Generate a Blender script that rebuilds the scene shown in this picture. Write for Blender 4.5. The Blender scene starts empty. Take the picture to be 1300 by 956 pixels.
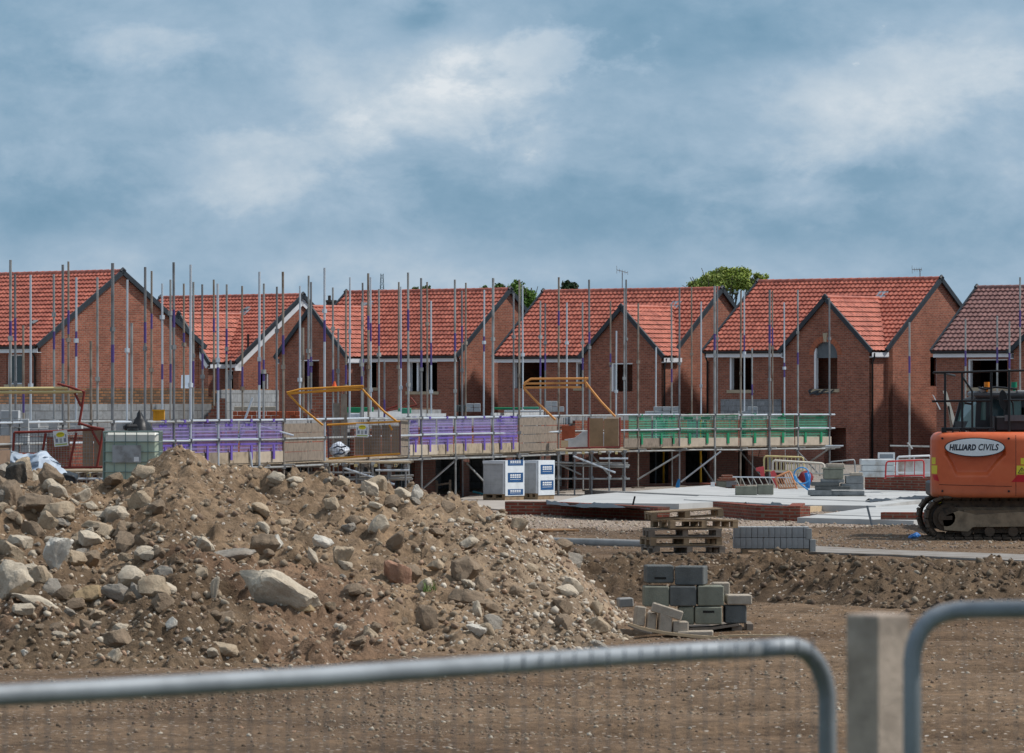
import bpy, bmesh, math, random
import numpy as np
from mathutils import Vector, Matrix
sc = bpy.context.scene
COL = sc.collection
rnd = random.Random(7)
R = math.radians
EYE = 2.8
F = 7000.0           # focal length in photo pixels (1300 px wide)

def P(px, py, s):
    """world point seen at photo pixel px,py at s pixels per metre"""
    return Vector(((px-650)/s, F/s, EYE-(py-506)/s))

# ------------------------------------------------------------------ noise
def _h(ix, iy, seed):
    n = (ix*374761393 + iy*668265263 + seed*982451653) & 0xffffffff
    n = ((n ^ (n >> 13))*1274126177) & 0xffffffff
    n = n ^ (n >> 16)
    return (n & 0xffff)/65535.0
def vnoise(x, y, seed=0):
    x = np.asarray(x, dtype=np.float64); y = np.asarray(y, dtype=np.float64)
    ix = np.floor(x).astype(np.int64); iy = np.floor(y).astype(np.int64)
    fx = x-ix; fy = y-iy
    fx = fx*fx*(3-2*fx); fy = fy*fy*(3-2*fy)
    a = _h(ix, iy, seed); b = _h(ix+1, iy, seed); c = _h(ix, iy+1, seed); d = _h(ix+1, iy+1, seed)
    return (a*(1-fx)+b*fx)*(1-fy)+(c*(1-fx)+d*fx)*fy*1.0
def fbm(x, y, oct=4, seed=0):
    v = 0; a = .5
    for i in range(oct):
        v = v + a*(vnoise(x*2**i, y*2**i, seed+i*7)-.5); a *= .55
    return v
def clod(x, y, seed=0):
    """lumpy: rounded bumps with sharp creases"""
    return 1-np.abs(vnoise(x, y, seed)*2-1)*1.0

# ------------------------------------------------------------------ mesh builder
class MB:
    def __init__(s): s.v = []; s.f = []; s.m = []; s.mi = 0; s.M = None
    def add(s, vs, fs, mi=None):
        b = len(s.v)
        if s.M is not None: vs = [s.M @ Vector(v) for v in vs]
        s.v += [tuple(v) for v in vs]; s.f += [tuple(i+b for i in f) for f in fs]
        s.m += [s.mi if mi is None else mi]*len(fs); return s
    def box(s, a, b, mi=None):
        (x0, y0, z0), (x1, y1, z1) = a, b
        if x0 > x1: x0, x1 = x1, x0
        if y0 > y1: y0, y1 = y1, y0
        if z0 > z1: z0, z1 = z1, z0
        return s.add([(x0,y0,z0),(x1,y0,z0),(x1,y1,z0),(x0,y1,z0),(x0,y0,z1),(x1,y0,z1),(x1,y1,z1),(x0,y1,z1)],
              [(3,2,1,0),(4,5,6,7),(0,1,5,4),(1,2,6,5),(2,3,7,6),(3,0,4,7)], mi)
    def obox(s, c, dim, rot=None, mi=None, bev=0):
        """box of size dim centred at c turned by rot (Matrix 3x3 or z angle)"""
        if rot is None: rot = Matrix.Identity(3)
        elif not isinstance(rot, Matrix): rot = Matrix.Rotation(rot, 3, 'Z')
        c = Vector(c); hx, hy, hz = dim[0]/2, dim[1]/2, dim[2]/2
        if not bev:
            vs = [c+rot@Vector(p) for p in [(-hx,-hy,-hz),(hx,-hy,-hz),(hx,hy,-hz),(-hx,hy,-hz),(-hx,-hy,hz),(hx,-hy,hz),(hx,hy,hz),(-hx,hy,hz)]]
            return s.add(vs, [(3,2,1,0),(4,5,6,7),(0,1,5,4),(1,2,6,5),(2,3,7,6),(3,0,4,7)], mi)
        b = bev; vs = []; fs = []
        idx = {}
        for sx in (-1,1):
            for sy in (-1,1):
                for sz in (-1,1):
                    for ax in range(3):
                        p = [sx*(hx-b), sy*(hy-b), sz*(hz-b)]
                        p[ax] = (sx*hx, sy*hy, sz*hz)[ax]
                        idx[(sx,sy,sz,ax)] = len(vs); vs.append(c+rot@Vector(p))
        g = lambda x,y,z,a: idx[(x,y,z,a)]
        for q in (-1,1):
            fs.append([g(q,-1,-1,0),g(q,1,-1,0),g(q,1,1,0),g(q,-1,1,0)][::q])
            fs.append([g(-1,q,-1,1),g(-1,q,1,1),g(1,q,1,1),g(1,q,-1,1)][::q])
            fs.append([g(-1,-1,q,2),g(1,-1,q,2),g(1,1,q,2),g(-1,1,q,2)][::q])
        for y in (-1,1):
            for z in (-1,1): fs.append([g(-1,y,z,1),g(1,y,z,1),g(1,y,z,2),g(-1,y,z,2)][::-y*z])
        for x in (-1,1):
            for z in (-1,1): fs.append([g(x,-1,z,0),g(x,1,z,0),g(x,1,z,2),g(x,-1,z,2)][::x*z])
        for x in (-1,1):
            for y in (-1,1): fs.append([g(x,y,-1,0),g(x,y,1,0),g(x,y,1,1),g(x,y,-1,1)][::-x*y])
        for x in (-1,1):
            for y in (-1,1):
                for z in (-1,1): fs.append([g(x,y,z,0),g(x,y,z,1),g(x,y,z,2)][::x*y*z])
        return s.add(vs, fs, mi)
    def tube(s, a, b, r, n=8, mi=None, r2=None, cap=True):
        return s.path([a, b], r, n, mi, cap, r2)
    def path(s, pts, r, n=8, mi=None, cap=True, r2=None):
        pts = [Vector(p) for p in pts]; vs = []; fs = []
        up = None
        for i, p in enumerate(pts):
            t = (pts[min(i+1, len(pts)-1)]-pts[max(i-1, 0)]).normalized()
            if up is None:
                up = Vector((0,0,1)) if abs(t.z) < .9 else Vector((1,0,0))
            x = t.cross(up).normalized(); y = x.cross(t).normalized(); up = y
            rr = r if r2 is None else r+(r2-r)*i/(len(pts)-1)
            for k in range(n):
                a = 2*math.pi*k/n
                vs.append(p+(x*math.cos(a)+y*math.sin(a))*rr)
        for i in range(len(pts)-1):
            for k in range(n):
                k2 = (k+1) % n
                fs.append((i*n+k, i*n+k2, (i+1)*n+k2, (i+1)*n+k))
        if cap:
            fs.append(tuple(range(n))[::-1]); fs.append(tuple((len(pts)-1)*n+k for k in range(n)))
        return s.add(vs, fs, mi)
    def prism(s, poly, vec, mi=None):
        """poly: list of 3D points, extruded by vec"""
        n = len(poly); vec = Vector(vec)
        vs = [Vector(p) for p in poly]+[Vector(p)+vec for p in poly]
        fs = [tuple(range(n))[::-1], tuple(range(n, 2*n))]+[(i, (i+1) % n, n+(i+1) % n, n+i) for i in range(n)]
        return s.add(vs, fs, mi)
    def grid(s, pts, nu, nv, mi=None):
        fs = [(j*nu+i, j*nu+i+1, (j+1)*nu+i+1, (j+1)*nu+i) for j in range(nv-1) for i in range(nu-1)]
        return s.add(pts, fs, mi)
    def build(s, name, mats, parent=None, smooth=False, world=True, angle=None):
        if not isinstance(mats, (list, tuple)): mats = [mats]
        vs = s.v
        if parent is not None and world:
            o = ORIG.get(parent.name, Vector((0,0,0)))
            vs = [(x-o.x, y-o.y, z-o.z) for x, y, z in vs]
        me = bpy.data.meshes.new(name); me.from_pydata(vs, [], s.f)
        for m in mats: me.materials.append(m)
        if len(mats) > 1: me.polygons.foreach_set('material_index', s.m)
        if smooth:
            if angle:
                me.shade_smooth() if hasattr(me, 'shade_smooth') else None
                me.set_sharp_from_angle(angle=R(angle))
            else: me.polygons.foreach_set('use_smooth', [True]*len(s.f))
        me.update()
        ob = bpy.data.objects.new(name, me); COL.objects.link(ob)
        if parent is not None:
            ob.parent = parent; ORIG[ob.name] = ORIG.get(parent.name, Vector((0,0,0)))
        return ob
    def solo(s, name, mats, label=None, cat=None, group=None, kind=None, smooth=False, angle=None):
        """a thing that is one mesh, its origin put at its base"""
        xs = [v[0] for v in s.v]; ys = [v[1] for v in s.v]; zs = [v[2] for v in s.v]
        c = Vector(((min(xs)+max(xs))/2, (min(ys)+max(ys))/2, min(zs)))
        s.v = [(x-c.x, y-c.y, z-c.z) for x, y, z in s.v]
        o = s.build(name, mats, None, smooth, angle=angle); o.location = c
        tag(o, label, cat, group, kind); return o
ORIG = {}
def tag(o, label=None, cat=None, group=None, kind=None):
    if label: o['label'] = label
    if cat: o['category'] = cat
    if group: o['group'] = group
    if kind: o['kind'] = kind
    return o
def thing(name, label, cat, loc=(0,0,0), rz=0, group=None):
    o = bpy.data.objects.new(name, None); COL.objects.link(o)
    o.location = loc; o.rotation_euler = (0,0,rz); o.empty_display_size = .2
    ORIG[o.name] = Vector(loc)
    return tag(o, label, cat, group)
def copy_thing(root, loc, rz=None, label=None, group=None):
    def cp(o, par):
        c = o.copy(); COL.objects.link(c)
        if par is not None: c.parent = par
        for ch in o.children: cp(ch, c)
        return c
    c = cp(root, None); c.location = loc
    if rz is not None: c.rotation_euler = (0,0,rz)
    if label: c['label'] = label
    if group: c['group'] = group
    return c

# ------------------------------------------------------------------ materials
def srgb(r, g, b):
    f = lambda c: (c/255/12.92) if c/255 <= .04045 else ((c/255+.055)/1.055)**2.4
    return (f(r), f(g), f(b), 1)
class NT:
    def __init__(s, name):
        s.m = bpy.data.materials.new(name); s.m.use_nodes = True; s.t = s.m.node_tree
        s.b = s.t.nodes['Principled BSDF']; s.tc = s.t.nodes.new('ShaderNodeTexCoord'); s.obj = s.tc.outputs['Object']
    def n(s, t, **kw):
        nd = s.t.nodes.new(t)
        for k, v in kw.items():
            if k.startswith('_'): setattr(nd, k[1:], v)
            else:
                inp = nd.inputs[k.replace('__', ' ')]
                if hasattr(v, 'is_linked') or isinstance(v, bpy.types.NodeSocket): s.t.links.new(v, inp)
                else: inp.default_value = v
        return nd
    def link(s, a, b): s.t.links.new(a, b)
    def noise(s, scale, detail=4, rough=.55, vec=None):
        return s.n('ShaderNodeTexNoise', Scale=scale, Detail=detail, Roughness=rough, Vector=vec or s.obj).outputs['Fac']
    def ramp(s, fac, stops):
        nd = s.t.nodes.new('ShaderNodeValToRGB'); s.link(fac, nd.inputs['Fac'])
        cr = nd.color_ramp
        while len(cr.elements) < len(stops): cr.elements.new(.5)
        for e, (p, c) in zip(cr.elements, stops): e.position = p; e.color = c if len(c) == 4 else (*c, 1)
        return nd.outputs['Color']
    def mix(s, fac, a, b, mode='MIX'):
        nd = s.t.nodes.new('ShaderNodeMix'); nd.data_type = 'RGBA'; nd.blend_type = mode
        for v, i in ((fac, 0), (a, 6), (b, 7)):
            if isinstance(v, bpy.types.NodeSocket): s.link(v, nd.inputs[i])
            else: nd.inputs[i].default_value = v if i == 0 else (tuple(v) if len(v) == 4 else (*v, 1))
        return nd.outputs[2]
    def math(s, op, a, b=0.0, c=0.0):
        nd = s.t.nodes.new('ShaderNodeMath'); nd.operation = op
        for v, i in ((a, 0), (b, 1), (c, 2)):
            if isinstance(v, bpy.types.NodeSocket): s.link(v, nd.inputs[i])
            else: nd.inputs[i].default_value = v
        return nd.outputs[0]
    def bump(s, h, strength=.5, dist=.02):
        nd = s.n('ShaderNodeBump', Height=h, Strength=strength, Distance=dist)
        s.link(nd.outputs['Normal'], s.b.inputs['Normal'])
    def color(s, c):
        if isinstance(c, bpy.types.NodeSocket): s.link(c, s.b.inputs['Base Color'])
        else: s.b.inputs['Base Color'].default_value = c if len(c) == 4 else (*c, 1)
    def set(s, rough=.7, metal=0, spec=.4):
        s.b.inputs['Roughness'].default_value = rough; s.b.inputs['Metallic'].default_value = metal
        s.b.inputs['Specular IOR Level'].default_value = spec
_mc = {}
def M(name, c, rough=.75, metal=0, var=.25, scale=3., bump=.0, bscale=30, c2=None, spec=.35):
    if name in _mc: return _mc[name]
    t = NT(name); t.set(rough, metal, spec)
    c = tuple(c)[:3]
    if c2 is None: c2 = tuple(x*(1-var) for x in c)
    c1 = tuple(min(1, x*(1+var*.6)) for x in c)
    f = t.noise(scale, 5, .6)
    t.color(t.ramp(f, [(.3, c2), (.52, c), (.75, c1)]))
    if bump: t.bump(t.noise(bscale, 5, .65), bump, .02)
    _mc[name] = t.m; return t.m
def brick_mat(name, c1, c2, mortar, bscale=1.0, ax='walls', w=.225, h=.075, ms=.010, vstain=.25):
    t = NT(name); t.set(.9, 0, .2)
    sep = t.n('ShaderNodeSeparateXYZ', Vector=t.obj)
    if ax == 'walls': u = t.math('ADD', sep.outputs[0], sep.outputs[1])
    else: u = sep.outputs[0]
    vec = t.n('ShaderNodeCombineXYZ', X=u, Y=sep.outputs[2]).outputs[0]
    br = t.n('ShaderNodeTexBrick', Vector=vec, Color1=(*c1, 1), Color2=(*c2, 1), Mortar=(*mortar, 1), Scale=1.0)
    br.inputs['Brick Width'].default_value = w; br.inputs['Row Height'].default_value = h
    br.inputs['Mortar Size'].default_value = ms; br.inputs['Mortar Smooth'].default_value = .2; br.inputs['Bias'].default_value = 0
    n1 = t.noise(.8, 4, .6); n2 = t.noise(9, 3, .6)
    k = t.ramp(n1, [(.3, (1-vstain,)*3), (.7, (1+vstain*.25,)*3)])
    col = t.mix(1.0, br.outputs['Color'], k, 'MULTIPLY')
    k2 = t.ramp(n2, [(.3, (.8,)*3), (.7, (1.15,)*3)])
    col = t.mix(1.0, col, k2, 'MULTIPLY')
    t.color(col); t.bump(t.math('MULTIPLY', br.outputs['Fac'], -1.0), .5, .008)
    _mc[name] = t.m; return t.m
# ================================================================== materials in use
BRICK = brick_mat('red_brick', (.37,.128,.082), (.24,.078,.054), (.31,.215,.165))
BRICK2 = brick_mat('weathered_brick', (.36,.17,.08), (.15,.085,.055), (.10,.085,.07), ms=.014)
BRICK3 = brick_mat('engineering_brick', (.28,.075,.045), (.19,.05,.035), (.22,.16,.12), ms=.012)
BRICK4 = brick_mat('shaded_brick', (.15,.055,.04), (.10,.038,.03), (.10,.075,.06), ms=.012)  # darker brick copy, shade under the scaffold deck put into its colour
BLOCKW = brick_mat('blockwork', (.30,.315,.33), (.24,.25,.265), (.14,.14,.14), w=.45, h=.225, ms=.010, vstain=.2)
LINTEL = M('lintel_stone', (.42,.35,.25), .85, var=.15)
FASCIA = M('white_fascia', (.72,.74,.78), .45, var=.06)
DARKTRIM = M('grey_dry_verge', (.028,.036,.046), .5, var=.25)
GUTTER = M('black_gutter', (.012,.012,.014), .4, var=.2)
FRAMEW = M('white_upvc', (.75,.77,.8), .35, var=.04)
STEEL = M('galvanised_steel', (.36,.37,.37), .5, .35, var=.3, scale=2.2, c2=(.20,.185,.17))
STEELD = M('dull_steel', (.22,.225,.235), .55, .3, var=.35, scale=2.5)
STEELB = M('bright_galvanised', (.55,.60,.66), .4, .3, var=.15, scale=1.5)
STEELR = M('rust_stained_steel', (.27,.235,.20), .65, .2, var=.4, scale=2.5, c2=(.15,.10,.07))
PURP = M('purple_paint', (.09,.06,.22), .6, var=.2)
PURPG = M('purple_plastic', (.13,.08,.38), .5, var=.15)
PURPL = M('faded_purple_plastic', (.24,.19,.44), .55, var=.2)
GREENG = M('green_plastic', (.012,.22,.10), .5, var=.15)
GREENL = M('faded_green_plastic', (.06,.30,.20), .55, var=.2)
BOARD = M('scaffold_board', (.36,.29,.21), .85, var=.3, scale=5, c2=(.20,.16,.12))
BOARDN = M('fresh_toe_board', (.46,.39,.31), .85, var=.2, scale=4)
PLY = M('plywood', (.22,.15,.105), .8, var=.35, scale=2.5, c2=(.12,.09,.07))
WOOD = M('pallet_wood', (.29,.205,.125), .85, var=.35, scale=7, c2=(.20,.14,.09))
WOODG = M('weathered_timber', (.22,.18,.145), .9, var=.35, scale=7)
WOODP = M('pale_timber', (.55,.42,.27), .85, var=.2, scale=5)
YELLOW = M('yellow_paint', (.75,.42,.03), .5, var=.15)
YELP = M('pale_yellow_paint', (.65,.52,.25), .55, var=.15)
REDP = M('red_oxide_paint', (.22,.035,.025), .6, var=.3)
BLACKS = M('black_sheet', (.012,.013,.016), .45, var=.3, bump=.4, bscale=6)
WHITEB = M('white_plastic_sack', (.62,.66,.74), .5, var=.25, scale=4, bump=.5, bscale=8, c2=(.34,.40,.5))
POLY = M('blue_white_polythene', (.42,.49,.58), .45, var=.35, scale=2, bump=.5, bscale=5)
WHITE = M('white_vinyl', (.74,.75,.76), .5, var=.04)
BLUE = M('blue_plastic', (.02,.13,.38), .5, var=.2)
BLUEL = M('light_blue_pipe', (.05,.28,.62), .5, var=.15)
CONC = M('new_concrete', (.45,.455,.45), .85, var=.2, scale=.8, bump=.15, bscale=20)
CONCG = M('grey_concrete', (.29,.29,.285), .9, var=.25, scale=3, bump=.3, bscale=30)
CBLOCK = M('dense_block', (.25,.26,.262), .92, var=.3, scale=6, bump=.6, bscale=50)
CBLOCKD = M('dark_wet_block', (.125,.132,.13), .9, var=.35, scale=4, bump=.6, bscale=50)
CBLOCKG = M('green_grey_block', (.22,.225,.18), .92, var=.3, scale=5, bump=.6, bscale=50)
CBLOCKT = M('sandy_kerb_stone', (.43,.37,.30), .92, var=.25, scale=5, bump=.6, bscale=50)
ABLOCK = M('aerated_block', (.43,.45,.47), .92, var=.15, scale=5, bump=.3, bscale=50)
BLACKP = M('black_paint', (.012,.013,.015), .45, var=.2)
GLASSD = M('dark_glass', (.03,.05,.055), .12, var=.2, spec=.6)
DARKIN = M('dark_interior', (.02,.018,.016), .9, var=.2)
PINK = M('pink_plastic', (.7,.10,.11), .5, var=.15)
ORANGEP = M('orange_plastic', (.75,.22,.07), .5, var=.15)
CREAM = M('cream_powder_coat', (.62,.58,.5), .5, var=.1)
CLAY = M('clay_pipe', (.45,.14,.06), .7, var=.15)

# colour-attribute driven soil and stones
def soil_mat(name, pebb=.0):
    t = NT(name); t.set(.95, 0, .15)
    at = t.n('ShaderNodeAttribute', _attribute_name='Col')
    geo = t.obj
    n1 = t.noise(2.2, 8, .68); n2 = t.noise(11, 6, .65); n3 = t.noise(55, 4, .7)
    k1 = t.ramp(n1, [(.30, (.62,.60,.58)), (.5, (1.,1.,1.)), (.72, (1.32,1.28,1.22))])
    k2 = t.ramp(n2, [(.30, (.60,.58,.56)), (.5, (1.,1.,1.)), (.72, (1.4,1.38,1.32))])
    c = t.mix(1., t.mix(1., at.outputs['Color'], k1, 'MULTIPLY'), k2, 'MULTIPLY')
    vo = t.n('ShaderNodeTexVoronoi', Scale=13.0, Vector=geo)
    pal = t.ramp(t.n('ShaderNodeSeparateColor', Color=vo.outputs['Color']).outputs[0], [(.0,(.30,.24,.18)),(.6,(.42,.35,.28)),(1.,(.62,.56,.49))])
    sel = t.math('GREATER_THAN', t.n('ShaderNodeSeparateColor', Color=vo.outputs['Color']).outputs[1], .62)
    near = t.math('LESS_THAN', vo.outputs['Distance'], .26)
    c = t.mix(t.math('MULTIPLY', sel, near), c, pal)
    t.color(c)
    n0 = t.noise(.45, 4, .6); c = t.mix(1., c, t.ramp(n0, [(.35, (.70,.67,.64)), (.55, (1.,1.,1.)), (.7, (1.1,1.1,1.08))]), 'MULTIPLY')
    h = t.math('ADD', t.math('MULTIPLY', n2, 1.), t.math('MULTIPLY', n3, .45))
    t.bump(h, .9, .05)
    return t.m
SOIL = soil_mat('soil')
def stone_mat(name):
    t = NT(name); t.set(.92, 0, .2)
    at = t.n('ShaderNodeAttribute', _attribute_name='Col')
    n2 = t.noise(14, 6, .7)
    c = t.mix(1., at.outputs['Color'], t.ramp(n2, [(.3,(.72,.70,.68)),(.7,(1.25,1.25,1.25))]), 'MULTIPLY')
    t.color(c); t.bump(n2, .5, .02)
    return t.m
STONE = stone_mat('loose_stone')
def boulder_mat(name, c, dirt=(.20,.14,.095), amt=.5):
    t = NT(name); t.set(.92, 0, .2)
    n1 = t.noise(2.4, 7, .65); n2 = t.noise(9, 6, .7); n3 = t.noise(45, 4, .7)
    col = t.mix(1., (*c, 1), t.ramp(n2, [(.28,(.66,.64,.62)),(.5,(1.,1.,1.)),(.75,(1.28,1.27,1.25))]), 'MULTIPLY')
    f = t.ramp(n1, [(.5-.0, (0,0,0)), (.68, (amt,)*3)])
    col = t.mix(f, col, (*dirt, 1))
    sp = t.ramp(n3, [(.62,(1,1,1)),(.7,(.55,.52,.5))])
    col = t.mix(1., col, sp, 'MULTIPLY')
    t.color(col); t.bump(t.math('ADD', n2, t.math('MULTIPLY', n3, .3)), .7, .04)
    return t.m
BO = {'pale': boulder_mat('pale_limestone', (.52,.45,.355)), 'white': boulder_mat('white_limestone', (.60,.565,.50), amt=.35),
      'tan': boulder_mat('tan_sandstone', (.42,.335,.24)), 'brown': boulder_mat('earthy_boulder', (.25,.19,.135)),
      'red': boulder_mat('red_sandstone', (.33,.19,.13)), 'dark': boulder_mat('dark_boulder', (.075,.075,.07), amt=.35),
      'grey': boulder_mat('grey_boulder', (.32,.29,.25)), 'ochre': boulder_mat('ochre_boulder', (.38,.28,.165))}

# ================================================================== roof tiles
def tile_mat(name, c1, c2):
    t = NT(name); t.set(.55, 0, .5)
    n1 = t.noise(.9, 4, .6); n2 = t.noise(7, 4, .6)
    wn = t.n('ShaderNodeTexVoronoi', Scale=3.6, Vector=t.obj)
    c = t.ramp(t.n('ShaderNodeSeparateColor', Color=wn.outputs['Color']).outputs[0], [(0., c1), (1., c2)])
    c = t.mix(1., c, t.ramp(n1, [(.3,(.86,)*3),(.7,(1.08,)*3)]), 'MULTIPLY')
    c = t.mix(1., c, t.ramp(n2, [(.3,(.85,)*3),(.7,(1.12,)*3)]), 'MULTIPLY')
    t.color(c); t.bump(n2, .2, .01)
    return t.m
TILE = tile_mat('terracotta_pantile', (.33,.082,.052), (.53,.155,.100))
TILE2 = tile_mat('russet_pantile', (.20,.095,.085), (.28,.14,.125))
def slope(mb, o, u, v, L, S, tw=.245, g=.30, amp=.042, step=.052, clip=None):
    """tiled roof plane: o lower left corner, u along the eave, v up the slope (unit vectors)"""
    o = Vector(o); u = Vector(u); v = Vector(v); n = u.cross(v).normalized()
    if n.z < 0: n = -n
    nt = int(round(L/tw)); tw = L/nt; K = 6
    prof = [0, .22, .75, 1.0, .75, .25]
    xs = [(i+k/K)*tw for i in range(nt) for k in range(K)]+[L]
    hs = [prof[k]*amp for i in range(nt) for k in range(K)]+[0]
    nc = max(1, int(round(S/g))); g = S/nc
    pts = []; rows = 0
    for c in range(nc):
        for t, hh in ((0, step), (1, .004)):
            d = (c+t)*g
            pts += [o+u*x+v*d+n*(h*(1 if t == 0 else .9)+hh) for x, h in zip(xs, hs)]; rows += 1
    mb.grid(pts, len(xs), rows)
    # underside
    mb.add([o-n*.03, o+u*L-n*.03, o+u*L+v*S-n*.03, o+v*S-n*.03], [(0,3,2,1)])
    # front lip
    mb.add([o-n*.03, o+u*L-n*.03, o+u*L+n*.03, o+n*.03], [(0,1,2,3)])

def wall(mb, o, u, W, top, holes, z0=0., th=.3, nrm=None, mi=0, rmi=None):
    """vertical wall with openings. o base corner, u unit dir, top: list of (x, z) for the upper outline"""
    o = Vector(o); u = Vector(u); nrm = Vector(nrm) if nrm is not None else Vector((u.y, -u.x, 0))
    xs = {0., W}
    for x, z in top: xs.add(min(max(x, 0), W))
    for h in holes: xs.add(max(0, h[0])); xs.add(min(W, h[1]))
    xs = sorted(xs)
    def tz(x):
        for (xa, za), (xb, zb) in zip(top, top[1:]):
            if xa-1e-6 <= x <= xb+1e-6:
                return za if xb == xa else za+(zb-za)*(x-xa)/(xb-xa)
        return top[-1][1]
    pt = lambda x, z, d=0.: o+u*x+Vector((0,0,z))-nrm*d
    for xa, xb in zip(xs, xs[1:]):
        if xb-xa < 1e-5: continue
        xm = (xa+xb)/2
        hs = sorted([(h[2], h[3]) for h in holes if h[0] < xm < h[1]])
        z = z0; segs = []
        for a, b in hs:
            if a > z: segs.append((z, z, a, a))
            z = max(z, b)
        segs.append((z, z, tz(xa), tz(xb)))
        for za, zb, zc, zd in segs:
            for d, rev in ((0., 0), (th, 1)):
                q = [pt(xa, za, d), pt(xb, zb, d), pt(xb, zd, d), pt(xa, zc, d)]
                mb.add(q if not rev else q[::-1], [(0,1,2,3)], mi)
    for h in holes:
        a, b, c, d = h[:4]; k = mi if rmi is None else rmi
        mb.add([pt(a,c), pt(a,c,th), pt(a,d,th), pt(a,d)], [(0,1,2,3)], k)
        mb.add([pt(b,c), pt(b,d), pt(b,d,th), pt(b,c,th)], [(0,1,2,3)], k)
        mb.add([pt(a,d), pt(a,d,th), pt(b,d,th), pt(b,d)], [(0,1,2,3)], k)
        mb.add([pt(a,c), pt(b,c), pt(b,c,th), pt(a,c,th)], [(0,1,2,3)], k)
    # top cap
    for xa, xb in zip(xs, xs[1:]):
        mb.add([pt(xa, tz(xa)), pt(xb, tz(xb)), pt(xb, tz(xb), th), pt(xa, tz(xa), th)], [(0,1,2,3)], mi)
    for x in (0, W):
        mb.add([pt(x, z0), pt(x, tz(x)), pt(x, tz(x), th), pt(x, z0, th)], [(0,1,2,3)], mi)

def verge_strip(mb, a, b, up, out, w=.17, t=.09):
    """dark trim along a verge from a (eave) to b (ridge)"""
    a = Vector(a); b = Vector(b); up = Vector(up); out = Vector(out)
    mb.prism([a-up*w*.72, b-up*w*.72, b+up*w*.42, a+up*w*.42], out*t)

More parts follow.
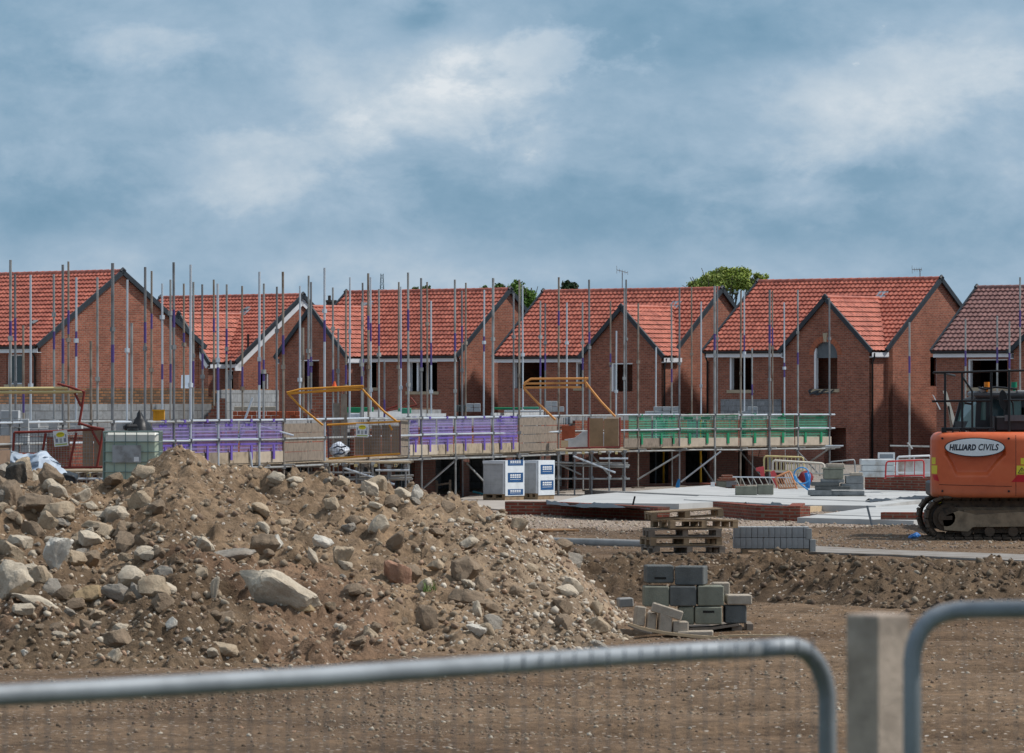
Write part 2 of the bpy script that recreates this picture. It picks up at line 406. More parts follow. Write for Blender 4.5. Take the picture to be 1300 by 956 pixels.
def house(name, label, s, ax, ay, eave_y, half, ridge_px, alpha, cross=None, wins=(), gwins=(), tile=None, white_verge=False,
          fascia=None, pipes=(), group='new brick houses in a row', fasc_all=True, door=None):
    al = R(alpha); ca, sa = math.cos(al), math.sin(al)
    tile = tile or TILE
    zr = EYE-(ay-506)/s; ze = EYE-(eave_y-506)/s
    run = half/s/sa; ov = .25; G = 2*(run-ov); L = ridge_px/s/ca
    wl = L-.12                       # wall length, verges project a little at each end
    Pa = P(ax, ay, s)
    # local origin: right front wall corner on the ground
    rot = Matrix.Rotation(-al, 3, 'Z')
    org = Vector((Pa.x, Pa.y, 0))-rot@Vector((.06, G/2, 0))
    h = thing(name, label, 'house', org, -al, group)
    ORIG[h.name] = Vector((0,0,0))
    # pixel -> local helper: x on plane y
    def lx(px, y):
        # solve (world perspective handled to first order by iterating)
        x = 0.
        for _ in range(12):
            w = org+rot@Vector((x, y, 0)); sp = F/w.y
            x += ((px-650)/sp-w.x)/ca*1.0
        return x
    def ly(px, x):
        y = 0.
        for _ in range(12):
            w = org+rot@Vector((x, y, 0)); sp = F/w.y
            y += ((px-650)/sp-w.x)/sa*1.0
        return y
    def lz(py, x, y):
        w = org+rot@Vector((x, y, 0)); return EYE-(py-506)/(F/w.y)
    pitch = math.atan2(zr-ze, run)
    zw = ze+ov*math.tan(pitch)-.03          # wall top under the roof plane
    zt = zr-.06
    wb = MB(); winobjs = []
    X0, X1 = -wl, 0.
    def window(hx0, hx1, z0, z1, y, side='front', frame='left', xg=0., sill=True, arch=False, n=1):
        if side == 'front':
            q = lambda a, d, z: (a, y+d, z); 
        else:
            q = lambda a, d, z: (xg-d, a, z)
        f = MB()
        t = .06
        f.box(q(hx0, .10, z0), q(hx0+t, .16, z1))
        f.box(q(hx1-t, .10, z0), q(hx1, .16, z1))
        f.box(q(hx0+t, .10, z1-t), q(hx1-t, .16, z1)); f.box(q(hx0+t, .10, z0), q(hx1-t, .16, z0+t))
        if n > 1:
            for k in range(1, n):
                a = hx0+(hx1-hx0)*k/n; f.box(q(a-.03, .105, z0+t), q(a+.03, .155, z1-t))
        wo = f.build('window', FRAMEW, h, world=False)
        g = MB(); g.box(q(hx0+t, .12, z0+t), q(hx1-t, .135, z1-t)); g.build('pane', GLASSD, wo, world=False)
        if sill:
            sl = MB(); sl.box(q(hx0-.1, -.05, z0-.13), q(hx1+.1, .1, z0-.001)); sl.build('sill', LINTEL, wo, world=False)
        return wo
    fh = []
    for wdef in wins:
        px0, px1, py0, py1 = wdef[:4]
        a, b = lx(px0, 0), lx(px1, 0); z1, z0 = lz(py0, a, 0), lz(py1, a, 0)
        z1 = min(z1, zw-.05)
        fh.append((a-X0, b-X0, z0, z1)); winobjs.append(('f', a, b, z0, z1, wdef[4] if len(wdef) > 4 else {}))
    if door: fh.append((lx(door[0],0)-X0, lx(door[1],0)-X0, 0.05, 2.1))
    wall(wb, (X0, 0, 0), (1,0,0), wl, [(0, zw), (wl, zw)], fh)
    gh = []
    for wdef in gwins:
        px0, px1, py0, py1 = wdef[:4]
        a, b = ly(px0, 0), ly(px1, 0); z1, z0 = lz(py0, 0, a), lz(py1, 0, a)
        gh.append((a, b, z0, z1)); winobjs.append(('g', a, b, z0, z1, wdef[4] if len(wdef) > 4 else {}))
    rz_ = lambda y: zw+(zt-zw)*(1-abs(y-G/2)/(G/2))
    wall(wb, (0, .002, 0), (0,1,0), G, [(0, zw), (G/2, zt), (G, zw)], gh, nrm=(1,0,0))
    wall(wb, (X0, .002, 0), (0,1,0), G, [(0, zw), (G/2, zt), (G, zw)], [], nrm=(-1,0,0))
    wall(wb, (X0, G, 0), (1,0,0), wl, [(0, zw), (wl, zw)], [], nrm=(0,1,0))
    cr = None
    if cross:
        # cross gable projecting forward: apex pixel, half width m, projection yf, apex y px, right eave y px
        cpx, cpy, chw, yf, cey = cross['px'], cross['py'], cross['hw'], cross['yf'], cross['ey']
        cx = lx(cpx, yf-.08); czr = lz(cpy, cx, yf-.08); cze = lz(cey, cx, yf-.08)
        cp = math.atan2(czr-cze, chw); cov = .2; cw = chw-cov
        czw = cze+cov*math.tan(cp)-.03
        ch = []
        for wdef in cross.get('wins', ()):
            px0, px1, py0, py1 = wdef[:4]
            a, b = lx(px0, yf), lx(px1, yf); z1, z0 = lz(py0, a, yf), lz(py1, a, yf)
            ch.append((a-(cx-cw), b-(cx-cw), z0, z1)); winobjs.append(('c', a, b, z0, z1, wdef[4] if len(wdef) > 4 else {}))
        if cross.get('door'):
            d0, d1, dt = cross['door']; a, b = lx(d0, yf), lx(d1, yf)
            ch.append((a-(cx-cw), b-(cx-cw), .02, lz(dt, a, yf)))
        wall(wb, (cx-cw, yf, 0), (1,0,0), 2*cw, [(0, czw), (cw, czr-.06), (2*cw, czw)], ch)
        wall(wb, (cx+cw, yf+.002, 0), (0,1,0), -yf-.004+.0, [(0, czw), (-yf, czw)], [], nrm=(1,0,0))
        wall(wb, (cx-cw, yf+.002, 0), (0,1,0), -yf-.004, [(0, czw), (-yf, czw)], [], nrm=(-1,0,0))
        cr = (cx, czr, cze, chw, yf, cp, cw, czw)
    wo = wb.build('wall', BRICK, h, world=False)
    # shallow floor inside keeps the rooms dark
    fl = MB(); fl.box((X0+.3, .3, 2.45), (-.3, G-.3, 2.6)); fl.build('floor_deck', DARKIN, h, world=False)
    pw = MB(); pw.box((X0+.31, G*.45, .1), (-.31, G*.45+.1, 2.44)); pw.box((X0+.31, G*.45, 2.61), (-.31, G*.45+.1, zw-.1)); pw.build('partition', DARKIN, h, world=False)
    # roof
    rb = MB(); S = run/math.cos(pitch)
    slope(rb, (-L+.06, -ov, ze), (1,0,0), (0, math.cos(pitch), math.sin(pitch)), L, S)
    slope(rb, (-L+.06, G+ov, ze), (1,0,0), (0, -math.cos(pitch), math.sin(pitch)), L, S)
    ro = rb.build('roof', tile, h, world=False)
    rr = MB()
    nr = int(L/.42)
    for i in range(nr):
        x0 = -L+.06+i*L/nr
        rr.path([(x0, G/2, zr+.005), (x0+L/nr-.012, G/2, zr+.02)], .10, 8)
    rr.build('ridge_tiles', tile, ro, world=False, smooth=True, angle=50)
    up = Vector((0, -math.sin(pitch), math.cos(pitch))); up2 = Vector((0, math.sin(pitch), math.cos(pitch)))
    for xe, od in ((.06, 1), (-L+.06, -1)):
        for up_, ye in ((up, -ov-.03), (up2, G+ov+.03)):
            vb = MB(); verge_strip(vb, (xe, ye, ze), (xe, G/2, zr+.02), up_, (od,0,0)); vb.build('verge', DARKTRIM, ro, world=False)
        vb = MB(); vb.path([(xe+od*.05, G/2-.12, zr+.02), (xe+od*.05, G/2, zr+.12), (xe+od*.05, G/2+.12, zr+.02)], .07, 6); vb.build('ridge_end_cap', DARKTRIM, ro, world=False)
    if white_verge:
        for k in (1,):
            for up_, ya in ((up, -ov), (up2, G+ov)):
                bb = MB(); verge_strip(bb, Vector((.03, ya, ze))-up_*.24, Vector((.03, G/2, zr))-up_*.24, up_, (1,0,0), w=.2, t=.05); bb.build('bargeboard', FASCIA, ro, world=False)
        bb = MB(); bb.box((.03, -ov-.02, ze-.42), (.08, .12, ze-.10)); bb.build('box_end', FASCIA, ro, world=False)
    # fascia + gutter on the front eave
    fb = MB()
    cuts = []
    if cr:
        cuts = [(cr[0]-cr[6]-.02, cr[0]+cr[6]+.02)]
    segs = [(X0-.03, .03)]
    for a, b in cuts:
        ns = []
        for p, q in segs:
            if a > p+.05: ns.append((p, min(q, a)))
            if b < q-.05: ns.append((max(p, b), q))
        segs = ns
    for p, q in segs:
        fb = MB(); gb = MB(); fb.box((p, -ov+.03, ze-.27), (q, -ov+.06, ze-.055)); fb.box((p, -ov+.06, ze-.27), (q, -.004, ze-.25))
        gb.path([(p, -ov-.03, ze-.06), (q, -ov-.03, ze-.06)], .055, 8); fb.build('fascia', FASCIA, ro, world=False); gb.build('gutter', GUTTER, ro, world=False)
    if cr:
        cx, czr, cze, chw, yf, cp, cw, czw = cr
        cb = MB(); zi = czr
        yi = -ov+(czr-ze)/math.tan(pitch)     # where the cross ridge meets the main slope
        S2 = chw/math.cos(cp)
        # right slope & left slope as tiled planes trimmed along the valley
        for sg in (1, -1):
            o = Vector((cx+sg*chw, yf-.08, cze)); vv = Vector((-sg*math.cos(cp), 0, math.sin(cp))); uu = Vector((0,1,0))
            nrm = Vector((sg*math.sin(cp), 0, math.cos(cp)))
            tw = .245; K = 6; prof = [0,.22,.75,1.,.75,.25]; g = .30; nc = int(round(S2/g)); g = S2/nc
            for c in range(nc):
                rows = []
                for t, hh in ((0, .052), (1, .004)):
                    d = (c+t)*g; z = cze+d*math.sin(cp)
                    yend = max(yf+.05, -ov+(z-ze)/math.tan(pitch)+.12)
                    rows.append((d, hh, yend))
                Lm = max(r[2] for r in rows)-(yf-.08); nx = max(6, int(Lm/tw*K))
                pts = []
                for d, hh, yend in rows:
                    LL = yend-(yf-.08)
                    for i in range(nx+1):
                        a = min(i*tw/K, LL); k = i % K
                        pts.append(o+uu*a+vv*d+nrm*(prof[k]*.034+hh))
                cb.grid(pts, nx+1, 2)
        cro = cb.build('cross_roof', tile, h, world=False)
        c2 = MB()
        c2.path([(cx, yf-.08, czr+.02), (cx, yi, czr+.02)], .095, 8); c2.build('ridge_tiles', tile, cro, world=False, smooth=True, angle=50)
        for sg in (1,-1):
            c3 = MB(); verge_strip(c3, (cx+sg*(chw+.03), yf-.08, cze), (cx, yf-.08, czr+.02), (sg*math.sin(cp), 0, math.cos(cp)), (0,-1,0), t=.09); c3.build('verge', DARKTRIM, cro, world=False)
        c3 = MB(); c3.path([(cx-.12, yf-.125, czr), (cx, yf-.125, czr+.12), (cx+.12, yf-.125, czr)], .07, 6)
        c3.build('ridge_end_cap', DARKTRIM, cro, world=False)
        if cross.get('wv'):
            for sg in (1,-1):
                c5 = MB()
                n_ = Vector((sg*math.sin(cp), 0, math.cos(cp)))
                verge_strip(c5, Vector((cx+sg*chw, yf-.02, cze))-n_*.24, Vector((cx, yf-.02, czr))-n_*.24, n_, (0,-1,0), w=.2, t=.06)
                c5.build('bargeboard', FASCIA, cro, world=False)
        c4 = MB(); c4.box((cx+cw+.02, yf-.02, cze-.27), (cx+chw-.04, -.01, cze-.24)); c4.box((cx+chw-.05, yf-.02, cze-.24), (cx+chw-.02, .0, cze-.05))
        c4.build('fascia', FASCIA, cro, world=False); c4 = MB(); c4.box((cx-cw-.02, yf-.02, cze-.27), (cx-chw+.04, -.01, cze-.24)); c4.box((cx-chw+.05, yf-.02, cze-.24), (cx-chw+.02, .0, cze-.05))
        c4.build('fascia', FASCIA, cro, world=False)
        # lead tray where the cross ridge meets the slope
        c6 = MB(); c6.obox((cx, yi+.15, czr+.17), (.5, .5, .03), Matrix.Rotation(pitch, 3, 'X')); c6.build('lead_saddle', M('lead', (.34,.36,.4), .5), cro, world=False)
    for k, a, b, z0, z1, opt in winobjs:
        kw = dict(n=opt.get('n', 1), sill=opt.get('sill', True))
        if opt.get('bare'):
            # empty opening: only a pale jamb liner on the left
            f = MB()
            if k == 'g': f.box((-.16, b-.06, z0), (-.02, b-.002, z1))
            else:
                yy = 0 if k == 'f' else cross['yf']
                f.box((a+.002, yy+.02, z0+.002), (a+.10, yy+.2, z1-.002)); f.box((a+.10, yy+.02, z1-.05), (b-.002, yy+.2, z1-.002))
            wo = f.build('window_opening', FRAMEW, h, world=False)
            if opt.get('sill', True) and k != 'g':
                sl = MB(); sl.box((a-.12, yy-.05, z0-.14), (b+.12, yy+.12, z0-.001)); sl.build('sill', LINTEL, wo, world=False)
            for mp in opt.get('mull', ()):
                xm_ = lx(mp, 0); mm = MB(); mm.box((xm_-.05, .06, z0+.01), (xm_+.05, .14, z1-.06)); mm.build('mullion', FRAMEW, wo, world=False)
            if opt.get('arch'):
                w2 = (b-a)/2; xc = (a+b)/2; zs = z1-w2*.95
                ar = MB(); N = 14
                pts = [(xc+w2*math.cos(math.pi*i/N), z1-w2*.95+w2*.9*math.sin(math.pi*i/N)) for i in range(N+1)]
                for i in range(N):
                    (xa, za), (xb, zb) = pts[i], pts[i+1]
                    ar.prism([(xa, yy-.004, za), (xb, yy-.004, zb), (xb, yy-.004, z1+.001), (xa, yy-.004, z1+.001)], (0,.2,0))
                ar.build('arch_spandrel', BRICK, wo, world=False)
                rg = MB()
                for i in range(N):
                    a0, a1 = math.pi*i/N, math.pi*(i+1)/N; r0, r1 = w2, w2+.24
                    f_ = lambda r, t: (xc+r*math.cos(t), yy-.012, z1-w2*.95+(r-w2*.1)*math.sin(t))
                    rg.prism([f_(r0,a0+.02), f_(r1,a0+.02), f_(r1,a1-.02), f_(r0,a1-.02)], (0,.02,0))
                rg.build('brick_arch', M('arch_brick', (.36,.12,.065), .9), wo, world=False)
                ks = MB(); ks.prism([(xc-.07, yy-.04, z1-.03), (xc+.07, yy-.04, z1-.03), (xc+.12, yy-.04, z1+.34), (xc-.12, yy-.04, z1+.34)], (0,.06,0)); ks.build('keystone', LINTEL, wo, world=False)
                bd = MB(); bd.box((a+.1, yy+.12, zs-.12), (b-.03, yy+.16, z1-.03)); bd.build('fanlight_board', M('slate_board', (.10,.12,.135), .5, bump=.3, bscale=4), wo, world=False)
                sh = MB(); pts = []
                for j in range(7):
                    for i in range(13):
                        pts.append((a-.22+(b-a+.1)*i/12, yy-.06-.05*math.sin(i*1.7+j), z0-.03-.24*j/6*(1-.5*i/12)+.03*math.sin(i*1.1)))
                sh.grid(pts, 13, 7); pts2 = [(x, y+.025, z) for x, y, z in pts]; sh.grid(pts2, 13, 7)
                sh.build('membrane_flap', M('grey_membrane', (.06,.07,.085), .5), wo, world=False)
        else:
            y = 0. if k != 'c' else cross['yf']
            if k == 'g': window(a, b, z0, z1, 0, 'gable', sill=False)
            else: window(a, b, z0, z1, y, **kw)
    for (ppx, plane, y_off) in pipes:
        if plane == 'gable': x, y = .07, ly(ppx, .07)
        elif plane == 'cross': y = cross['yf']-.07; x = lx(ppx, y)
        else: y = -.07; x = lx(ppx, y)
        pb = MB(); pb.path([(x, y-(.15 if plane != 'gable' else 0), ze-.1), (x, y-(.12 if plane != 'gable' else 0), ze-.25), (x, y, ze-.45), (x, y, .1)], .042, 8)
        pb.build('downpipe', GUTTER, h, world=False, smooth=True)
    h['_x'] = 0; del h['_x']
    return dict(o=h, lx=lx, ly=ly, lz=lz, G=G, L=L, ze=ze, zr=zr, cr=cr, rot=rot, org=org)

W_ = dict
H1 = house('brick_house', 'house at the far left, wide brick gable facing right and pale window on its front', 31, 155, 345, 440, 100, 235, 47,
      wins=[(8, 28, 450, 488, dict(n=2)), (-60, -25, 450, 488, dict(n=2))], pipes=[(44, 'front', 0)])
H2 = house('brick_house', 'house with white bargeboards on its gable, second from the left', 26.5, 384, 375, 460, 81, 191, 45,
      cross=dict(px=228, py=399, hw=2.15, yf=-1.1, ey=461, wv=True, wins=[]), wins=[(286, 296, 470, 500, dict(bare=True, sill=False))], gwins=[(330, 341, 474, 500, dict(bare=True))], white_verge=True)
H3 = house('brick_house', 'house whose front gable stands left of its long tiled roof, third from the left', 27.4, 647, 368, 452, 67, 212, 42,
      cross=dict(px=395, py=390, hw=2.35, yf=-1.2, ey=454, wins=[(379, 405, 457, 492, dict(bare=True, sill=False))]),
      wins=[(466, 478, 459, 492, dict(bare=True)), (518, 555, 459, 497, dict(bare=True, mull=(529,541)))], pipes=[(583, 'gable', 0)])
H4 = house('brick_house', 'house with a broad front gable, behind the right-hand orange gate and green guards', 28.3, 916, 367, 452, 66, 224, 40,
      cross=dict(px=789, py=390, hw=2.4, yf=-1.25, ey=453, wins=[(776, 803, 461, 497, dict(bare=True, sill=False, n=2))]),
      wins=[(651, 692, 459, 493, dict(bare=True, sill=False)), (731, 741, 460, 492, dict(bare=True, sill=True))], pipes=[(841, 'gable', 0)])
H5 = house('brick_house', 'house with an arched window and pale keystone in its front gable', 29.3, 1194, 354, 445, 75, 222, 41,
      cross=dict(px=1048, py=378, hw=2.5, yf=-1.15, ey=446, wins=[(1033, 1063, 433, 494, dict(bare=True, arch=True))], door=(1046, 1074, 543)),
      wins=[(926, 955, 453, 495, dict(bare=True))], gwins=[(1181, 1193, 453, 490, dict(bare=True))], pipes=[(898, 'front', 0)])
H6 = house('brick_house', 'house with a dull russet roof at the right edge behind the excavator', 30.3, 1478, 362, 445, 66, 222, 38, tile=TILE2,
      cross=dict(px=1345, py=384, hw=2.5, yf=-1.15, ey=447, wins=[(1330, 1356, 455, 495, dict(bare=True))]),
      wins=[(1229, 1279, 456, 492, dict(bare=True))])
# black downpipe at the corner of the arched-window house, vents and meters
def on(Hd, px, py, y=0): return Hd['lx'](px, y), Hd['lz'](py, Hd['lx'](px, y), y)
pb = MB(); c = H5['cr']; x = c[0]+c[6]+.07; y = c[4]+.12
pb.path([(x+.12, y, c[2]-.08), (x+.1, y, c[2]-.3), (x, y, c[2]-.5), (x, y, .1)], .042, 8); pb.build('downpipe', GUTTER, H5['o'], world=False, smooth=True)
c = H4['cr']; x = c[0]+c[6]+.07; pb = MB(); pb.path([(x+.12, c[4]+.12, c[2]-.08), (x, c[4]+.12, c[2]-.5), (x, c[4]+.12, .1)], .042, 8); pb.build('downpipe', GUTTER, H4['o'], world=False, smooth=True)
# grey block panels built into the arched-window house (unfinished bay left of the gable)
mb = MB(); a, b = H5['lx'](915, -.02), H5['lx'](992, -.02); z1, z0 = H5['lz'](507, a, 0), 1.6
mb.box((a, -.03, z0), (b, -.004, z1)); mb.build('block_panel', BLOCKW, H5['o'], world=False)
# roof vent tiles and a small pipe flue on the second house
def chimney_house():
    # dark chimney and roof of an older house seen over the third roof
    h = thing('distant_house', 'older dark-roofed house with a chimney beyond the third roof', 'house', P(405, 506, 22)*1.0)
    b = P(405, 506, 22); h.location = (b.x, b.y, 0); ORIG[h.name] = Vector((b.x, b.y, 0))
    mb = MB(); mb.obox((b.x, b.y, 2.6), (8, 7, 5.2), .3); mb.build('wall', BRICK, h)
    mb = MB(); rt = Matrix.Rotation(.3, 3, 'Z')
    c = Vector((b.x, b.y, 0)); q = lambda x, y, z: c+rt@Vector((x, y, z))
    mb.prism([q(-4.2,-3.8,5.2), q(-4.2,3.8,5.2), q(-4.2,0,7.9)], rt@Vector((8.4,0,0))); mb.build('roof', TILE2, h)
    cp = P(420, 381, 22)
    mb = MB(); mb.obox((cp.x, b.y, 7.7), (.45, .45, 1.5), .3); mb.obox((cp.x, b.y, 8.42), (.56,.56,.12), .3)
    ch = mb.build('chimney', M('sooty_brick', (.05,.04,.035), .9), h)
    mb = MB(); mb.tube((cp.x-.08, b.y, 8.48), (cp.x-.08, b.y, 8.75), .09, 8); mb.build('chimney_pot', M('dark_pot', (.06,.045,.04), .8), ch)
chimney_house()
b = P(1232, 506, 24)
h = thing('distant_house', 'red roof corner of a house showing between the two right-hand roofs', 'house', (b.x, b.y, 0))
mb = MB(); mb.box((b.x-2, b.y, 0), (b.x+6, b.y+7, 5.4)); mb.build('wall', BRICK, h)
mb = MB(); mb.prism([(b.x-2.3, b.y-.3, 5.4), (b.x-2.3, b.y+7.3, 5.4), (b.x-2.3, b.y+3.5, 7.85)], (8.6,0,0)); mb.build('roof', TILE, h)
def vent(Hd, px, py, label_):
    # small grey vent tile lying on the front slope
    x = Hd['lx'](px, Hd['G']*.3); z = Hd['lz'](py, x, Hd['G']*.3); pit = math.atan2(Hd['zr']-Hd['ze'], Hd['G']/2+.25)
    y = -.25+(z-Hd['ze'])/math.tan(pit)
    x = Hd['lx'](px, y)
    mb = MB(); mb.obox((x, y-.05, z+.07), (.26, .30, .07), Matrix.Rotation(pit*.75, 3, 'X'), bev=.02); mb.build('roof_vent', M('vent_grey', (.20,.21,.23), .6), Hd['o'], world=False)
vent(H2, 314, 393, ''); vent(H3, 345+118, 388, ''); vent(H1, 44, 412, '')
mb = MB(); x, z = on(H2, 303, 440); mb.tube((x, .6, z-.3), (x, .6, z+.6), .05, 8); mb.build('flue_pipe', GUTTER, H2['o'], world=False)
# ================================================================== terrain
RIDGE = [(-200,602),(-100,600),(0,600),(30,602),(60,610),(100,621),(130,627),(165,610),(190,588),(215,577),(235,575),(255,584),(280,596),(310,600),(350,607),
         (400,617),(440,622),(500,632),(540,638),(600,642),(640,656),(690,690),(720,713),(750,745),(775,770),(800,790),(840,806),(2000,806)]
RX = np.array([(a-650)/100. for a, b in RIDGE]); RZ = np.array([EYE-(b-506)/100. for a, b in RIDGE])
def smooth(t): t = np.clip(t, 0, 1); return t*t*(3-2*t)
def mound_z(X, Y, rough=True):
    X = np.asarray(X, float); Y = np.asarray(Y, float)
    zr = np.interp(X*70./np.maximum(Y, 40.), RX, RZ)      # crest height along the bearing
    zr = np.maximum(zr, -.25)
    front = 10.5+4.2*smooth((.5-X)/4.5)
    t = (70.-Y)/front
    f = np.where(t > 0, (1-np.clip(t, 0, 1))**1.12, np.where(t < -.0, 1-smooth((-t*front-.3)/5.5), 1.))
    f = np.clip(f, 0, 1)
    z = (zr+.25)*f-.25
    # ledge / hollows on the face
    z = z+.22*fbm(X*.55, Y*.4, 3, 5)*smooth(zr*2)*np.where(f > .02, 1, 0)*smooth((1-f)*6+.2)
    if rough:
        a = smooth((zr+.2)*1.5)
        z = z+a*(.42*fbm(X*1.9, Y*1.5, 4, 11)+.17*(clod(X*4.1, Y*3.1, 21)-.6)*vnoise(X*1.1, Y*1.1, 9)*1.5+.10*(clod(X*8.3, Y*6.2, 31)-.6)*(.4+vnoise(X*2,Y*2,8))+.05*(clod(X*15, Y*12, 33)-.6))
    return z
def bank_z(X, Y):
    """rough ridge of dug soil crossing the right half"""
    X = np.asarray(X, float); Y = np.asarray(Y, float)
    yc = 79.5-.32*(X-0)+.8*np.sin(X*.7)           # crest line
    w = 4.3+.5*np.sin(X*1.3+1)
    t = (Y-yc)/w
    prof = np.clip(1-np.abs(t), 0, 1); prof = smooth(prof*1.5)
    ends = smooth((X-.0)/1.0+1.2)
    h = (.50+.12*fbm(X*.8, Y*.3, 3, 3))*prof*ends
    h = h+prof*(.32*fbm(X*2.2, Y*1.8, 4, 17)+.22*(clod(X*4.5, Y*3.6, 27)-.55)+.10*(clod(X*10, Y*8, 37)-.6))
    return h-.10
def ground_z(X, Y):
    X = np.asarray(X, float); Y = np.asarray(Y, float)
    z = 1.2*(1-smooth((Y-13.)/13.))
    z = z+1.0*np.exp(-(((X+7.6)/3.2)**2+((Y-100.)/9.)**2)**2)     # raised pad behind the heap
    near = smooth((Y-30.)/6.)*(1-smooth((Y-100.)/30.))
    z = z+near*(.05*fbm(X*.5, Y*.22, 3, 41)+.025*fbm(X*3.2, Y*1.6, 3, 43))
    z = z+.16*np.exp(-((Y-111-.5*X)/5.)**2)*smooth((X+.5)/1.5)*(.3+vnoise(X*1.4, Y*.5, 72))*smooth((vnoise(X*.8, Y*.25, 71)-.25)*2.5)
    # wheel ruts along the haul track
    tr = smooth((X+1.)/2.)*smooth((Y-40)/6.)*(1-smooth((Y-72.)/3.))
    z = z+near*.035*(clod(X*2.2, Y*1.1, 45)-.5)*smooth((vnoise(X*.3, Y*.12, 46)-.35)*3)
    z = z+near*.05*fbm(X*.9, Y*.35, 3, 47)
    z = z-tr*.17*(np.abs(np.sin(Y*.83+.12*X+.3*np.sin(X*.4)))**6)
    return z
def top_z(X, Y):
    return np.maximum(np.maximum(ground_z(X, Y), mound_z(X, Y)), np.where((np.asarray(Y) > 70) & (np.asarray(X) > -1.5), bank_z(X, Y), -9))
def hit(px, py, y0=38., y1=300.):
    """first terrain point seen at this photo pixel"""
    Y = np.arange(y0, y1, .05); X = (px-650)/F*Y; Z = EYE-(py-506)/F*Y
    T = top_z(X, Y); k = np.nonzero(T >= Z)[0]
    if len(k) == 0: return Vector((X[-1], Y[-1], 0))
    k = k[0]; return Vector((X[k], Y[k], float(T[k])))
def gnd(px, py):
    """flat ground point (z=0) seen at this pixel"""
    s = (py-506)/EYE; return P(px, py, s), s

def soil_colors(me, X, Y, kind):
    n = vnoise(X*.35, Y*.2, 61)*.6+vnoise(X*1.3, Y*.7, 62)*.4
    c1 = np.array([.160,.115,.078]); c2 = np.array([.330,.262,.193])
    c = c1+(c2-c1)*n[:, None]
    if kind == 'ground':
        c = c*np.array([.78,.68,.60])
        rt = (1-np.clip(np.abs(np.sin(Y*.83+.12*X+.3*np.sin(X*.4)))**6, 0, 1)*.25)[:, None]; c = c*rt
        # haul track: browner; gravelled plots: pinkish grey; far yard: grey
        g = smooth((Y-113.-.6*X*0)/9.)[:, None]; c = c*(1-g)+np.array([.33,.265,.215])*(.85+.3*n[:, None])*g
        g = smooth((Y-140.)/20.)[:, None]; c = c*(1-g)+np.array([.30,.265,.235])*(.8+.4*n[:, None])*g
        g = smooth((Y-300.)/40.)[:, None]; c = c*(1-g)+np.array([.07,.10,.035])*g
        g = (1-smooth((Y-24)/8))[:, None]; c = c*(1-g)+np.array([.10,.11,.05])*g
    if kind == 'mound': c = c*np.array([1.0,.92,.84])*(.74+.5*vnoise(X*1.6+9, Y*1.1, 79))[:, None]
    if kind == 'ground':
        k = (np.exp(-((Y-111-.5*X)/6.)**2)*smooth((vnoise(X*.8, Y*.25, 71)-.25)*2.5)*smooth((X+.5)/1.5))[:, None]*.85; c = c*(1-k)+np.array([.125,.085,.058])*k
    if kind == 'bank':
        c = c*np.array([.50,.445,.40])
    if kind == 'mound':
        low = (smooth((X+6.2)/1.2)*0)[:, None]
        red = (vnoise(X*.5+3, Y*.3, 77) > .75)[:, None]*.3
        c = c*(1-red)+np.array([.27,.155,.105])*red
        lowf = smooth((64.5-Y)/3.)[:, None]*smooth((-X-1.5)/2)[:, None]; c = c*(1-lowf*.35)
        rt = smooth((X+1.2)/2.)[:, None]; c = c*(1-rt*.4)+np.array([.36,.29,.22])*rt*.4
    a = me.color_attributes.new('Col', 'FLOAT_COLOR', 'POINT')
    out = np.ones((len(X), 4)); out[:, :3] = c
    a.data.foreach_set('color', out.ravel())
def height_sheet(name, xs, ys, fn, kind):
    X, Y = np.meshgrid(xs, ys); X = X.ravel(); Y = Y.ravel(); Z = fn(X, Y)
    nx, ny = len(xs), len(ys)
    i = np.arange(nx-1)[None, :]+np.arange(ny-1)[:, None]*nx
    q = np.stack([i, i+1, i+1+nx, i+nx], -1).reshape(-1, 4)
    me = bpy.data.meshes.new(name)
    me.vertices.add(len(X)); me.vertices.foreach_set('co', np.stack([X, Y, Z], 1).ravel())
    me.loops.add(len(q)*4); me.loops.foreach_set('vertex_index', q.ravel().astype(np.int32))
    me.polygons.add(len(q)); me.polygons.foreach_set('loop_start', np.arange(0, len(q)*4, 4, dtype=np.int32))
    me.update(calc_edges=True)
    me.polygons.foreach_set('use_smooth', [True]*len(q))
    soil_colors(me, X, Y, kind); me.materials.append(SOIL)
    o = bpy.data.objects.new(name, me); COL.objects.link(o); return o
xs = np.concatenate([[-3000,-900,-300,-120,-60,-35,-25,-18], np.arange(-15, 15, .12), [15,18,25,35,60,120,300,900,3000]])
ys = np.concatenate([[-300,-60,-10,0,5], np.arange(8, 36, 1.), np.arange(36, 100, .12), np.arange(100, 200, 1.), [210,230,260,300,340,400,600,1200,2500,5000]])
tag(height_sheet('ground', xs, ys, ground_z, 'ground'), kind='structure')
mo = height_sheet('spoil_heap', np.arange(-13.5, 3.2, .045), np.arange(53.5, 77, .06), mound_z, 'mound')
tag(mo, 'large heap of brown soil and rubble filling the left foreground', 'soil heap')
ba = height_sheet('soil_bank', np.arange(-1.4, 14.5, .05), np.arange(69., 87., .07), bank_z, 'bank')
tag(ba, 'long low bank of dug brown earth crossing the right side', 'soil bank')

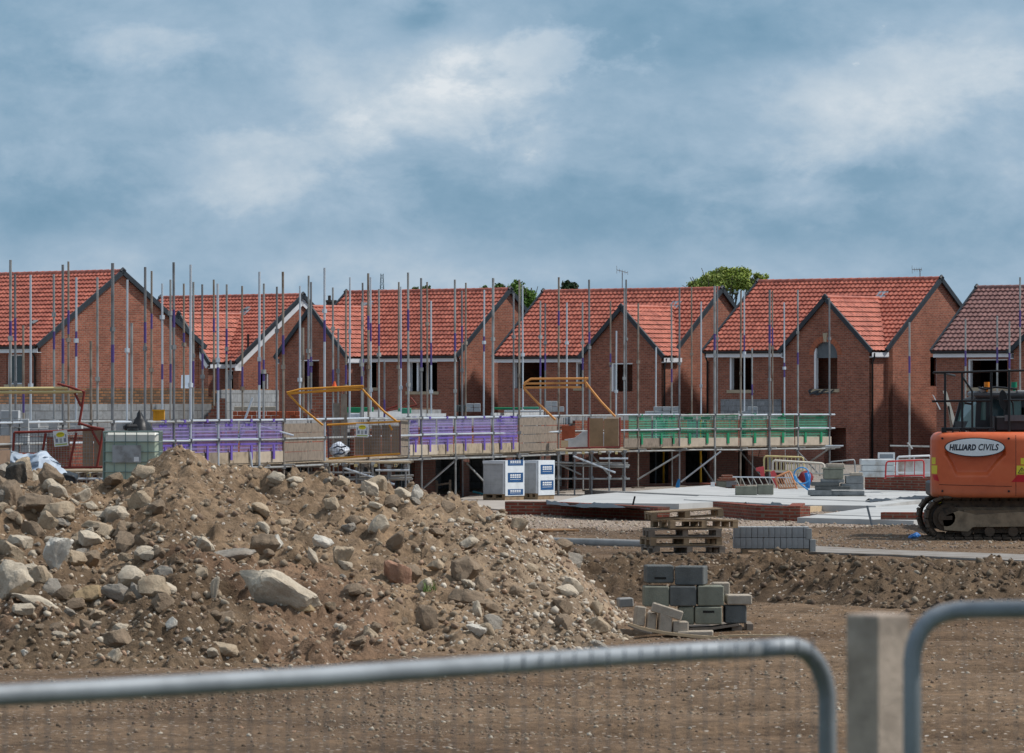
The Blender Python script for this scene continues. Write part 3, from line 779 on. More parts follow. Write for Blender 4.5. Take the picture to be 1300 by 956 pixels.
# ------------------------------------------------------------------ rocks
_ico = {}
def ico(sub):
    if sub not in _ico:
        bm = bmesh.new(); bmesh.ops.create_icosphere(bm, subdivisions=sub, radius=1)
        bm.verts.ensure_lookup_table()
        _ico[sub] = (np.array([v.co[:] for v in bm.verts]), np.array([[v.index for v in f.verts] for f in bm.faces])); bm.free()
    return _ico[sub]
def rock_shape(sub, seed, planes=13, round_=.12, rough=.05):
    d, f = ico(sub); g = np.random.RandomState(seed)
    n = g.normal(size=(planes, 3)); n /= np.linalg.norm(n, axis=1)[:, None]
    h = g.uniform(.60, .92, planes)
    dn = d@n.T
    r = np.where(dn > .05, h/np.maximum(dn, .05), 9.)
    k = 1/round_
    rr = -np.log(np.exp(-k*np.minimum(r, 3)).sum(1)+np.exp(-k*1.35))/k
    p = d*rr[:, None]
    if rough:
        q = (vnoise(p[:,0]*2.3+seed, p[:,1]*2.3+p[:,2]*1.7, seed)-.5)*1.0+(vnoise(p[:,0]*6+seed, p[:,1]*6-p[:,2]*5, seed+3)-.5)*.5+(vnoise(p[:,2]*13+seed, p[:,1]*13-p[:,0]*9, seed+5)-.5)*.25
        p = p*(1+rough*2*q)[:, None]
    return p, f
def boulder(px, py, w, h, tone, label, seed, tilt=0., depth=None, name='boulder', sink=.28, planes=17, sub=4, rough=.10, group=None, hy=None):
    """boulder whose middle shows at px,py with size w x h in photo pixels"""
    g = hit(px, py+h*.30) if hy is None else hit(px, hy)
    s = F/g.y; W = w/s; H = h/s; D = depth/s if depth else (W+H)*.5
    p, f = rock_shape(sub, seed, planes, .022, rough)
    p = p/np.abs(p).max(0)*np.array([W/2, D/2, H/2])
    a = R(tilt); c, sn = math.cos(a), math.sin(a)
    if tilt:
        p = p/np.array([W/2, D/2, H/2]); 
        p = p*np.array([W/2, D/2, H/2])
        x = p[:,0]*c+p[:,2]*sn; z = -p[:,0]*sn+p[:,2]*c; p = np.stack([x, p[:,1], z], 1)
    cz = EYE-(py-506)/s
    me = bpy.data.meshes.new(name); me.from_pydata(p.tolist(), [], f.tolist()); me.materials.append(BO[tone])
    me.polygons.foreach_set('use_smooth', [True]*len(f)); me.update(); me.set_sharp_from_angle(angle=R(24))
    o = bpy.data.objects.new(name, me); COL.objects.link(o)
    o.location = ((px-650)/s, g.y+D*.18, cz)
    tag(o, label, 'boulder', group); return o
B = [
 (357,750,118,62,'pale','large long pale tan slab of stone slanting down the heap',31,50),
 (70,700,48,60,'white','rounded pale grey-white boulder on the left of the heap',0,40),
 (506,733,44,38,'red','smooth reddish-brown boulder in the middle of the heap',12,34),
 (590,721,46,42,'brown','round earthy brown boulder right of the reddish one',0,40),
 (300,706,70,24,'grey','flat grey stone with a dark left end above the tan slab',-14,34),
 (62,605,42,38,'brown','soil-covered brown boulder perched on the left crest',10,36),
 (22,600,34,38,'dark','black-grey boulder at the very left of the crest',0,34),
 (40,640,56,32,'brown','wide earth-coloured boulder below the two crest boulders',0,40),
 (75,652,48,30,'tan','blocky tan boulder beside a flat grey stone, upper left',-8,36),
 (8,628,40,44,'brown','brown boulder cut by the left edge of the photo, upper one',0,40),
 (135,657,88,20,'pale','long flat pale slab lying across the upper left of the heap',-3,30),
 (125,671,48,18,'tan','flat tan stone directly under the long pale slab',18,26),
 (113,686,38,26,'pale','pale angular block left of the hollow in the heap',0,26),
 (80,664,36,13,'grey','thin grey stone above the white boulder',14,20),
 (20,738,56,58,'pale','cream boulder at the left edge, lower one',26,40),
 (45,765,72,20,'pale','low flat cream slab at the lower left',14,30),
 (112,757,50,28,'ochre','ochre-brown rounded boulder at the lower left',-8,34),
 (152,754,50,26,'grey','grey-brown boulder right beside the ochre one',16,32),
 (273,746,13,44,'pale','narrow pale stone standing upright like a stake',8,10),
 (372,610,26,17,'pale','pale wedge-shaped stone on the crest below the dark scaffold',-14,20),
 (430,612,28,20,'tan','tan block on the crest under the middle loading bay',-24,22),
 (470,620,26,22,'pale','pale rounded stone on the crest right of the tan block',22,22),
 (511,629,28,22,'pale','pale earthy lump, left of a close pair on the crest',0,22),
 (529,628,17,24,'white','narrow whitish stone, right of a close pair on the crest',30,16),
 (409,689,30,17,'white','whitish rounded stone at mid-heap right of centre',14,20),
 (434,708,32,36,'tan','tan lumpy block below the whitish stone at mid-heap',22,28),
 (398,708,14,32,'pale','thin pale splinter of stone beside the tan lumpy block',-24,12),
 (350,692,20,28,'white','white patchy stone above the tan slab',0,14),
 (335,694,44,36,'brown','earthy lump left of the white patchy stone',0,26),
 (725,742,36,36,'pale','pale pointed rock at the right toe of the heap',24,30),
 (329,645,32,22,'tan','tan lump high on the heap under the purple guards',14,24),
 (360,663,22,16,'tan','small tan stone with a grey spot, upper middle of heap',0,18),
 (218,792,15,18,'white','small white oval stone low on the brown slope',28,12),
 (31,829,15,12,'white','small white stone near the lower left corner',0,12),
 (286,827,38,22,'tan','tan stone at the bottom of the heap just above the railing',16,24),
 (590,760,52,30,'brown','low brown rock below the round earthy boulder',14,34),
 (618,771,30,24,'brown','brown rounded rock beside the low brown rock',-8,24),
 (555,718,28,18,'tan','tan oval stone left of the round earthy boulder',6,20),
 (540,744,24,22,'pale','pale stone partly buried below the reddish boulder',0,20),
 (606,801,30,20,'white','whitish angular stone just above the railing, centre',0,18),
 (375,770,50,28,'ochre','ochre lump at the lower end of the tan slab',0,30),
 (540,787,36,40,'brown','earthy brown clod low on the heap, centre',0,30),
 (205,725,30,16,'grey','flat grey-brown stone left of the upright stone',18,18),
 (255,690,30,20,'pale','pale stone left of the flat grey stone',0,22),
 (210,749,52,20,'pale','pale brown ledge of stone left of the upright stone, lower',10,26),
 (420,640,26,18,'tan','tan stone under the crest at the middle loading bay',0,20),
 (477,642,20,11,'pale','pale flat pebble-like stone under the crest, right',0,14),
 (500,690,24,40,'brown','brown ledge right of the tan lumpy block',24,26),
 (148,813,46,32,'brown','grey-brown clod low on the left slope',8,30),
 (760,795,36,26,'tan','dusty tan rock where the heap meets the block pallet',0,28),
 (655,752,24,20,'brown','dark earthy rock on the right face of the heap',0,20),
 (606,775,12,26,'pale','upright pale stone under the brown rocks',-6,12),
]
for i, (px, py, w, h, tone, label, tilt, dep) in enumerate(B):
    boulder(px, py, w, h, tone, label, 100+i*3, tilt, dep)

t_ = hit(545, 752)
mb = MB(); r_ = random.Random(4)
for k in range(46):
    a = r_.uniform(0, 6.28); l = r_.uniform(.06, .17); b_ = t_+Vector((r_.uniform(-.07,.07), r_.uniform(-.07,.07), -.01)); tp = b_+Vector((math.cos(a)*l*.55, math.sin(a)*l*.55, l)); w_ = Vector((-math.sin(a), math.cos(a), 0))*.006
    mb.add([b_-w_, b_+w_, tp], [(0,1,2)])
mb.solo('grass_tuft', M('weed_green', (.12,.19,.04), .7), 'small green tuft of grass growing on the heap beside the reddish boulder', 'grass tuft')

# medium stones: one of each shape, then copies
TONES = [('pale', 'pale broken stone lying loose in the rubble heap', 'pale stones in the rubble heap'),
         ('tan', 'tan broken stone lying loose in the rubble heap', 'tan stones in the rubble heap'),
         ('brown', 'earth-brown lump lying loose in the rubble heap', 'brown lumps in the rubble heap'),
         ('grey', 'grey broken stone lying loose in the rubble heap', 'grey stones in the rubble heap')]
proto = []
for k in range(12):
    p, f = rock_shape(3, 900+k, 14, .022, .09)
    p = p/np.abs(p).max(0)*.5*np.array([1, .85, .7])
    for ti, (tn, lb, gr) in enumerate(TONES):
        me = bpy.data.meshes.new('stone'); me.from_pydata(p.tolist(), [], f.tolist()); me.materials.append(BO[tn])
        me.polygons.foreach_set('use_smooth', [True]*len(f)); me.update(); me.set_sharp_from_angle(angle=R(26)); proto.append((me, ti))
g = np.random.RandomState(5); n = 0
while n < 292:
    lf = g.rand() < .34; px = g.uniform(-5, 210) if lf else g.uniform(-5, 800); py = g.uniform(600, 790) if lf else g.uniform(600, 862)
    q = hit(px, py)
    if q.y > 75 or float(mound_z(q.x, q.y)) < q.z-.02 or q.z < -.1: continue
    s = F/q.y; w = (7+(36 if lf else 24)*g.rand()**2.4)/s*1.2
    me, ti = proto[int(g.choice([0,1,2,3], p=[.30,.28,.34,.08]))+4*g.randint(12)]
    o = bpy.data.objects.new('stone', me); COL.objects.link(o)
    o.location = (q.x, q.y+.02, q.z+w*.03); o.scale = (w, w, w*g.uniform(.8, 1.25))
    o.rotation_euler = (g.uniform(-.5,.5), g.uniform(-.5,.5), g.uniform(0, 6.28))
    tag(o, TONES[ti][1], 'stone', TONES[ti][2]); n += 1

def pebbles(name, pts, sizes, cols, seed, sub=1):
    d, f = ico(sub) if sub else (None, None)
    g = np.random.RandomState(seed); shapes = [rock_shape(sub, 50+k, 12, .02, .06)[0]*np.array([1,.85,.6+.02*k]) for k in range(14)]
    N = len(pts); nv = len(d); V = np.empty((N, nv, 3)); 
    k = g.randint(14, size=N); a = g.uniform(0, 6.28, N); S = np.array(shapes)[k]
    tl = g.uniform(-.6, .6, N)
    x = S[:,:,0]*np.cos(tl)[:,None]+S[:,:,2]*np.sin(tl)[:,None]; z = -S[:,:,0]*np.sin(tl)[:,None]+S[:,:,2]*np.cos(tl)[:,None]; y = S[:,:,1]
    c, s = np.cos(a)[:,None], np.sin(a)[:,None]
    V[:,:,0] = x*c-y*s; V[:,:,1] = x*s+y*c; V[:,:,2] = z
    V = V*(np.asarray(sizes)*.5)[:,None,None]+np.asarray(pts)[:,None,:]
    Fc = (f[None]+(np.arange(N)*nv)[:,None,None]).reshape(-1, 3)
    me = bpy.data.meshes.new(name)
    me.vertices.add(N*nv); me.vertices.foreach_set('co', V.ravel())
    me.loops.add(len(Fc)*3); me.loops.foreach_set('vertex_index', Fc.ravel().astype(np.int32))
    me.polygons.add(len(Fc)); me.polygons.foreach_set('loop_start', np.arange(0, len(Fc)*3, 3, dtype=np.int32)); me.update(calc_edges=True)
    at = me.color_attributes.new('Col', 'FLOAT_COLOR', 'POINT'); cc = np.ones((N, nv, 4)); cc[:,:,:3] = np.asarray(cols)[:,None,:]
    at.data.foreach_set('color', cc.ravel()); me.materials.append(STONE)
    o = bpy.data.objects.new(name, me); COL.objects.link(o); return o
def palette(g, N, pale=.3):
    base = np.array([[.20,.145,.10],[.26,.195,.135],[.32,.255,.185],[.23,.165,.12]]); light = np.array([[.48,.41,.32],[.42,.345,.26],[.56,.50,.41],[.36,.24,.165]])
    c = np.where((g.rand(N) < pale)[:,None], light[g.randint(4, size=N)], base[g.randint(4, size=N)])
    return c*g.uniform(.8, 1.15, N)[:,None]
g = np.random.RandomState(9)
N = 26000
Y = 70-15.5*g.rand(N)**.9*1.02+1.6; X = g.uniform(-.098, .024, N)*Y; Z = mound_z(X, Y); Gz = ground_z(X, Y)
ok = Z > Gz-.02; X, Y, Z = X[ok], Y[ok], Z[ok]; N = len(X)
right = smooth((X+1.6)/2.2)
sz = .018+.10*g.rand(N)**4.5+.012*right
keep = g.rand(N) < (.45+.55*right+.3*vnoise(X*1.2, Y, 3)); X, Y, Z, sz, right = X[keep], Y[keep], Z[keep], sz[keep], right[keep]; N = len(X)
cols = palette(g, N, .22); wh = g.rand(N) < right*.35; cols[wh] = np.array([.56,.50,.42])*g.uniform(.8,1.1,(wh.sum(),1))
tag(pebbles('rubble_gravel', np.stack([X, Y, Z+sz*.1], 1), sz, cols, 3), 'small stones and crumbs of soil strewn over the heap', 'gravel', kind='stuff')
# clods of the bank
N = 9000
X = g.uniform(-1.2, 10.5, N); Y = 79.5-.32*X+g.uniform(-5, 3.5, N); Z = bank_z(X, Y); ok = Z > ground_z(X, Y)+.0; X, Y, Z = X[ok], Y[ok], Z[ok]; N = len(X)
sz = .025+.12*g.rand(N)**3.5
tag(pebbles('earth_clods', np.stack([X, Y, Z+sz*.05], 1), sz, palette(g, N, .04)*.58, 5), 'crumbly clods of earth covering the low bank', 'clods', kind='stuff')
# loose gravel of the haul track and the plots
N = 26000
py = 735+215*g.rand(N)**1.15; Y = 7000*2.8/(py-506); X = (g.uniform(-700, 720, N))/7000*Y
cl = vnoise(X*.5, Y*.25, 88); ok = g.rand(N) < .30+1.3*(cl > .60); X, Y = X[ok], Y[ok]; Z = ground_z(X, Y); N = len(X)
sz = .012+.055*g.rand(N)**3
N2 = 9000; py2 = 650+48*g.rand(N2)**1.7; Y2 = 7000*2.8/(py2-506); X2 = g.uniform(-60, 680, N2)/7000*Y2; Z2 = ground_z(X2, Y2); s2 = .03+.07*g.rand(N2)**2.5
c2_ = palette(g, N2, .45); c2_[g.rand(N2) < .4] = np.array([.42,.34,.29]); c2_[py2 > 676] *= .6
tag(pebbles('loose_gravel', np.concatenate([np.stack([X, Y, Z], 1), np.stack([X2, Y2, Z2], 1)]), np.concatenate([sz, s2]), np.concatenate([palette(g, N, .18)*.85, c2_]), 7),
    'pale gravel scattered over the haul track and house plots', 'gravel', kind='stuff')
# ================================================================== unfinished plots and their scaffolds
LINE = [(-60,62),(0,60.5),(130,57.5),(203,56),(360,53),(520,47.5),(660,44.5),(785,41),(862,40),(980,39.2),(1070,38.5)]
def ls(px, back=0.):
    s = float(np.interp(px, [a for a, b in LINE], [b for a, b in LINE])); return F/(F/s+back)
def LP(px, z, back=0.):
    s = ls(px, back); return Vector(((px-650)/s, F/s, z))
def LPs(px, z, back=0.):
    """stand on the scaffold line below pixel px, stepped back square to it"""
    a = LP(px-1, z); b = LP(px+1, z); d = (b-a).normalized(); n = Vector((-d.y, d.x, 0))
    if n.y < 0: n = -n
    return LP(px, z)+n*back
ZP = 1.28
POLES = [(13,330,'l'),(20,348,0),(30,413,0),(39,349,0),(69,348,0),(80,336,'l'),(87,332,0),(96.5,352,0),(124,352,0),(143,334,'l'),(115.6,433,'l'),(161,355,0),(167,410,'l'),(184,339,'l'),(192,344,0),
 (206,360,0),(216.6,355,0),(221,333,'l'),(233.5,360,0),(241.8,336,'l'),(245,358,0),(257.5,361,0),(272,355,0),(277,360,'l'),(287,361,0),(293,457,0),(308,363,0),(329,345,'l'),(334.5,360,0),(351,364,0),(360,345,'l'),
 (380.5,363,0),(391,350,0),(395,358,0),(385,416,0),(412,340,'l'),(423,365,0),(429,417,0),(439,369,0),(443.6,352,0),(459,383,0),(461,359,0),(468,347,'l'),(471,352,0),(481,367,0),(488,459,0),(506,358,0),(509,364,0),
 (518.5,346,'l'),(535,353,'l'),(542.6,358,0),(547.5,382,0),(578,355,'l'),(587,369,0),(591,359,0),(614,368,0),(625.4,353,'l'),(652,372,0),(659,355,'l'),(664,362,0),(686,382,0),(692,385,0),(709,352,'l'),(719.6,384,0),
 (740,384,0),(748.6,355,'l'),(775,382,0),(782,420,0),
 (792.4,366,0),(795,355,0),(810,385,'l'),(832.5,441,0),(853,386,0),(862.4,365,'l'),(878.3,364,0),(890,383,0),(907.4,363,'l'),(910,363,0),(940,369,'l'),(945,369,0),(955,442,0),(976.8,368,'l'),(981,369,0),
 (996,384,0),(1013,368,'l'),(1053,378,'l')]
BACKS = [1.3, 8.2, 9.6, 4.8]
steelmats = [STEEL, STEELD, STEELR, STEELB]
def scaffold(name, label, x0, x1):
    p0 = LP((x0+x1)/2, 0); t = thing('scaffolding', label, 'scaffolding', (p0.x, p0.y, 0), 0, 'tube scaffolds round the unfinished plots')
    fr = []
    for i, (px, yt, k) in enumerate(POLES):
        if not (x0 <= px < x1): continue
        if k == 'l': a = LP(px, 0); fr.append(px)
        else:
            b = BACKS[(i*7) % 4]; a = LP(px, 0, b); 
        s = F/a.y; z1 = EYE-(yt-506)/s; z0 = float(ground_z(a.x, a.y))-.02
        mb = MB(); r = .029 if k == 'l' else .025
        if px in (143, 907.4, 976.8, 625.4, 385): r = .036
        j = z1-.9-1.2*rnd.random(); j2 = j-.35-.3*rnd.random(); lean = rnd.uniform(-.02, .02)
        pt = lambda z: (a.x+lean*(z-1.3)/5, a.y, z)
        mb.tube(pt(z0), pt(j2), r, 8, 0); mb.tube(pt(j2), pt(j), r*1.05, 8, 1 if rnd.random() < .55 else 0); mb.tube(pt(j), pt(z1), r, 8, 0)
        zz = 3.0+rnd.random()*2
        if zz < z1-.3: mb.obox((a.x+lean*(zz-1.3)/5, a.y, zz), (.085,.085,.10), rnd.random())
        mb.build('standard', [steelmats[(i*5) % 4], PURP], t, smooth=True, angle=40)
    fr = sorted(fr)
    ends = [x0+2]+fr+[x1-2]
    # ledgers: top rail, middle rail, ledger under the boards, low ledger
    for z, r in ((ZP+1.0, .026), (ZP+.55, .025), (ZP-.12, .026)):
        q = [x0+1]+fr[1::2]+[x1-1]
        for a, b in zip(q, q[1:]):
            mb = MB(); A = LP(a, z+rnd.uniform(-.015,.015)); B_ = LP(b, z+rnd.uniform(-.015,.015)); dd = (B_-A).normalized()*.12
            mb.tube(A-dd+Vector((0,-.05,0)), B_+dd+Vector((0,-.05,0)), r, 8)
            mb.build('ledger', STEELB if z > ZP and rnd.random() < .6 else STEEL, t, smooth=True, angle=40)
    q = [x0+1, x1-1]
    for z in (ZP+1.0, ZP-.12):
        mb = MB(); mb.tube(LPs(q[0], z, 1.25), LPs(q[1], z, 1.25), .025, 8); mb.build('ledger', STEELD, t, smooth=True, angle=40)
    # couplers
    for px in fr:
        for z in (ZP+1.0, ZP+.55, ZP-.12): mb = MB(); mb.obox(LP(px, z)+Vector((0,-.045,0)), (.10,.09,.09), rnd.random()*.6); mb.build('coupler', STEELD, t)
        mb = MB(); A = LPs(px, ZP-.07, -.28); B_ = LPs(px, ZP-.07, 1.45); mb.tube(A, B_, .025, 8); mb.build('transom', STEEL, t, smooth=True, angle=40)
        mb = MB(); b0 = LP(px, 0); b0.z = float(ground_z(b0.x, b0.y)); mb.obox(b0+Vector((0,0,.02)), (.35,.25,.05), .4); mb.build('sole_board', WOODG, t)
    # deck of boards and toe boards
    n = max(2, int((x1-x0)/52))
    for i in range(n):
        a = x0+(x1-x0)*i/n+.4; b = x0+(x1-x0)*(i+1)/n-.4
        mb = MB()
        for k in range(5):
            o0, o1 = .02+k*.245, .02+k*.245+.225; zz = ZP+rnd.uniform(-.004,.004)
            mb.prism([LPs(a, zz-.038, o0), LPs(b, zz-.038, o0), LPs(b, zz-.038, o1), LPs(a, zz-.038, o1)], (0,0,.038))
        mb.build('deck_boards', BOARD, t)
    return t, fr
def toe(t, spans):
    for a, b, m in spans:
        mb = MB(); A = LP(a+.6, ZP); B_ = LP(b-.6, ZP)
        n = Vector((0, .045, 0)); mb.prism([A, B_, B_+Vector((0,0,.27)), A+Vector((0,0,.27+rnd.uniform(-.02,.02)))], n); mb.build('toe_board', m, t)
def guard(t, a, b, m1, m2, tilt=0.):
    A = LP(a+1.5, 0)+Vector((0,.075,0)); B_ = LP(b-1.5, 0)+Vector((0,.075,0)); d = B_-A; L = d.length; d = d/L; n = Vector((-d.y, d.x, 0)); ang = math.atan2(d.y, d.x)
    z0, z1 = ZP+.12, ZP+1.0
    mb = MB()
    nb = int(L/.07)
    for i in range(nb+1):
        p = A+d*(L*i/nb); mb.obox(p+Vector((0,0,(z0+z1)/2)), (.019, .008, z1-z0), ang)
    for z in [z0+.08*k for k in range(12)]:
        mb.obox(A+d*L/2+Vector((0,0,z)), (L, .009, .022), ang)
    g_ = mb.build('brick_guard', m2, t)
    mb = MB()
    mb.obox(A+d*L/2+Vector((0,0,z1-.01))-n*.005, (L, .02, .05), ang); mb.build('top_band', m1, g_); mb = MB(); mb.obox(A+d*L/2+Vector((0,0,z0+.33))-n*.005, (L, .018, .05), ang)
    mb.build('middle_band', m1, g_)
    K = max(1, int(round(L/1.15)))
    for k in range(K):
        q = A+d*L*((k+.5)/K)
        mb = MB(); mb.obox(q+Vector((0,0,z0+.13))-n*.07, (.11, .02, .34), ang+rnd.uniform(-.05,.05)); mb.build('foot_clip', m1, g_); mb = MB(); mb.obox(q+Vector((0,0,z1+.0))-n*.03, (.10, .10, .07), ang)
        if rnd.random() < .6: mb.obox(q+Vector((0,0,z1-.10))-n*.01, (.45, .010, .07), ang)
        mb.build('top_clip', m1, g_)
S1, f1 = scaffold('s', 'tube scaffold with purple guards round the leftmost unfinished plot', -45, 360.5)
S2, f2 = scaffold('s', 'tube scaffold with weathered board panels round the middle unfinished plot', 360.5, 785)
S3, f3 = scaffold('s', 'tube scaffold with green guards round the right-hand unfinished plot', 785, 1058)
for a, b in [(192,220),(220,242),(242,277),(277,303),(303,328),(328,360)]: guard(S1, a, b, PURPG, PURPL)
for a, b in [(517,532),(532,554),(554,576),(576,600),(600,624),(624,658)]: guard(S2, a, b, PURPG, PURPL)
for a, b in [(797,828),(828,862),(862,885),(885,907),(907,938),(938,975),(975,1009),(1009,1052)]: guard(S3, a, b, GREENG, GREENL)
toe(S1, [(192,277,WOODG),(277,328,BOARD),(328,360,BOARDN)])
toe(S2, [(520,556,BOARDN),(556,576,BOARD),(576,624,BOARD),(624,659,BOARD)])
toe(S3, [(792,862,WOODG),(862,938,BOARDN),(938,1009,BOARDN),(1009,1056,BOARDN)])
def planks(t, a, b, z0, z1, n, m=PLY, off=-.03):
    for k in range(n):
        za = z0+(z1-z0)*k/n+.012; zb = z0+(z1-z0)*(k+1)/n-.004
        A = LP(a, za)+Vector((0,off,0)); B_ = LP(b, za)+Vector((0,off,0)); mb = MB()
        sk = rnd.uniform(-.012,.012)
        mb.prism([A, B_, B_+Vector((0,0,zb-za+sk)), A+Vector((0,0,zb-za))], (0,.04,0)); mb.build('side_board', m, t)
planks(S2, 361, 411, ZP, ZP+.92, 4, WOODG); planks(S2, 659, 707, ZP, ZP+.98, 4, WOODG)
planks(S2, 506, 518, ZP, ZP+.95, 4, WOODG); planks(S1, -40, 14, ZP-.5, ZP+.75, 4, PLY); planks(S2, 784, 786, ZP, ZP+.9, 1)
planks(S2, 770, 788, ZP, ZP+.95, 3, WOODG)
# raking braces from standard to standard
def brace(t, x0, y0, x1, y1, s, m=STEEL, r=.026, back=0, nm='brace'):
    mb = MB(); A = P(x0, y0, s); B_ = P(x1, y1, s); A.y += back; B_.y += back
    mb.tube(A, B_, r, 8); return mb.build(nm, m, t, smooth=True, angle=40)
brace(S3, 809, 609, 862, 577, 41, back=-.1); brace(S3, 864, 612, 915, 573, 40, STEELB, back=-.12); brace(S3, 890, 588, 906, 612, 39.5, back=.4)
brace(S3, 940, 573, 970, 608, 39, back=.5); brace(S3, 1010, 570, 1042, 604, 39, STEELD, back=.2); brace(S3, 1030, 586, 1052, 571, 38.6, back=.5)
brace(S3, 1008, 566, 1070, 566, 38.6, STEELB, back=-.3); brace(S3, 1022, 569, 1066, 568, 38.6, BOARDN if False else STEEL, back=-.4)
brace(S2, 537, 620, 583, 580, 46, STEELB, back=-.1); brace(S2, 592, 588, 624, 622, 45.5, back=.4); brace(S1, 318, 574, 321, 600, 54, STEELB, back=-.15)
brace(S1, 324, 600, 341, 587, 53.8, BOARD, .03, back=-.2); brace(S1, 300, 560, 320, 505, 54, STEELB, back=.35); brace(S1, 330, 541, 373, 553, 53, STEELB, back=-.15)
brace(S2, 355, 593, 379, 611, 52, STEEL, back=-.1); brace(S1, 296, 570, 309, 546, 54, STEELB, back=.4)
for a, b, yy_ in ((380, 470, 600), (345, 411, 592)): brace(S2, a, yy_, b, yy_+1, 51, STEELD, back=.6, nm='ledger')
# ---------------------------------------------------------------- walls going up
def wseg(mb, a, b, z0, z1, back, th=.1, holes=()):
    """wall between pixels a,b of the line; holes as (pa, pb, za, zb)"""
    A = LPs(a, 0, back); B_ = LPs(b, 0, back); u = (B_-A).normalized(); W = (B_-A).length; n = Vector((u.y, -u.x, 0))
    hs = [((pa-a)/(b-a)*W, (pb-a)/(b-a)*W, max(za, z0+.001), min(zb, z1-.001)) for pa, pb, za, zb in holes if zb > z0+.05 and za < z1-.05]
    wall(mb, A, u, W, [(0, z1), (W, z1)], hs, z0=z0, th=th, nrm=n)
def bxw(name, m, a, b, z0, z1, back, dep, parent):
    A = LPs(a, 0, back); B_ = LPs(b, 0, back); u = (B_-A).normalized(); n = Vector((-u.y, u.x, 0)); n = n if n.y > 0 else -n
    mb = MB(); mb.prism([A+Vector((0,0,z0)), B_+Vector((0,0,z0)), B_+n*dep+Vector((0,0,z0)), A+n*dep+Vector((0,0,z0))], (0,0,z1-z0)); return mb.build(name, m, parent)
# brick colour in object space works only along x+y, fine for any heading
p = LP(150, 0, 3); U1 = thing('unfinished_house', 'half-built brick and block walls of the leftmost plot', 'unfinished house', (p.x, p.y, 0), 0, 'unfinished houses inside scaffolds')
p = LP(570, 0, 3); U2 = thing('unfinished_house', 'half-built brick and block walls behind the middle purple guards', 'unfinished house', (p.x, p.y, 0), 0, 'unfinished houses inside scaffolds')
p = LP(920, 0, 3); U3 = thing('unfinished_house', 'half-built brick and block walls behind the green guards', 'unfinished house', (p.x, p.y, 0), 0, 'unfinished houses inside scaffolds')
mb = MB(); wseg(mb, -50, 357, 1.12, 1.98, 1.55, .1, [(30,70,0,2.5),(230,262,.5,2.6),(296,322,.5,2.6),(120,150,.5,2.6)]); mb.build('brick_wall', BRICK3, U1); mb = MB(); wseg(mb, -50, 357, 0, 1.118, 1.55, .1, [(30,70,0,2.5),(230,262,.3,2.6),(296,322,.3,2.6),(120,150,.3,2.6)]); mb.build('shaded_lower_wall', BRICK4, U1)  # wall split below deck height, lower part in the brick with painted shade
mb = MB(); wseg(mb, -50, 357, 0, 2.12, 1.72, .1, [(30,70,0,2.5),(230,262,.5,2.6),(296,322,.5,2.6),(120,150,.5,2.6)]); mb.build('block_wall', BLOCKW, U1)
def rearwall(par, pa, pb, s, yb, yt, s2=None):
    s2 = s2 or s
    a = P(pa, 506, s); b = P(pb, 506, s2); u = (b-a); u.z = 0; W = u.length; u.normalize(); n = Vector((u.y, -u.x, 0))
    zb = EYE-(yb-506)/s; zt = EYE-(yt-506)/s
    mb = MB(); wall(mb, (a.x, a.y, 0), u, W, [(0, zb), (W, zb)], [], th=.1, nrm=n); mb.build('block_wall', BLOCKW, par)
    mb = MB(); o = Vector((a.x, a.y, 0))-n*.17
    st = [(0, zt)]; k = max(4, int(W/.9))
    wall(mb, o, u, W, [(0, zt-.06), (W*.3, zt), (W*.3+.01, zt-.02), (W*.97, zt-.0), (W*.97+.01, zt-.25), (W, zt-.25)], [], th=.1, nrm=n); mb.build('brick_wall', BRICK2, par)
rearwall(U1, -60, 279, 49.5, 513, 492, 47.5)
rearwall(U1, 281, 354, 48, 495, 493.5, 46.5)
rearwall(U2, 445, 560, 44, 521, 519, 41)
# stepped end of a brick pier on the left plot
mb = MB()
for k in range(7): 
    a = 258+k*3.2; A = P(a, 506, 52); B_ = P(287, 506, 52)
    mb.box((A.x, A.y, EYE-(538-4.6*k-506)/52), (B_.x, A.y+.22, EYE-(538-4.6*(k+1)-506)/52))
mb.build('stepped_pier', BRICK, U1)
mb = MB(); A = P(396, 506, 48.5); B_ = P(439, 506, 47.5); mb.box((A.x, A.y, 0), (B_.x, A.y+.33, EYE-(496-506)/48)); mb.build('brick_pier', BRICK, U2)
H2p = [(380,408,.1,1.2),(424,454,.1,1.2),(466,498,.05,1.2),(504,530,.1,1.2),(546,570,.1,1.2),(596,632,.1,1.2),(640,690,.1,1.2),(704,742,.1,1.2),(756,778,.1,1.2)]
H2o = [(470,498,.4,2.6),(546,566,.4,2.02),(590,612,.4,2.02),(715,742,.3,2.6)]
mb = MB(); wseg(mb, 362, 784, 1.12, 2.0, 1.55, .1, H2o); mb.build('brick_wall', BRICK3, U2); mb = MB(); wseg(mb, 362, 784, 0, 1.118, 1.55, .1, H2p); mb.build('shaded_lower_wall', BRICK4, U2)
mb = MB(); wseg(mb, 362, 784, 1.12, 2.24, 1.72, .1, H2o); mb.build('block_wall', BLOCKW, U2)
for a, b, z in ((538,585,2.42),(585,640,2.36),(700,760,2.36),(640,664,2.25)): bxw('block_course', ABLOCK, a, b, 2.245, z+.02, 1.72, .1, U2)
H3p = [(876,902,.1,1.2),(920,950,.1,1.2),(986,998,.1,1.2)]
H3o = [(878,898,.2,2.1),(922,946,.2,2.1),(988,996,.1,2.1)]
mb = MB(); wseg(mb, 788, 1046, 1.12, 2.12, 1.55, .1, H3o); mb.build('brick_wall', BRICK3, U3); mb = MB(); wseg(mb, 788, 1046, 0, 1.118, 1.55, .1, H3p); mb.build('shaded_lower_wall', BRICK4, U3)
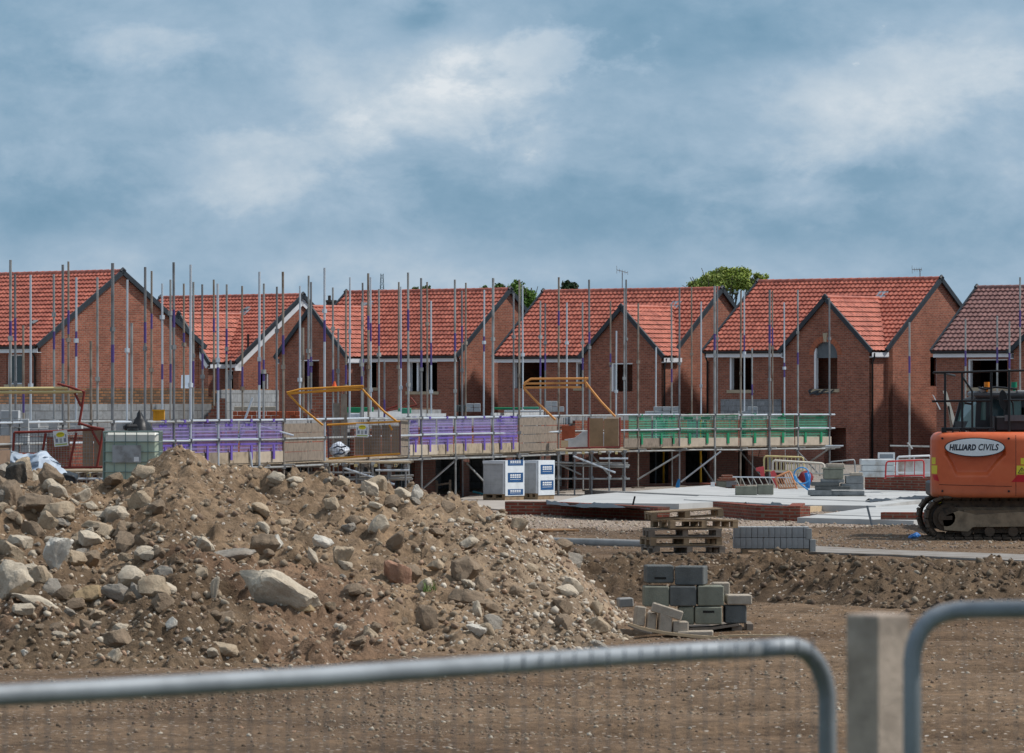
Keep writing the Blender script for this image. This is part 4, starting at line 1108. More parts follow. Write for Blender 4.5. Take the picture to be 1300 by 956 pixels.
mb = MB(); wseg(mb, 788, 1046, 1.12, 2.30, 1.72, .1, H3o); mb.build('block_wall', BLOCKW, U3)
for U, a, b, z in ((U1, -50, 357, 1.9), (U2, 362, 784, 2.1), (U3, 788, 1046, 2.2)):
    mb = MB(); wseg(mb, a, b, 0, z, 8.0, .25); mb.build('rear_wall', BLOCKW, U)
for U, a, b in ((U1, -48, 355), (U2, 364, 782), (U3, 790, 1044)):
    mb = MB(); mb.prism([LPs(a, 1.13, 1.86), LPs(b, 1.13, 1.86), LPs(b, 1.13, 7.9), LPs(a, 1.13, 7.9)], (0,0,.06)); mb.build('shading_deck', BOARD, U)  # unseen deck added across each shell to keep the space below dark
for px in (884, 931):
    A = LPs(px, 0, 1.35); mb = MB(); mb.tube(A, A+Vector((0,0,2.25)), .035, 8); mb.build('yellow_prop', YELLOW, U3)
# gable return walls closing each shell
for U, px, z in ((U1, 357, 2.0), (U2, 363, 2.1), (U2, 783, 2.2), (U3, 789, 2.2), (U3, 1045, 2.25)):
    A = LPs(px, 0, 1.85); B_ = LPs(px, 0, 7.95); u = (B_-A).normalized(); mb = MB()
    wall(mb, A, u, (B_-A).length, [(0, z), ((B_-A).length, z)], [], th=.25, nrm=Vector((u.y,-u.x,0))); mb.build('side_wall', BLOCKW, U)
# ---------------------------------------------------------------- stacks of blocks waiting on decks and walls
def bstack(label, px0, px1, y0, y1, s, m=ABLOCK, rows=2, cols=3, ry=.3, skip=(), name='block_stack', dep=.44, grp='block stacks waiting on the scaffolds', cat='block stack'):
    A = P(px0, y1, s); B_ = P(px1, y0, s); w = (B_.x-A.x)/cols; h = (B_.z-A.z)/rows
    t = thing(name, label, cat, ((A.x+B_.x)/2, A.y, A.z), 0, grp)
    for r in range(rows):
        for c in range(cols):
            if (r, c) in skip: continue
            mb = MB(); mb.obox((A.x+w*(c+.5)+rnd.uniform(-.01,.01), A.y+dep/2+rnd.uniform(-.03,.03), A.z+h*(r+.5)), (w-.012, dep, h-.008), rnd.uniform(-.05,.05)+ry*.1, bev=.008); mb.build('block', m, t)
    return t
bstack('pale block stack standing behind the left warning sign', 36, 74, 533, 575, 58.8, ABLOCK, 4, 3, skip=((3,1),))
bstack('low grey block stack left of the red gate arm', 88, 104, 533, 548, 57.7, ABLOCK, 2, 2)
bstack('grey block stack at the left edge, behind the scaffold rail', -12, 36, 521, 575, 59.9, ABLOCK, 5, 4, skip=((4,0),(4,3)))
bstack('small grey block stack on the wall right of the purple guards', 592, 610, 512, 523, 43.5, ABLOCK, 2, 2)
bstack('dark block pair next to the small grey stack on the wall', 577, 590, 514, 523, 43.4, CBLOCKD, 1, 2)
bstack('grey block stack framed by the right orange gate', 692, 716, 509, 523, 41.5, ABLOCK, 2, 3, skip=((1,2),))
bstack('low wide block stack over the green guards', 819, 862, 516, 527.5, 39.2, ABLOCK, 2, 4, skip=((1,0),))
bstack('pale block stack over the far end of the green guards', 938, 962, 516, 527.5, 38.6, ABLOCK, 2, 2, skip=((1,0),))
bstack('whitish block stack left of the stepped brick pier', 146, 166, 534, 548, 56.8, ABLOCK, 1, 2)
bstack('orange brick row stacked on the deck left of the first orange gate', 295, 381, 522, 533, 51.5, M('orange_brick', (.42,.10,.045), .85), 2, 14, name='brick_stack', dep=.22, grp='brick stacks on the scaffolds', cat='brick stack')
bstack('dark red brick pile leaning on the first orange gate', 384, 404, 519, 533, 51, BRICK, 3, 4, name='brick_stack', dep=.22, skip=((2,0),(2,3),(1,3)), grp='brick stacks on the scaffolds', cat='brick stack')
bstack('grey plank-like block row beside the red brick pile, low', 296, 350, 516, 521.5, 50, CBLOCKT, 1, 3, name='kerb_stack')
# green and white insulation packs lying on the wall heads
def slabpack(label, px0, px1, y0, y1, s, m, cat='insulation pack', dep=.5, rz=0):
    A = P(px0, y1, s); B_ = P(px1, y0, s); mb = MB(); mb.obox(((A.x+B_.x)/2, A.y, (A.z+B_.z)/2), (B_.x-A.x, dep, B_.z-A.z), rz, bev=.012); return mb.solo('insulation_pack', m, label, cat, 'insulation packs on the wall heads')
slabpack('green insulation pack under the raised arm of the first orange gate', 441, 474, 517, 524, 45, GREENG); slabpack('white insulation pack on the wall, left of the middle guards', 444, 470, 525, 531, 45.5, WHITEB)
slabpack('long green insulation strip on the wall left of the right gate', 626, 662, 517, 520, 43, GREENG); slabpack('white insulation sheet under the long green strip', 640, 690, 520.5, 523.5, 43, WHITE)
slabpack('short green insulation pack in front of the middle windows', 506, 522, 518, 525, 45, GREENL); slabpack('green insulation strip behind the right orange gate', 664, 684, 516.5, 519.5, 42.5, GREENL)
# trestle of red rods behind the middle window
t = thing('trestle', 'red steel trestle top under the three-pane window', 'trestle', P(505, 524, 45)); mb = MB()
mb.path([P(486,522,45), P(512,512,45), P(522,505,45), P(528,513,45)], .03, 6); mb.build('frame', REDP, t); mb = MB(); mb.path([P(490,522,44.8), P(530,514,44.8)], .025, 6); mb.build('crossbar', REDP, t)

# ---------------------------------------------------------------- loading bays
def bay(label, a, b, s, yp, nstd, zfr=ZP, dep=2.3):
    p0 = P((a+b)/2, 506, s); t = thing('loading_bay', label, 'loading bay', (p0.x, p0.y, 0), 0, 'loading bays built out in front of the scaffolds')
    zp = EYE-(yp-506)/s; g_ = []
    for i in range(nstd):
        px = a+(b-a)*i/(nstd-1)+(rnd.uniform(-2,2) if 0 < i < nstd-1 else 0)
        for back in (0, dep*.5, dep):
            if back and i % 2: continue
            A = P(px, 506, s); A.x *= 1+back*0/1; A.y += back; A.z = 0
            zt = zp-.05-(rnd.random()*.1); zl = float(ground_z(A.x, A.y))-.02
            mb = MB(); mb.tube((A.x, A.y, zl), (A.x, A.y, zt), .024, 8)
            mb.obox((A.x, A.y, zt-.02), (.10,.10,.08), .3); mb.obox((A.x, A.y, zl+.55), (.09,.09,.08), .5); mb.build('standard', STEELD if i % 3 else STEEL, t, smooth=True, angle=40)
    A = P(a, 506, s); B_ = P(b, 506, s)
    for z, back in ((zp-.42, .05), (zp-.85, .05), (zp-.5, dep*.5), (zp-.42, dep)):
        mb = MB(); mb.tube((A.x-.15, A.y+back, z+rnd.uniform(-.05,.05)), (B_.x+.15, A.y+back, z+rnd.uniform(-.05,.05)), .026, 8); mb.build('ledger', STEEL, t, smooth=True, angle=40)
    for z in (zp-.11,):
        n = int((B_.x-A.x)/.23)
        for i in range(n+1):
            x = A.x+(B_.x-A.x)*i/n; mb = MB(); mb.tube((x, A.y-.12-.08*rnd.random(), z), (x, A.y+dep, z), .027, 8, 0); mb.obox((x, A.y-.14, z), (.075,.05,.075), 0, 1)
            mb.build('transom', [STEELD, YELP if i % 2 else WOODG], t, smooth=True, angle=40)
    for k in range(10):
        y = A.y-.02+k*dep/10; mb = MB(); mb.box((A.x-.1+rnd.uniform(-.06,.06), y, zp-.062), (B_.x+.1+rnd.uniform(-.06,.06), y+dep/10-.012, zp-.02)); mb.build('deck_board', WOODP if k == 0 else BOARD, t)
    # rakers
    w = b-a
    mb = MB(); mb.tube(P(a+w*.22, yp+9, s)+Vector((0,-.06,0)), P(a+w*.86, yp+30, s)+Vector((0,-.06,0)), .028, 8); mb.build('brace', STEELB, t, smooth=True, angle=40)
    mb = MB(); mb.tube(P(a+w*.5, yp+7, s)+Vector((0,.6,0)), P(a+w*.8, yp+36, s)+Vector((0,.6,0)), .026, 8); mb.build('brace', STEEL, t, smooth=True, angle=40)
    mb = MB(); mb.tube(P(a+w*.02, yp+20, s)+Vector((0,.3,0)), P(a+w*.35, yp+33, s)+Vector((0,.3,0)), .026, 8); mb.build('brace', STEEL, t, smooth=True, angle=40)
    mb = MB(); mb.tube(P(a+w*.62, yp+12, s)+Vector((0,-.1,0)), P(a+w*1.05, yp+12, s)+Vector((0,-.1,0)), .026, 8); mb.build('brace', STEELB, t, smooth=True, angle=40)
    return t, zp
LB2, z2 = bay('loading bay with a yellow-orange gate, middle of the photo', 414, 515, 53, 585, 6)
LB3, z3 = bay('loading bay with an orange gate, right of the blue-labelled block packs', 709, 793, 44.5, 570, 5)
LB1, z1_ = bay('loading bay with a dark red gate, at the far left', -20, 128, 62, 596, 6)
def side_ply(t, a, b, yb, yt, s, m=PLY, back=.8, n=3, nm='ply_panel'):
    for k in range(n):
        A = P(a+(b-a)*k/n+.4, yb, s); B_ = P(a+(b-a)*(k+1)/n-.4, yt, s); mb = MB(); mb.box((A.x, A.y+back, A.z), (B_.x, A.y+back+.02, B_.z+rnd.uniform(-.03,.03))); mb.build(nm, m, t)
side_ply(LB2, 470, 508, 578, 541, 53, PLY, 1.0); side_ply(LB2, 448, 471, 578, 555, 53, PLY, 1.5, 2)
side_ply(LB3, 748, 787, 568, 531, 44.5, M('orange_ply', (.26,.17,.10), .8, var=.3), 1.5, 2); side_ply(LB3, 712, 722, 568, 560, 44.5, WOODP, .5, 1)
side_ply(LB1, 100, 129, 594, 546, 62, PLY, .9, 2); side_ply(LB1, 52, 82, 592, 556, 62, BRICK3, 1.3, 1, 'brick_pack')
def gate(t, label_name, lines, m, s, r=.03):
    g_ = bpy.data.objects.new('gate', None); COL.objects.link(g_); g_.parent = t; ORIG[g_.name] = ORIG[t.name]
    for nm, pts in lines:
        mb = MB(); mb.path([P(x, y, s)+Vector((0, (q[0] if q else 0), 0)) for x, y, *q in pts], r, 8); mb.build(nm, m, g_, smooth=True, angle=50)
    return g_
ORG = M('orange_yellow_paint', (.62,.27,.03), .5, var=.2); ORB = M('rust_orange_paint', (.58,.25,.07), .55, var=.25)
gate(LB2, '', [('bottom_rail', [(417,582.5),(508,576)]), ('lower_rail', [(415,539.5),(508,535)]), 
   ('top_rail', [(364,498.5),(382,494),(461,490)]), ('top_rail', [(365,499),(458,494.5)]), ('top_rail', [(366,500),(384,498.5),(462,491)]),
   ('arm', [(365,499),(382,517),(410,540)]), ('arm', [(458,492),(470,505),(488,523),(505,536)]), ('stay', [(494,539),(498,546)])], ORG, 53.6, .025)
gate(LB3, '', [('top_rail', [(665,487),(674,481),(747,480.5)]), ('top_rail', [(664,490),(668,487),(741,486)]), ('top_rail', [(664,492),(738,491.5)]),
   ('arm', [(665,493),(682,511),(705,533)]), ('arm', [(742,483),(750,494),(763,510),(781,529)]), ('post_bracket', [(742,479),(745,492)])], ORB, 45, .032)
gate(LB2, '', [('end_post', [(508,576),(508,535)]), ('end_post', [(417,582),(416,539)])], M('plum_paint', (.09,.05,.07), .6), 53.6, .018)
gate(LB3, '', [('mid_post', [(747,530),(747,568)]), ('end_post', [(787,530),(787,568)]), ('bottom_rail', [(718,569),(787,567.5)])], REDP, 45, .026)
G1 = gate(LB1, '', [('top_rail', [(73,487),(88,491),(107,497.5)]), ('arm', [(107,497),(104,518),(100,540)]), ('arm', [(95,499),(103,516)]), ('lower_rail', [(18,549),(60,548),(132,544.5)]),
   ('arm', [(100,537),(115,542),(132,545)]), ('end_post', [(131,546),(123,593)]), ('post', [(97,549),(88,592)]), ('post', [(58,550),(52,586)]), ('stay', [(117,547),(127,565)]), ('bottom_rail', [(60,594),(130,593)]), ('post', [(18,549),(16,590)])], REDP, 62.5, .026)
G1b = gate(LB1, '', [('yellow_bar', [(-20,493.5),(86,493)]), ('yellow_bar', [(-20,498.5),(104,497.5)])], YELP, 62.5, .032)
# fine mesh infill of the middle gate and left gate
def mesh(t, a, b, yt, yb, s, step, m, horiz=True):
    mb = MB(); x = a
    while x < b: mb.tube(P(x, yt, s), P(x, yb, s), .004, 4, cap=False); x += step
    if horiz:
        y = yt
        while y < yb: mb.tube(P(a, y, s), P(b, y, s), .004, 4, cap=False); y += step*1.3
    mb.build('mesh_infill', m, t)
mesh(LB2, 418, 508, 540, 578, 53.6, 3.2, STEELD); mesh(LB1, 20, 124, 551, 592, 62.5, 3.6, STEELD)
# warning signs hung on the gates: yellow oval, three pictogram blocks, green band
def wsign(label, cx, cy, w, h, s, tilt):
    o = P(cx, cy, s); t = thing('warning_sign', label, 'warning sign', o+Vector((0,-.09,0)), 0, 'warning signs hung on the loading gates')
    oo = o+Vector((0,-.09,0)); ro = Matrix.Rotation(tilt, 3, 'Y'); W, H = w/s, h/s
    def q(x, z, d=0.): return oo+ro@Vector((x*W, d, z*H))
    def rc(nm, x0, x1, z0, z1, m, d, th=.004):
        mb = MB(); mb.prism([q(x0,z0,d), q(x1,z0,d), q(x1,z1,d), q(x0,z1,d)], (0,th,0)); return mb.build(nm, m, t)
    rc('plate', -.5, .5, -.5, .5, WHITE, 0, .01)
    mb = MB(); mb.prism([q(.30*math.cos(a*math.pi/10), .24+.16*math.sin(a*math.pi/10), -.005) for a in range(20)], (0,.004,0)); mb.build('yellow_oval', M('sign_yellow', (.68,.60,.03), .5, var=.1), t)
    rc('oval_text_line', -.2, .2, .27, .31, M('sign_olive', (.25,.20,.02), .6), -.009)
    for k in (-1, 0, 1): rc('pictogram', k*.29-.09, k*.29+.09, -.28+(.03 if k else 0), .0, M('sign_grey_blue', (.22,.24,.30), .6) if k else M('sign_grey', (.36,.38,.38), .6), -.005)
    rc('triangle_mark', -.42, -.36, .02, .22, M('sign_grey_blue', (0,0,0)), -.005); rc('triangle_mark', .34, .40, .02, .24, M('sign_grey_blue', (0,0,0)), -.005)
    rc('green_band', -.42, .42, -.42, -.35, M('sign_green', (.36,.45,.06), .6), -.005)
wsign('white warning sign with a yellow oval on the red gate', 77.5, 556.5, 18, 20, 62.5, -.09)
wsign('white warning sign with a yellow oval on the orange gate', 460, 546.5, 16, 17, 53.6, .03)
# wrapped blocks and sacks on the bays
def blobsack(name, label, px, py, w, h, s, m, seed, cat, dep=.7, squash=1., group=None):
    p_, f_ = rock_shape(4, seed, 9, .12, .10); p_ = p_/np.abs(p_).max(0)*np.array([w/s/2, dep/2, h/s/2])
    n = (vnoise(p_[:,0]*7, p_[:,2]*7+p_[:,1]*3, seed)-.5)*.10; p_ = p_*(1+n)[:,None]
    c_ = P(px, py, s); me = bpy.data.meshes.new(name); me.from_pydata(p_.tolist(), [], f_.tolist()); me.materials.append(m); me.polygons.foreach_set('use_smooth', [True]*len(f_))
    o = bpy.data.objects.new(name, me); COL.objects.link(o); o.location = c_; return tag(o, label, cat, group)
sk0 = blobsack('material_sack', 'crumpled white sack with dark print on the middle loading bay', 433, 571, 30, 23, 52.4, WHITEB, 6, 'sack', .7)
for pts_ in ([(424,568.5),(429,566.5),(434,567.5),(440,566.5)], [(424,577.5),(430,575.5),(434,576.5),(439,573.5)], [(431,571.5),(434,570.5),(437,572)]):
    mb = MB(); mb.path([P(x, y, 52.4)+Vector((0,-.34,0)) for x, y in pts_], .022, 5); o_ = mb.build('dark_print', M('print_navy', (.03,.04,.07), .6), None); o_.parent = sk0; o_.matrix_parent_inverse = Matrix.Translation(sk0.location).inverted()
sk = thing('block_pack', 'white wrapped block pack with a blue label on the right-hand loading bay', 'block pack', P(743, 568, 44))
mb = MB(); A = P(718, 568, 44); B_ = P(769, 549, 44); mb.obox(((A.x+B_.x)/2+.25, A.y+.8, (A.z+B_.z)/2), ((B_.x-A.x)*.55, .8, B_.z-A.z), .05, bev=.03); mb.build('wrap', WHITEB, sk)
mb = MB(); pts = [P(717,568,44), P(717,558,44), P(730,556,44), P(741,547.5,44), P(752,549,44), P(748,568,44)]; mb.prism([q+Vector((0,.25,0)) for q in pts], (0,.5,0)); mb.build('loose_film', M('pale_film', (.55,.57,.60), .4, bump=.4, bscale=5), sk)
mb = MB(); A = P(749, 566, 44); B_ = P(765, 557, 44); mb.box((A.x, A.y+.20, A.z), (B_.x, A.y+.235, B_.z)); lb = mb.build('label', M('label_blue', (.02,.10,.28), .5), sk)
bx2 = MB(); A = P(714, 560, 44); B_ = P(731, 541, 44); bx2.box((A.x, A.y+1.6, A.z), (B_.x, A.y+2.0, B_.z)); bx2.solo('brick_stack', M('orange_brick', (0,0,0)), 'small orange brick stack on the right-hand loading bay', 'brick stack')
blobsack('cement_bags', 'pale sacks heaped on the deck right of the middle gate', 560, 0+556, 10, 8, 45, WHITEB, 8, 'sack', .4)
mb = MB(); pts = []
for j in range(22):
    for i in range(34):
        u_, v_ = i/33, j/21
        x = 14+62*u_+6*v_*(1 if u_ > .5 else 0); yb = 604-3*u_; yt = 572+6*abs(math.sin(u_*5.2))+14*max(0, u_-.72)*2.6
        fold = float(fbm(u_*6+v_*2, v_*3, 4, 91))*.55+float(clod(u_*7+v_*2.5, v_*2, 92))*.10
        pts.append(P(x, yt+(yb-yt)*v_, 66)+Vector((0, -.55*v_+.0+fold, fold*.18)))
mb.grid(pts, 34, 22); mb.solo('polythene_sheet', POLY, 'blue-white polythene sheet draped over rubble at the left', 'polythene sheet', smooth=True)
# tail of the sheet sliding down to the right
mb = MB(); pts = []
for j in range(5):
    for i in range(15):
        tt = i/14; x = 50+tt*54; y = 578+42*tt**1.35+5*math.sin(tt*9)*.35; pts.append(P(x, y+j*(7-4.5*tt)+1.6*math.sin(i*1.3+j), 68)+Vector((0,-.10*j,0)))
mb.grid(pts, 15, 5); mb.solo('polythene_tail', POLY, 'torn strip of white polythene trailing towards the white tank', 'polythene sheet', smooth=True)
blobsack('black_sheet_bundle', 'black plastic sheeting crumpled at the left, below the white polythene', 85, 612, 34, 30, 68, BLACKS, 15, 'plastic sheet', .8)
# black bundle, yellow crate on the left scaffold
t = thing('tarpaulin', 'black tarpaulin bundle with a peak, above the white tank', 'tarpaulin', P(175, 548, 57)+Vector((0,.6,0)))
mb = MB(); prof_ = [(0,17,0),(6,15,2),(12,12,4),(16,7,8),(20,4.5,14),(24,3,20),(27,1.6,25),(28.5,.6,28)]
pts = []
for h_, rw, of in prof_:
    for k in range(13):
        a = 2*math.pi*k/12; rr = rw*(1+.16*math.sin(3*a+h_)+.1*math.sin(5*a)); pts.append(P(175+rr*math.cos(a)*1.0-(0 if h_ < 8 else 0), 549-h_*(1 if h_ > 0 else 1), 57)+Vector((0, .6+rr/57*math.sin(a), 0)))
mb.grid(pts, 13, len(prof_)); mb.build('sheet', BLACKS, t, smooth=True)
mb = MB(); mb.obox(P(164, 543, 57)+Vector((0,.5,0)), (.34,.4,.16), .3, bev=.05); mb.build('folded_end', BLACKS, t)
t = thing('plastic_crate', 'bright orange-yellow plastic crate on the left scaffold', 'crate', P(199.5, 535, 55.5)+Vector((0,.7,0)))
A = P(192.5, 535, 55.5)+Vector((0,.5,0)); B_ = P(206.5, 520, 55.5); YC = M('crate_yellow', (.80,.38,.02), .5)
mb = MB(); mb.box((A.x, A.y, A.z), (B_.x, A.y+.02, B_.z-.02)); mb.box((A.x, A.y+.02, A.z), (A.x+.02, A.y+.3, B_.z-.02)); mb.box((B_.x-.02, A.y+.02, A.z), (B_.x, A.y+.3, B_.z-.02)); mb.box((A.x+.02, A.y+.28, A.z), (B_.x-.02, A.y+.3, B_.z-.02)); mb.box((A.x+.02, A.y+.02, A.z), (B_.x-.02, A.y+.28, A.z+.02)); mb.build('body', YC, t)
mb = MB(); mb.box((A.x-.02, A.y-.02, B_.z-.04), (B_.x+.02, A.y, B_.z)); 
for k in range(4): mb.box((A.x+.03+k*.055, A.y-.015, A.z+.03), (A.x+.045+k*.055, A.y, B_.z-.05))
mb.build('rim', YC, t)
# upright boards leaning by the brick pier
for i, (xa, xb, yt, yb) in enumerate([(423.5,431,512,578),(432,440,500,575)]):
    A = P(xa, yb, 50.5); B_ = P(xb, yt, 50.5); mb = MB(); mb.prism([(A.x, A.y+.1, A.z), (B_.x, A.y+.1, A.z), (B_.x, A.y+.35, B_.z), (A.x, A.y+.35, B_.z)], (0,.04,0))
    mb.solo('upright_board', WOODG, ['shorter grey board leaning upright by the brick pier', 'taller grey board leaning upright by the brick pier'][i], 'board', 'boards leaning by the pier')
# small window lintel leaning board on left gable (white) 
A = P(230, 493, 48); B_ = P(240, 476, 48); mb = MB(); mb.prism([(A.x, A.y-.1, A.z), (B_.x, A.y-.1, A.z), (B_.x, A.y+.1, B_.z), (A.x, A.y+.1, B_.z)], (0,.05,0)); mb.solo('propped_sheet', M('pale_blue_panel', (.45,.52,.62), .5), 'pale panel propped on the brown brick wall, left', 'sheet')
cn = thing('traffic_cone', 'tiny orange cone on the rail of the middle gate', 'cone', P(424.5, 491, 52)); mb = MB()
mb.tube(P(424.5, 490.5, 52), P(424.5, 484, 52), .06, 10, r2=.02); mb.build('cone_body', M('cone_orange', (.8,.12,.03), .5), cn); mb = MB(); mb.obox(P(424.5, 491, 52), (.15,.15,.02)); mb.build('cone_base', M('cone_orange', (0,0,0)), cn)
# ================================================================== tank on the left
t = thing('liquid_tank', 'white-green caged liquid tank standing behind the soil heap', 'tank', P(166.5, 622, 65)+Vector((0,.5,0)))
A = P(131, 621, 65); B_ = P(202, 547.5, 65); ry = .0
x0, x1, z0, z1 = A.x, B_.x, A.z, B_.z; y0 = A.y; dp = 1.0
TANK = NT('milky_tank'); TANK.set(.35, 0, .4)
spz = TANK.n('ShaderNodeSeparateXYZ', Vector=TANK.obj); fz = TANK.math('MULTIPLY_ADD', spz.outputs[2], .9, .0)
TANK.color(TANK.mix(TANK.math('GREATER_THAN', spz.outputs[2], .95), (.43,.51,.41,1), (.68,.68,.62,1)))
mb = MB(); mb.obox(((x0+x1)/2, y0+dp/2, (z0+.14+z1-.02)/2), (x1-x0-.08, dp-.08, z1-z0-.16), 0, bev=.05); tk = mb.build('bottle', TANK.m, t)
mb = MB(); mb.tube(((x0+x1)/2, y0+.5, z1-.02), ((x0+x1)/2, y0+.5, z1+.05), .11, 16); mb.build('cap', BLACKP, tk)
CG = M('cage_steel', (.20,.26,.24), .5, .3)
for k in range(6):
    z = z0+.14+(z1-z0-.15)*k/5; mb = MB(); r = .013 if k < 5 else .017
    q = [(x0,y0,z),(x1,y0,z),(x1,y0+dp,z),(x0,y0+dp,z),(x0,y0,z)]; mb.path(q, r, 6); mb.build('cage_ring', CG, t)
for k in range(6):
    x = x0+(x1-x0)*k/5
    for yy in (y0, y0+dp):
        mb = MB(); mb.tube((x, yy-(.012 if yy == y0 else -.012), z0+.1), (x, yy-(.012 if yy == y0 else -.012), z1), .010, 6); mb.build('cage_bar', CG, t)
for k in range(1, 5):
    y = y0+dp*k/5
    for x in (x0, x1): mb = MB(); mb.tube((x, y, z0+.1), (x, y, z1), .010, 6); mb.build('cage_bar', CG, t)
mb = MB(); mb.box((x0+.18, y0-.022, z0+.52), (x0+.74, y0-.016, z0+.86)); pl = mb.build('label_plate', M('worn_plate', (.36,.37,.38), .4, .2, var=.4, scale=4, c2=(.20,.19,.18)), t)
mb = MB(); mb.box((x0+.60, y0-.027, z0+.54), (x0+.70, y0-.023, z0+.63)); mb.build('sticker', WHITE, pl)
mb = MB(); mb.box((x0, y0, z0), (x1, y0+dp, z0+.04)); mb.box((x0, y0+.0, z0+.09), (x1, y0+dp, z0+.13))
for k in range(3): mb.box((x0+k*(x1-x0-.12)/2, y0+.01, z0+.04), (x0+.12+k*(x1-x0-.12)/2, y0+dp-.01, z0+.09))
mb.build('pallet_base', STEELD, t)

# ================================================================== the wrapped block packs
def label_panel(parent, c, u, w, h, nrm, blue):
    mb = MB(); mb.prism([c-u*w/2-Vector((0,0,h/2)), c+u*w/2-Vector((0,0,h/2)), c+u*w/2+Vector((0,0,h/2)), c-u*w/2+Vector((0,0,h/2))], nrm*.004); lo = mb.build('blue_label', blue, parent)
    mb = MB(); r = random.Random(int(c.x*1000) % 97)
    for row, (zz, n, hh) in enumerate(((.26,5,.16),(.04,5,.13),(-.2,8,.05))):
        for k in range(n):
            a = -.36+.72*k/n; mb.prism([c+u*w*a+Vector((0,0,h*(zz-hh/2)))+nrm*.005, c+u*w*(a+.72/n-.03)+Vector((0,0,h*(zz-hh/2)))+nrm*.005, c+u*w*(a+.72/n-.02)+Vector((0,0,h*(zz+hh/2)))+nrm*.005, c+u*w*(a+.015)+Vector((0,0,h*(zz+hh/2)))+nrm*.005], nrm*.002)
    mb.build('print', WHITE, lo)
LBL = M('label_navy', (.012,.075,.21), .5)
def pack(label, px_corner, py_b, py_t, s, wl, wr, ang, nlab):
    c0 = P(px_corner, py_b, s); H = (py_b-py_t)/s; a = R(ang)
    ul = Vector((-math.cos(a), math.sin(a), 0)); ur = Vector((math.sin(a), math.cos(a), 0))   # left and right face directions from the near corner
    t = thing('block_pack', label, 'block pack', c0, 0, 'wrapped block packs on pallets'); hp = .12
    z = Vector((0,0,1))
    mb = MB(); n = 7
    for k in range(n):
        for j in range(3):
            q0 = c0+ul*(wl*j/3+.001)+ur*.012+z*(hp+(H-hp)*k/n+.001); mb.prism([q0, q0+ul*(wl/3-.002), q0+ul*(wl/3-.002)+ur*(wr-.02), q0+ur*(wr-.02)], z*((H-hp)/n-.002))
    mb.build('blocks', ABLOCK, t)
    nr = Vector((ur.y, -ur.x, 0)); 
    mb = MB(); q0 = c0+z*(hp-.05)+nr*.0-ul*.008; mb.prism([q0-ur*.01, q0+ur*wr, q0+ur*wr+z*(H-hp+.06), q0-ur*.01+z*(H-hp+.06)], -ul*.014)
    q0 = c0+z*(H-.004); mb.prism([q0-ul*.01-ur*.01, q0+ur*wr-ul*.01, q0+ur*wr+ul*(wl+.01), q0+ul*(wl+.01)-ur*.01], z*.014)
    q0 = c0+z*(H-.07)-ur*.014; mb.prism([q0, q0+ul*wl, q0+ul*wl+z*.068, q0+z*.068], -ur*.004)
    q0 = c0+z*hp-ur*.014; mb.prism([q0, q0+ul*.06, q0+ul*.05+z*(H-hp), q0+z*(H-hp)], -ur*.006)
    wr_ = mb.build('wrap', M('pack_film', (.66,.70,.74), .35, var=.12, scale=4, bump=.4, bscale=8), t)
    for k, zz in enumerate(nlab):
        label_panel(wr_, c0+ur*wr*.52-ul*.024+z*(hp+(H-hp)*zz), ur, wr*.80, .26*(1 if 0.1 < zz < .93 else .6), -ul, LBL)
    mb = MB()
    for k in range(3):
        q0 = c0+ul*(k*(wl-.1)/2); mb.prism([q0+z*.02, q0+ul*.1+z*.02, q0+ul*.1+ur*wr+z*.02, q0+ur*wr+z*.02], z*.08)
    mb.prism([c0-z*.06, c0+ul*wl-z*.06, c0+ul*wl+ur*wr-z*.06, c0+ur*wr-z*.06], z*.08); mb.prism([c0+z*.1, c0+ul*wl+z*.1, c0+ul*wl+ur*wr+z*.1, c0+ur*wr+z*.1], z*.018)
    mb.build('pallet', WOOD, t)
pack('wrapped block pack with a wide bare grey side, left of two', 641, 633, 585.5, 46.6, .73, .90, 35, (.95,.5,.06))
pack('wrapped block pack with a narrow bare side, right of two', 683, 632, 585, 46.3, .46, .84, 32, (.73,.25))

# ================================================================== slabs and footings
def px_ground(px, py, z=0.):
    s = (py-506)/(EYE-z); return Vector(((px-650)/s, F/s, z))
def slab(name, pts, z, m, kind='structure', label=None, cat=None, th=None):
    mb = MB(); th = z if th is None else th
    q = [px_ground(x, y, z) for x, y in pts]; mb.prism([p_-Vector((0,0,th)) for p_ in q], (0,0,th)); 
    if kind: return mb.solo(name, m, kind=kind)
    return mb.solo(name, m, label, cat)
slab('concrete_slab', [(700,638),(862,639.5),(1000,632),(900,616),(742,628.5)], .14, CONC)
slab('concrete_slab', [(868,634),(1012,641),(1112,642),(1195,631),(1180,620),(925,620)], .16, CONC)
slab('concrete_slab', [(1012,657),(1160,661),(1210,655),(1200,638),(1105,644)], .12, CONC)
slab('path', [(560,640),(650,648),(860,634),(850,624),(600,628)], .03, M('dusty_concrete', (.38,.34,.30), .9, var=.2, scale=1.5))
slab('path', [(985,699),(1130,704),(1310,712),(1310,704),(1120,697.5),(1035,693)], .035, M('worn_grey_path', (.26,.24,.22), .95, var=.45, scale=1.6, c2=(.15,.115,.085), bump=.5))
def lowwall(name, label, pts, h, th, m, z0=0., cat='low wall'):
    q = [px_ground(x, y, z0) for x, y in pts]; t = MB()
    for a, b in zip(q, q[1:]):
        d = (b-a).normalized(); n = Vector((-d.y, d.x, 0)); n = n if n.y > 0 else -n
        t.prism([a, b, b+n*th, a+n*th], (0,0,h))
    return t.solo(name, m, label, cat, 'low brick footing walls')
DPC = M('footing_brick', (.30,.095,.06), .9)
lowwall('footing_wall', 'long low brick footing wall in front of the white slab, left of the pallets', [(641,653.5),(700,654),(835,661.5)], .32, .3, BRICK3)
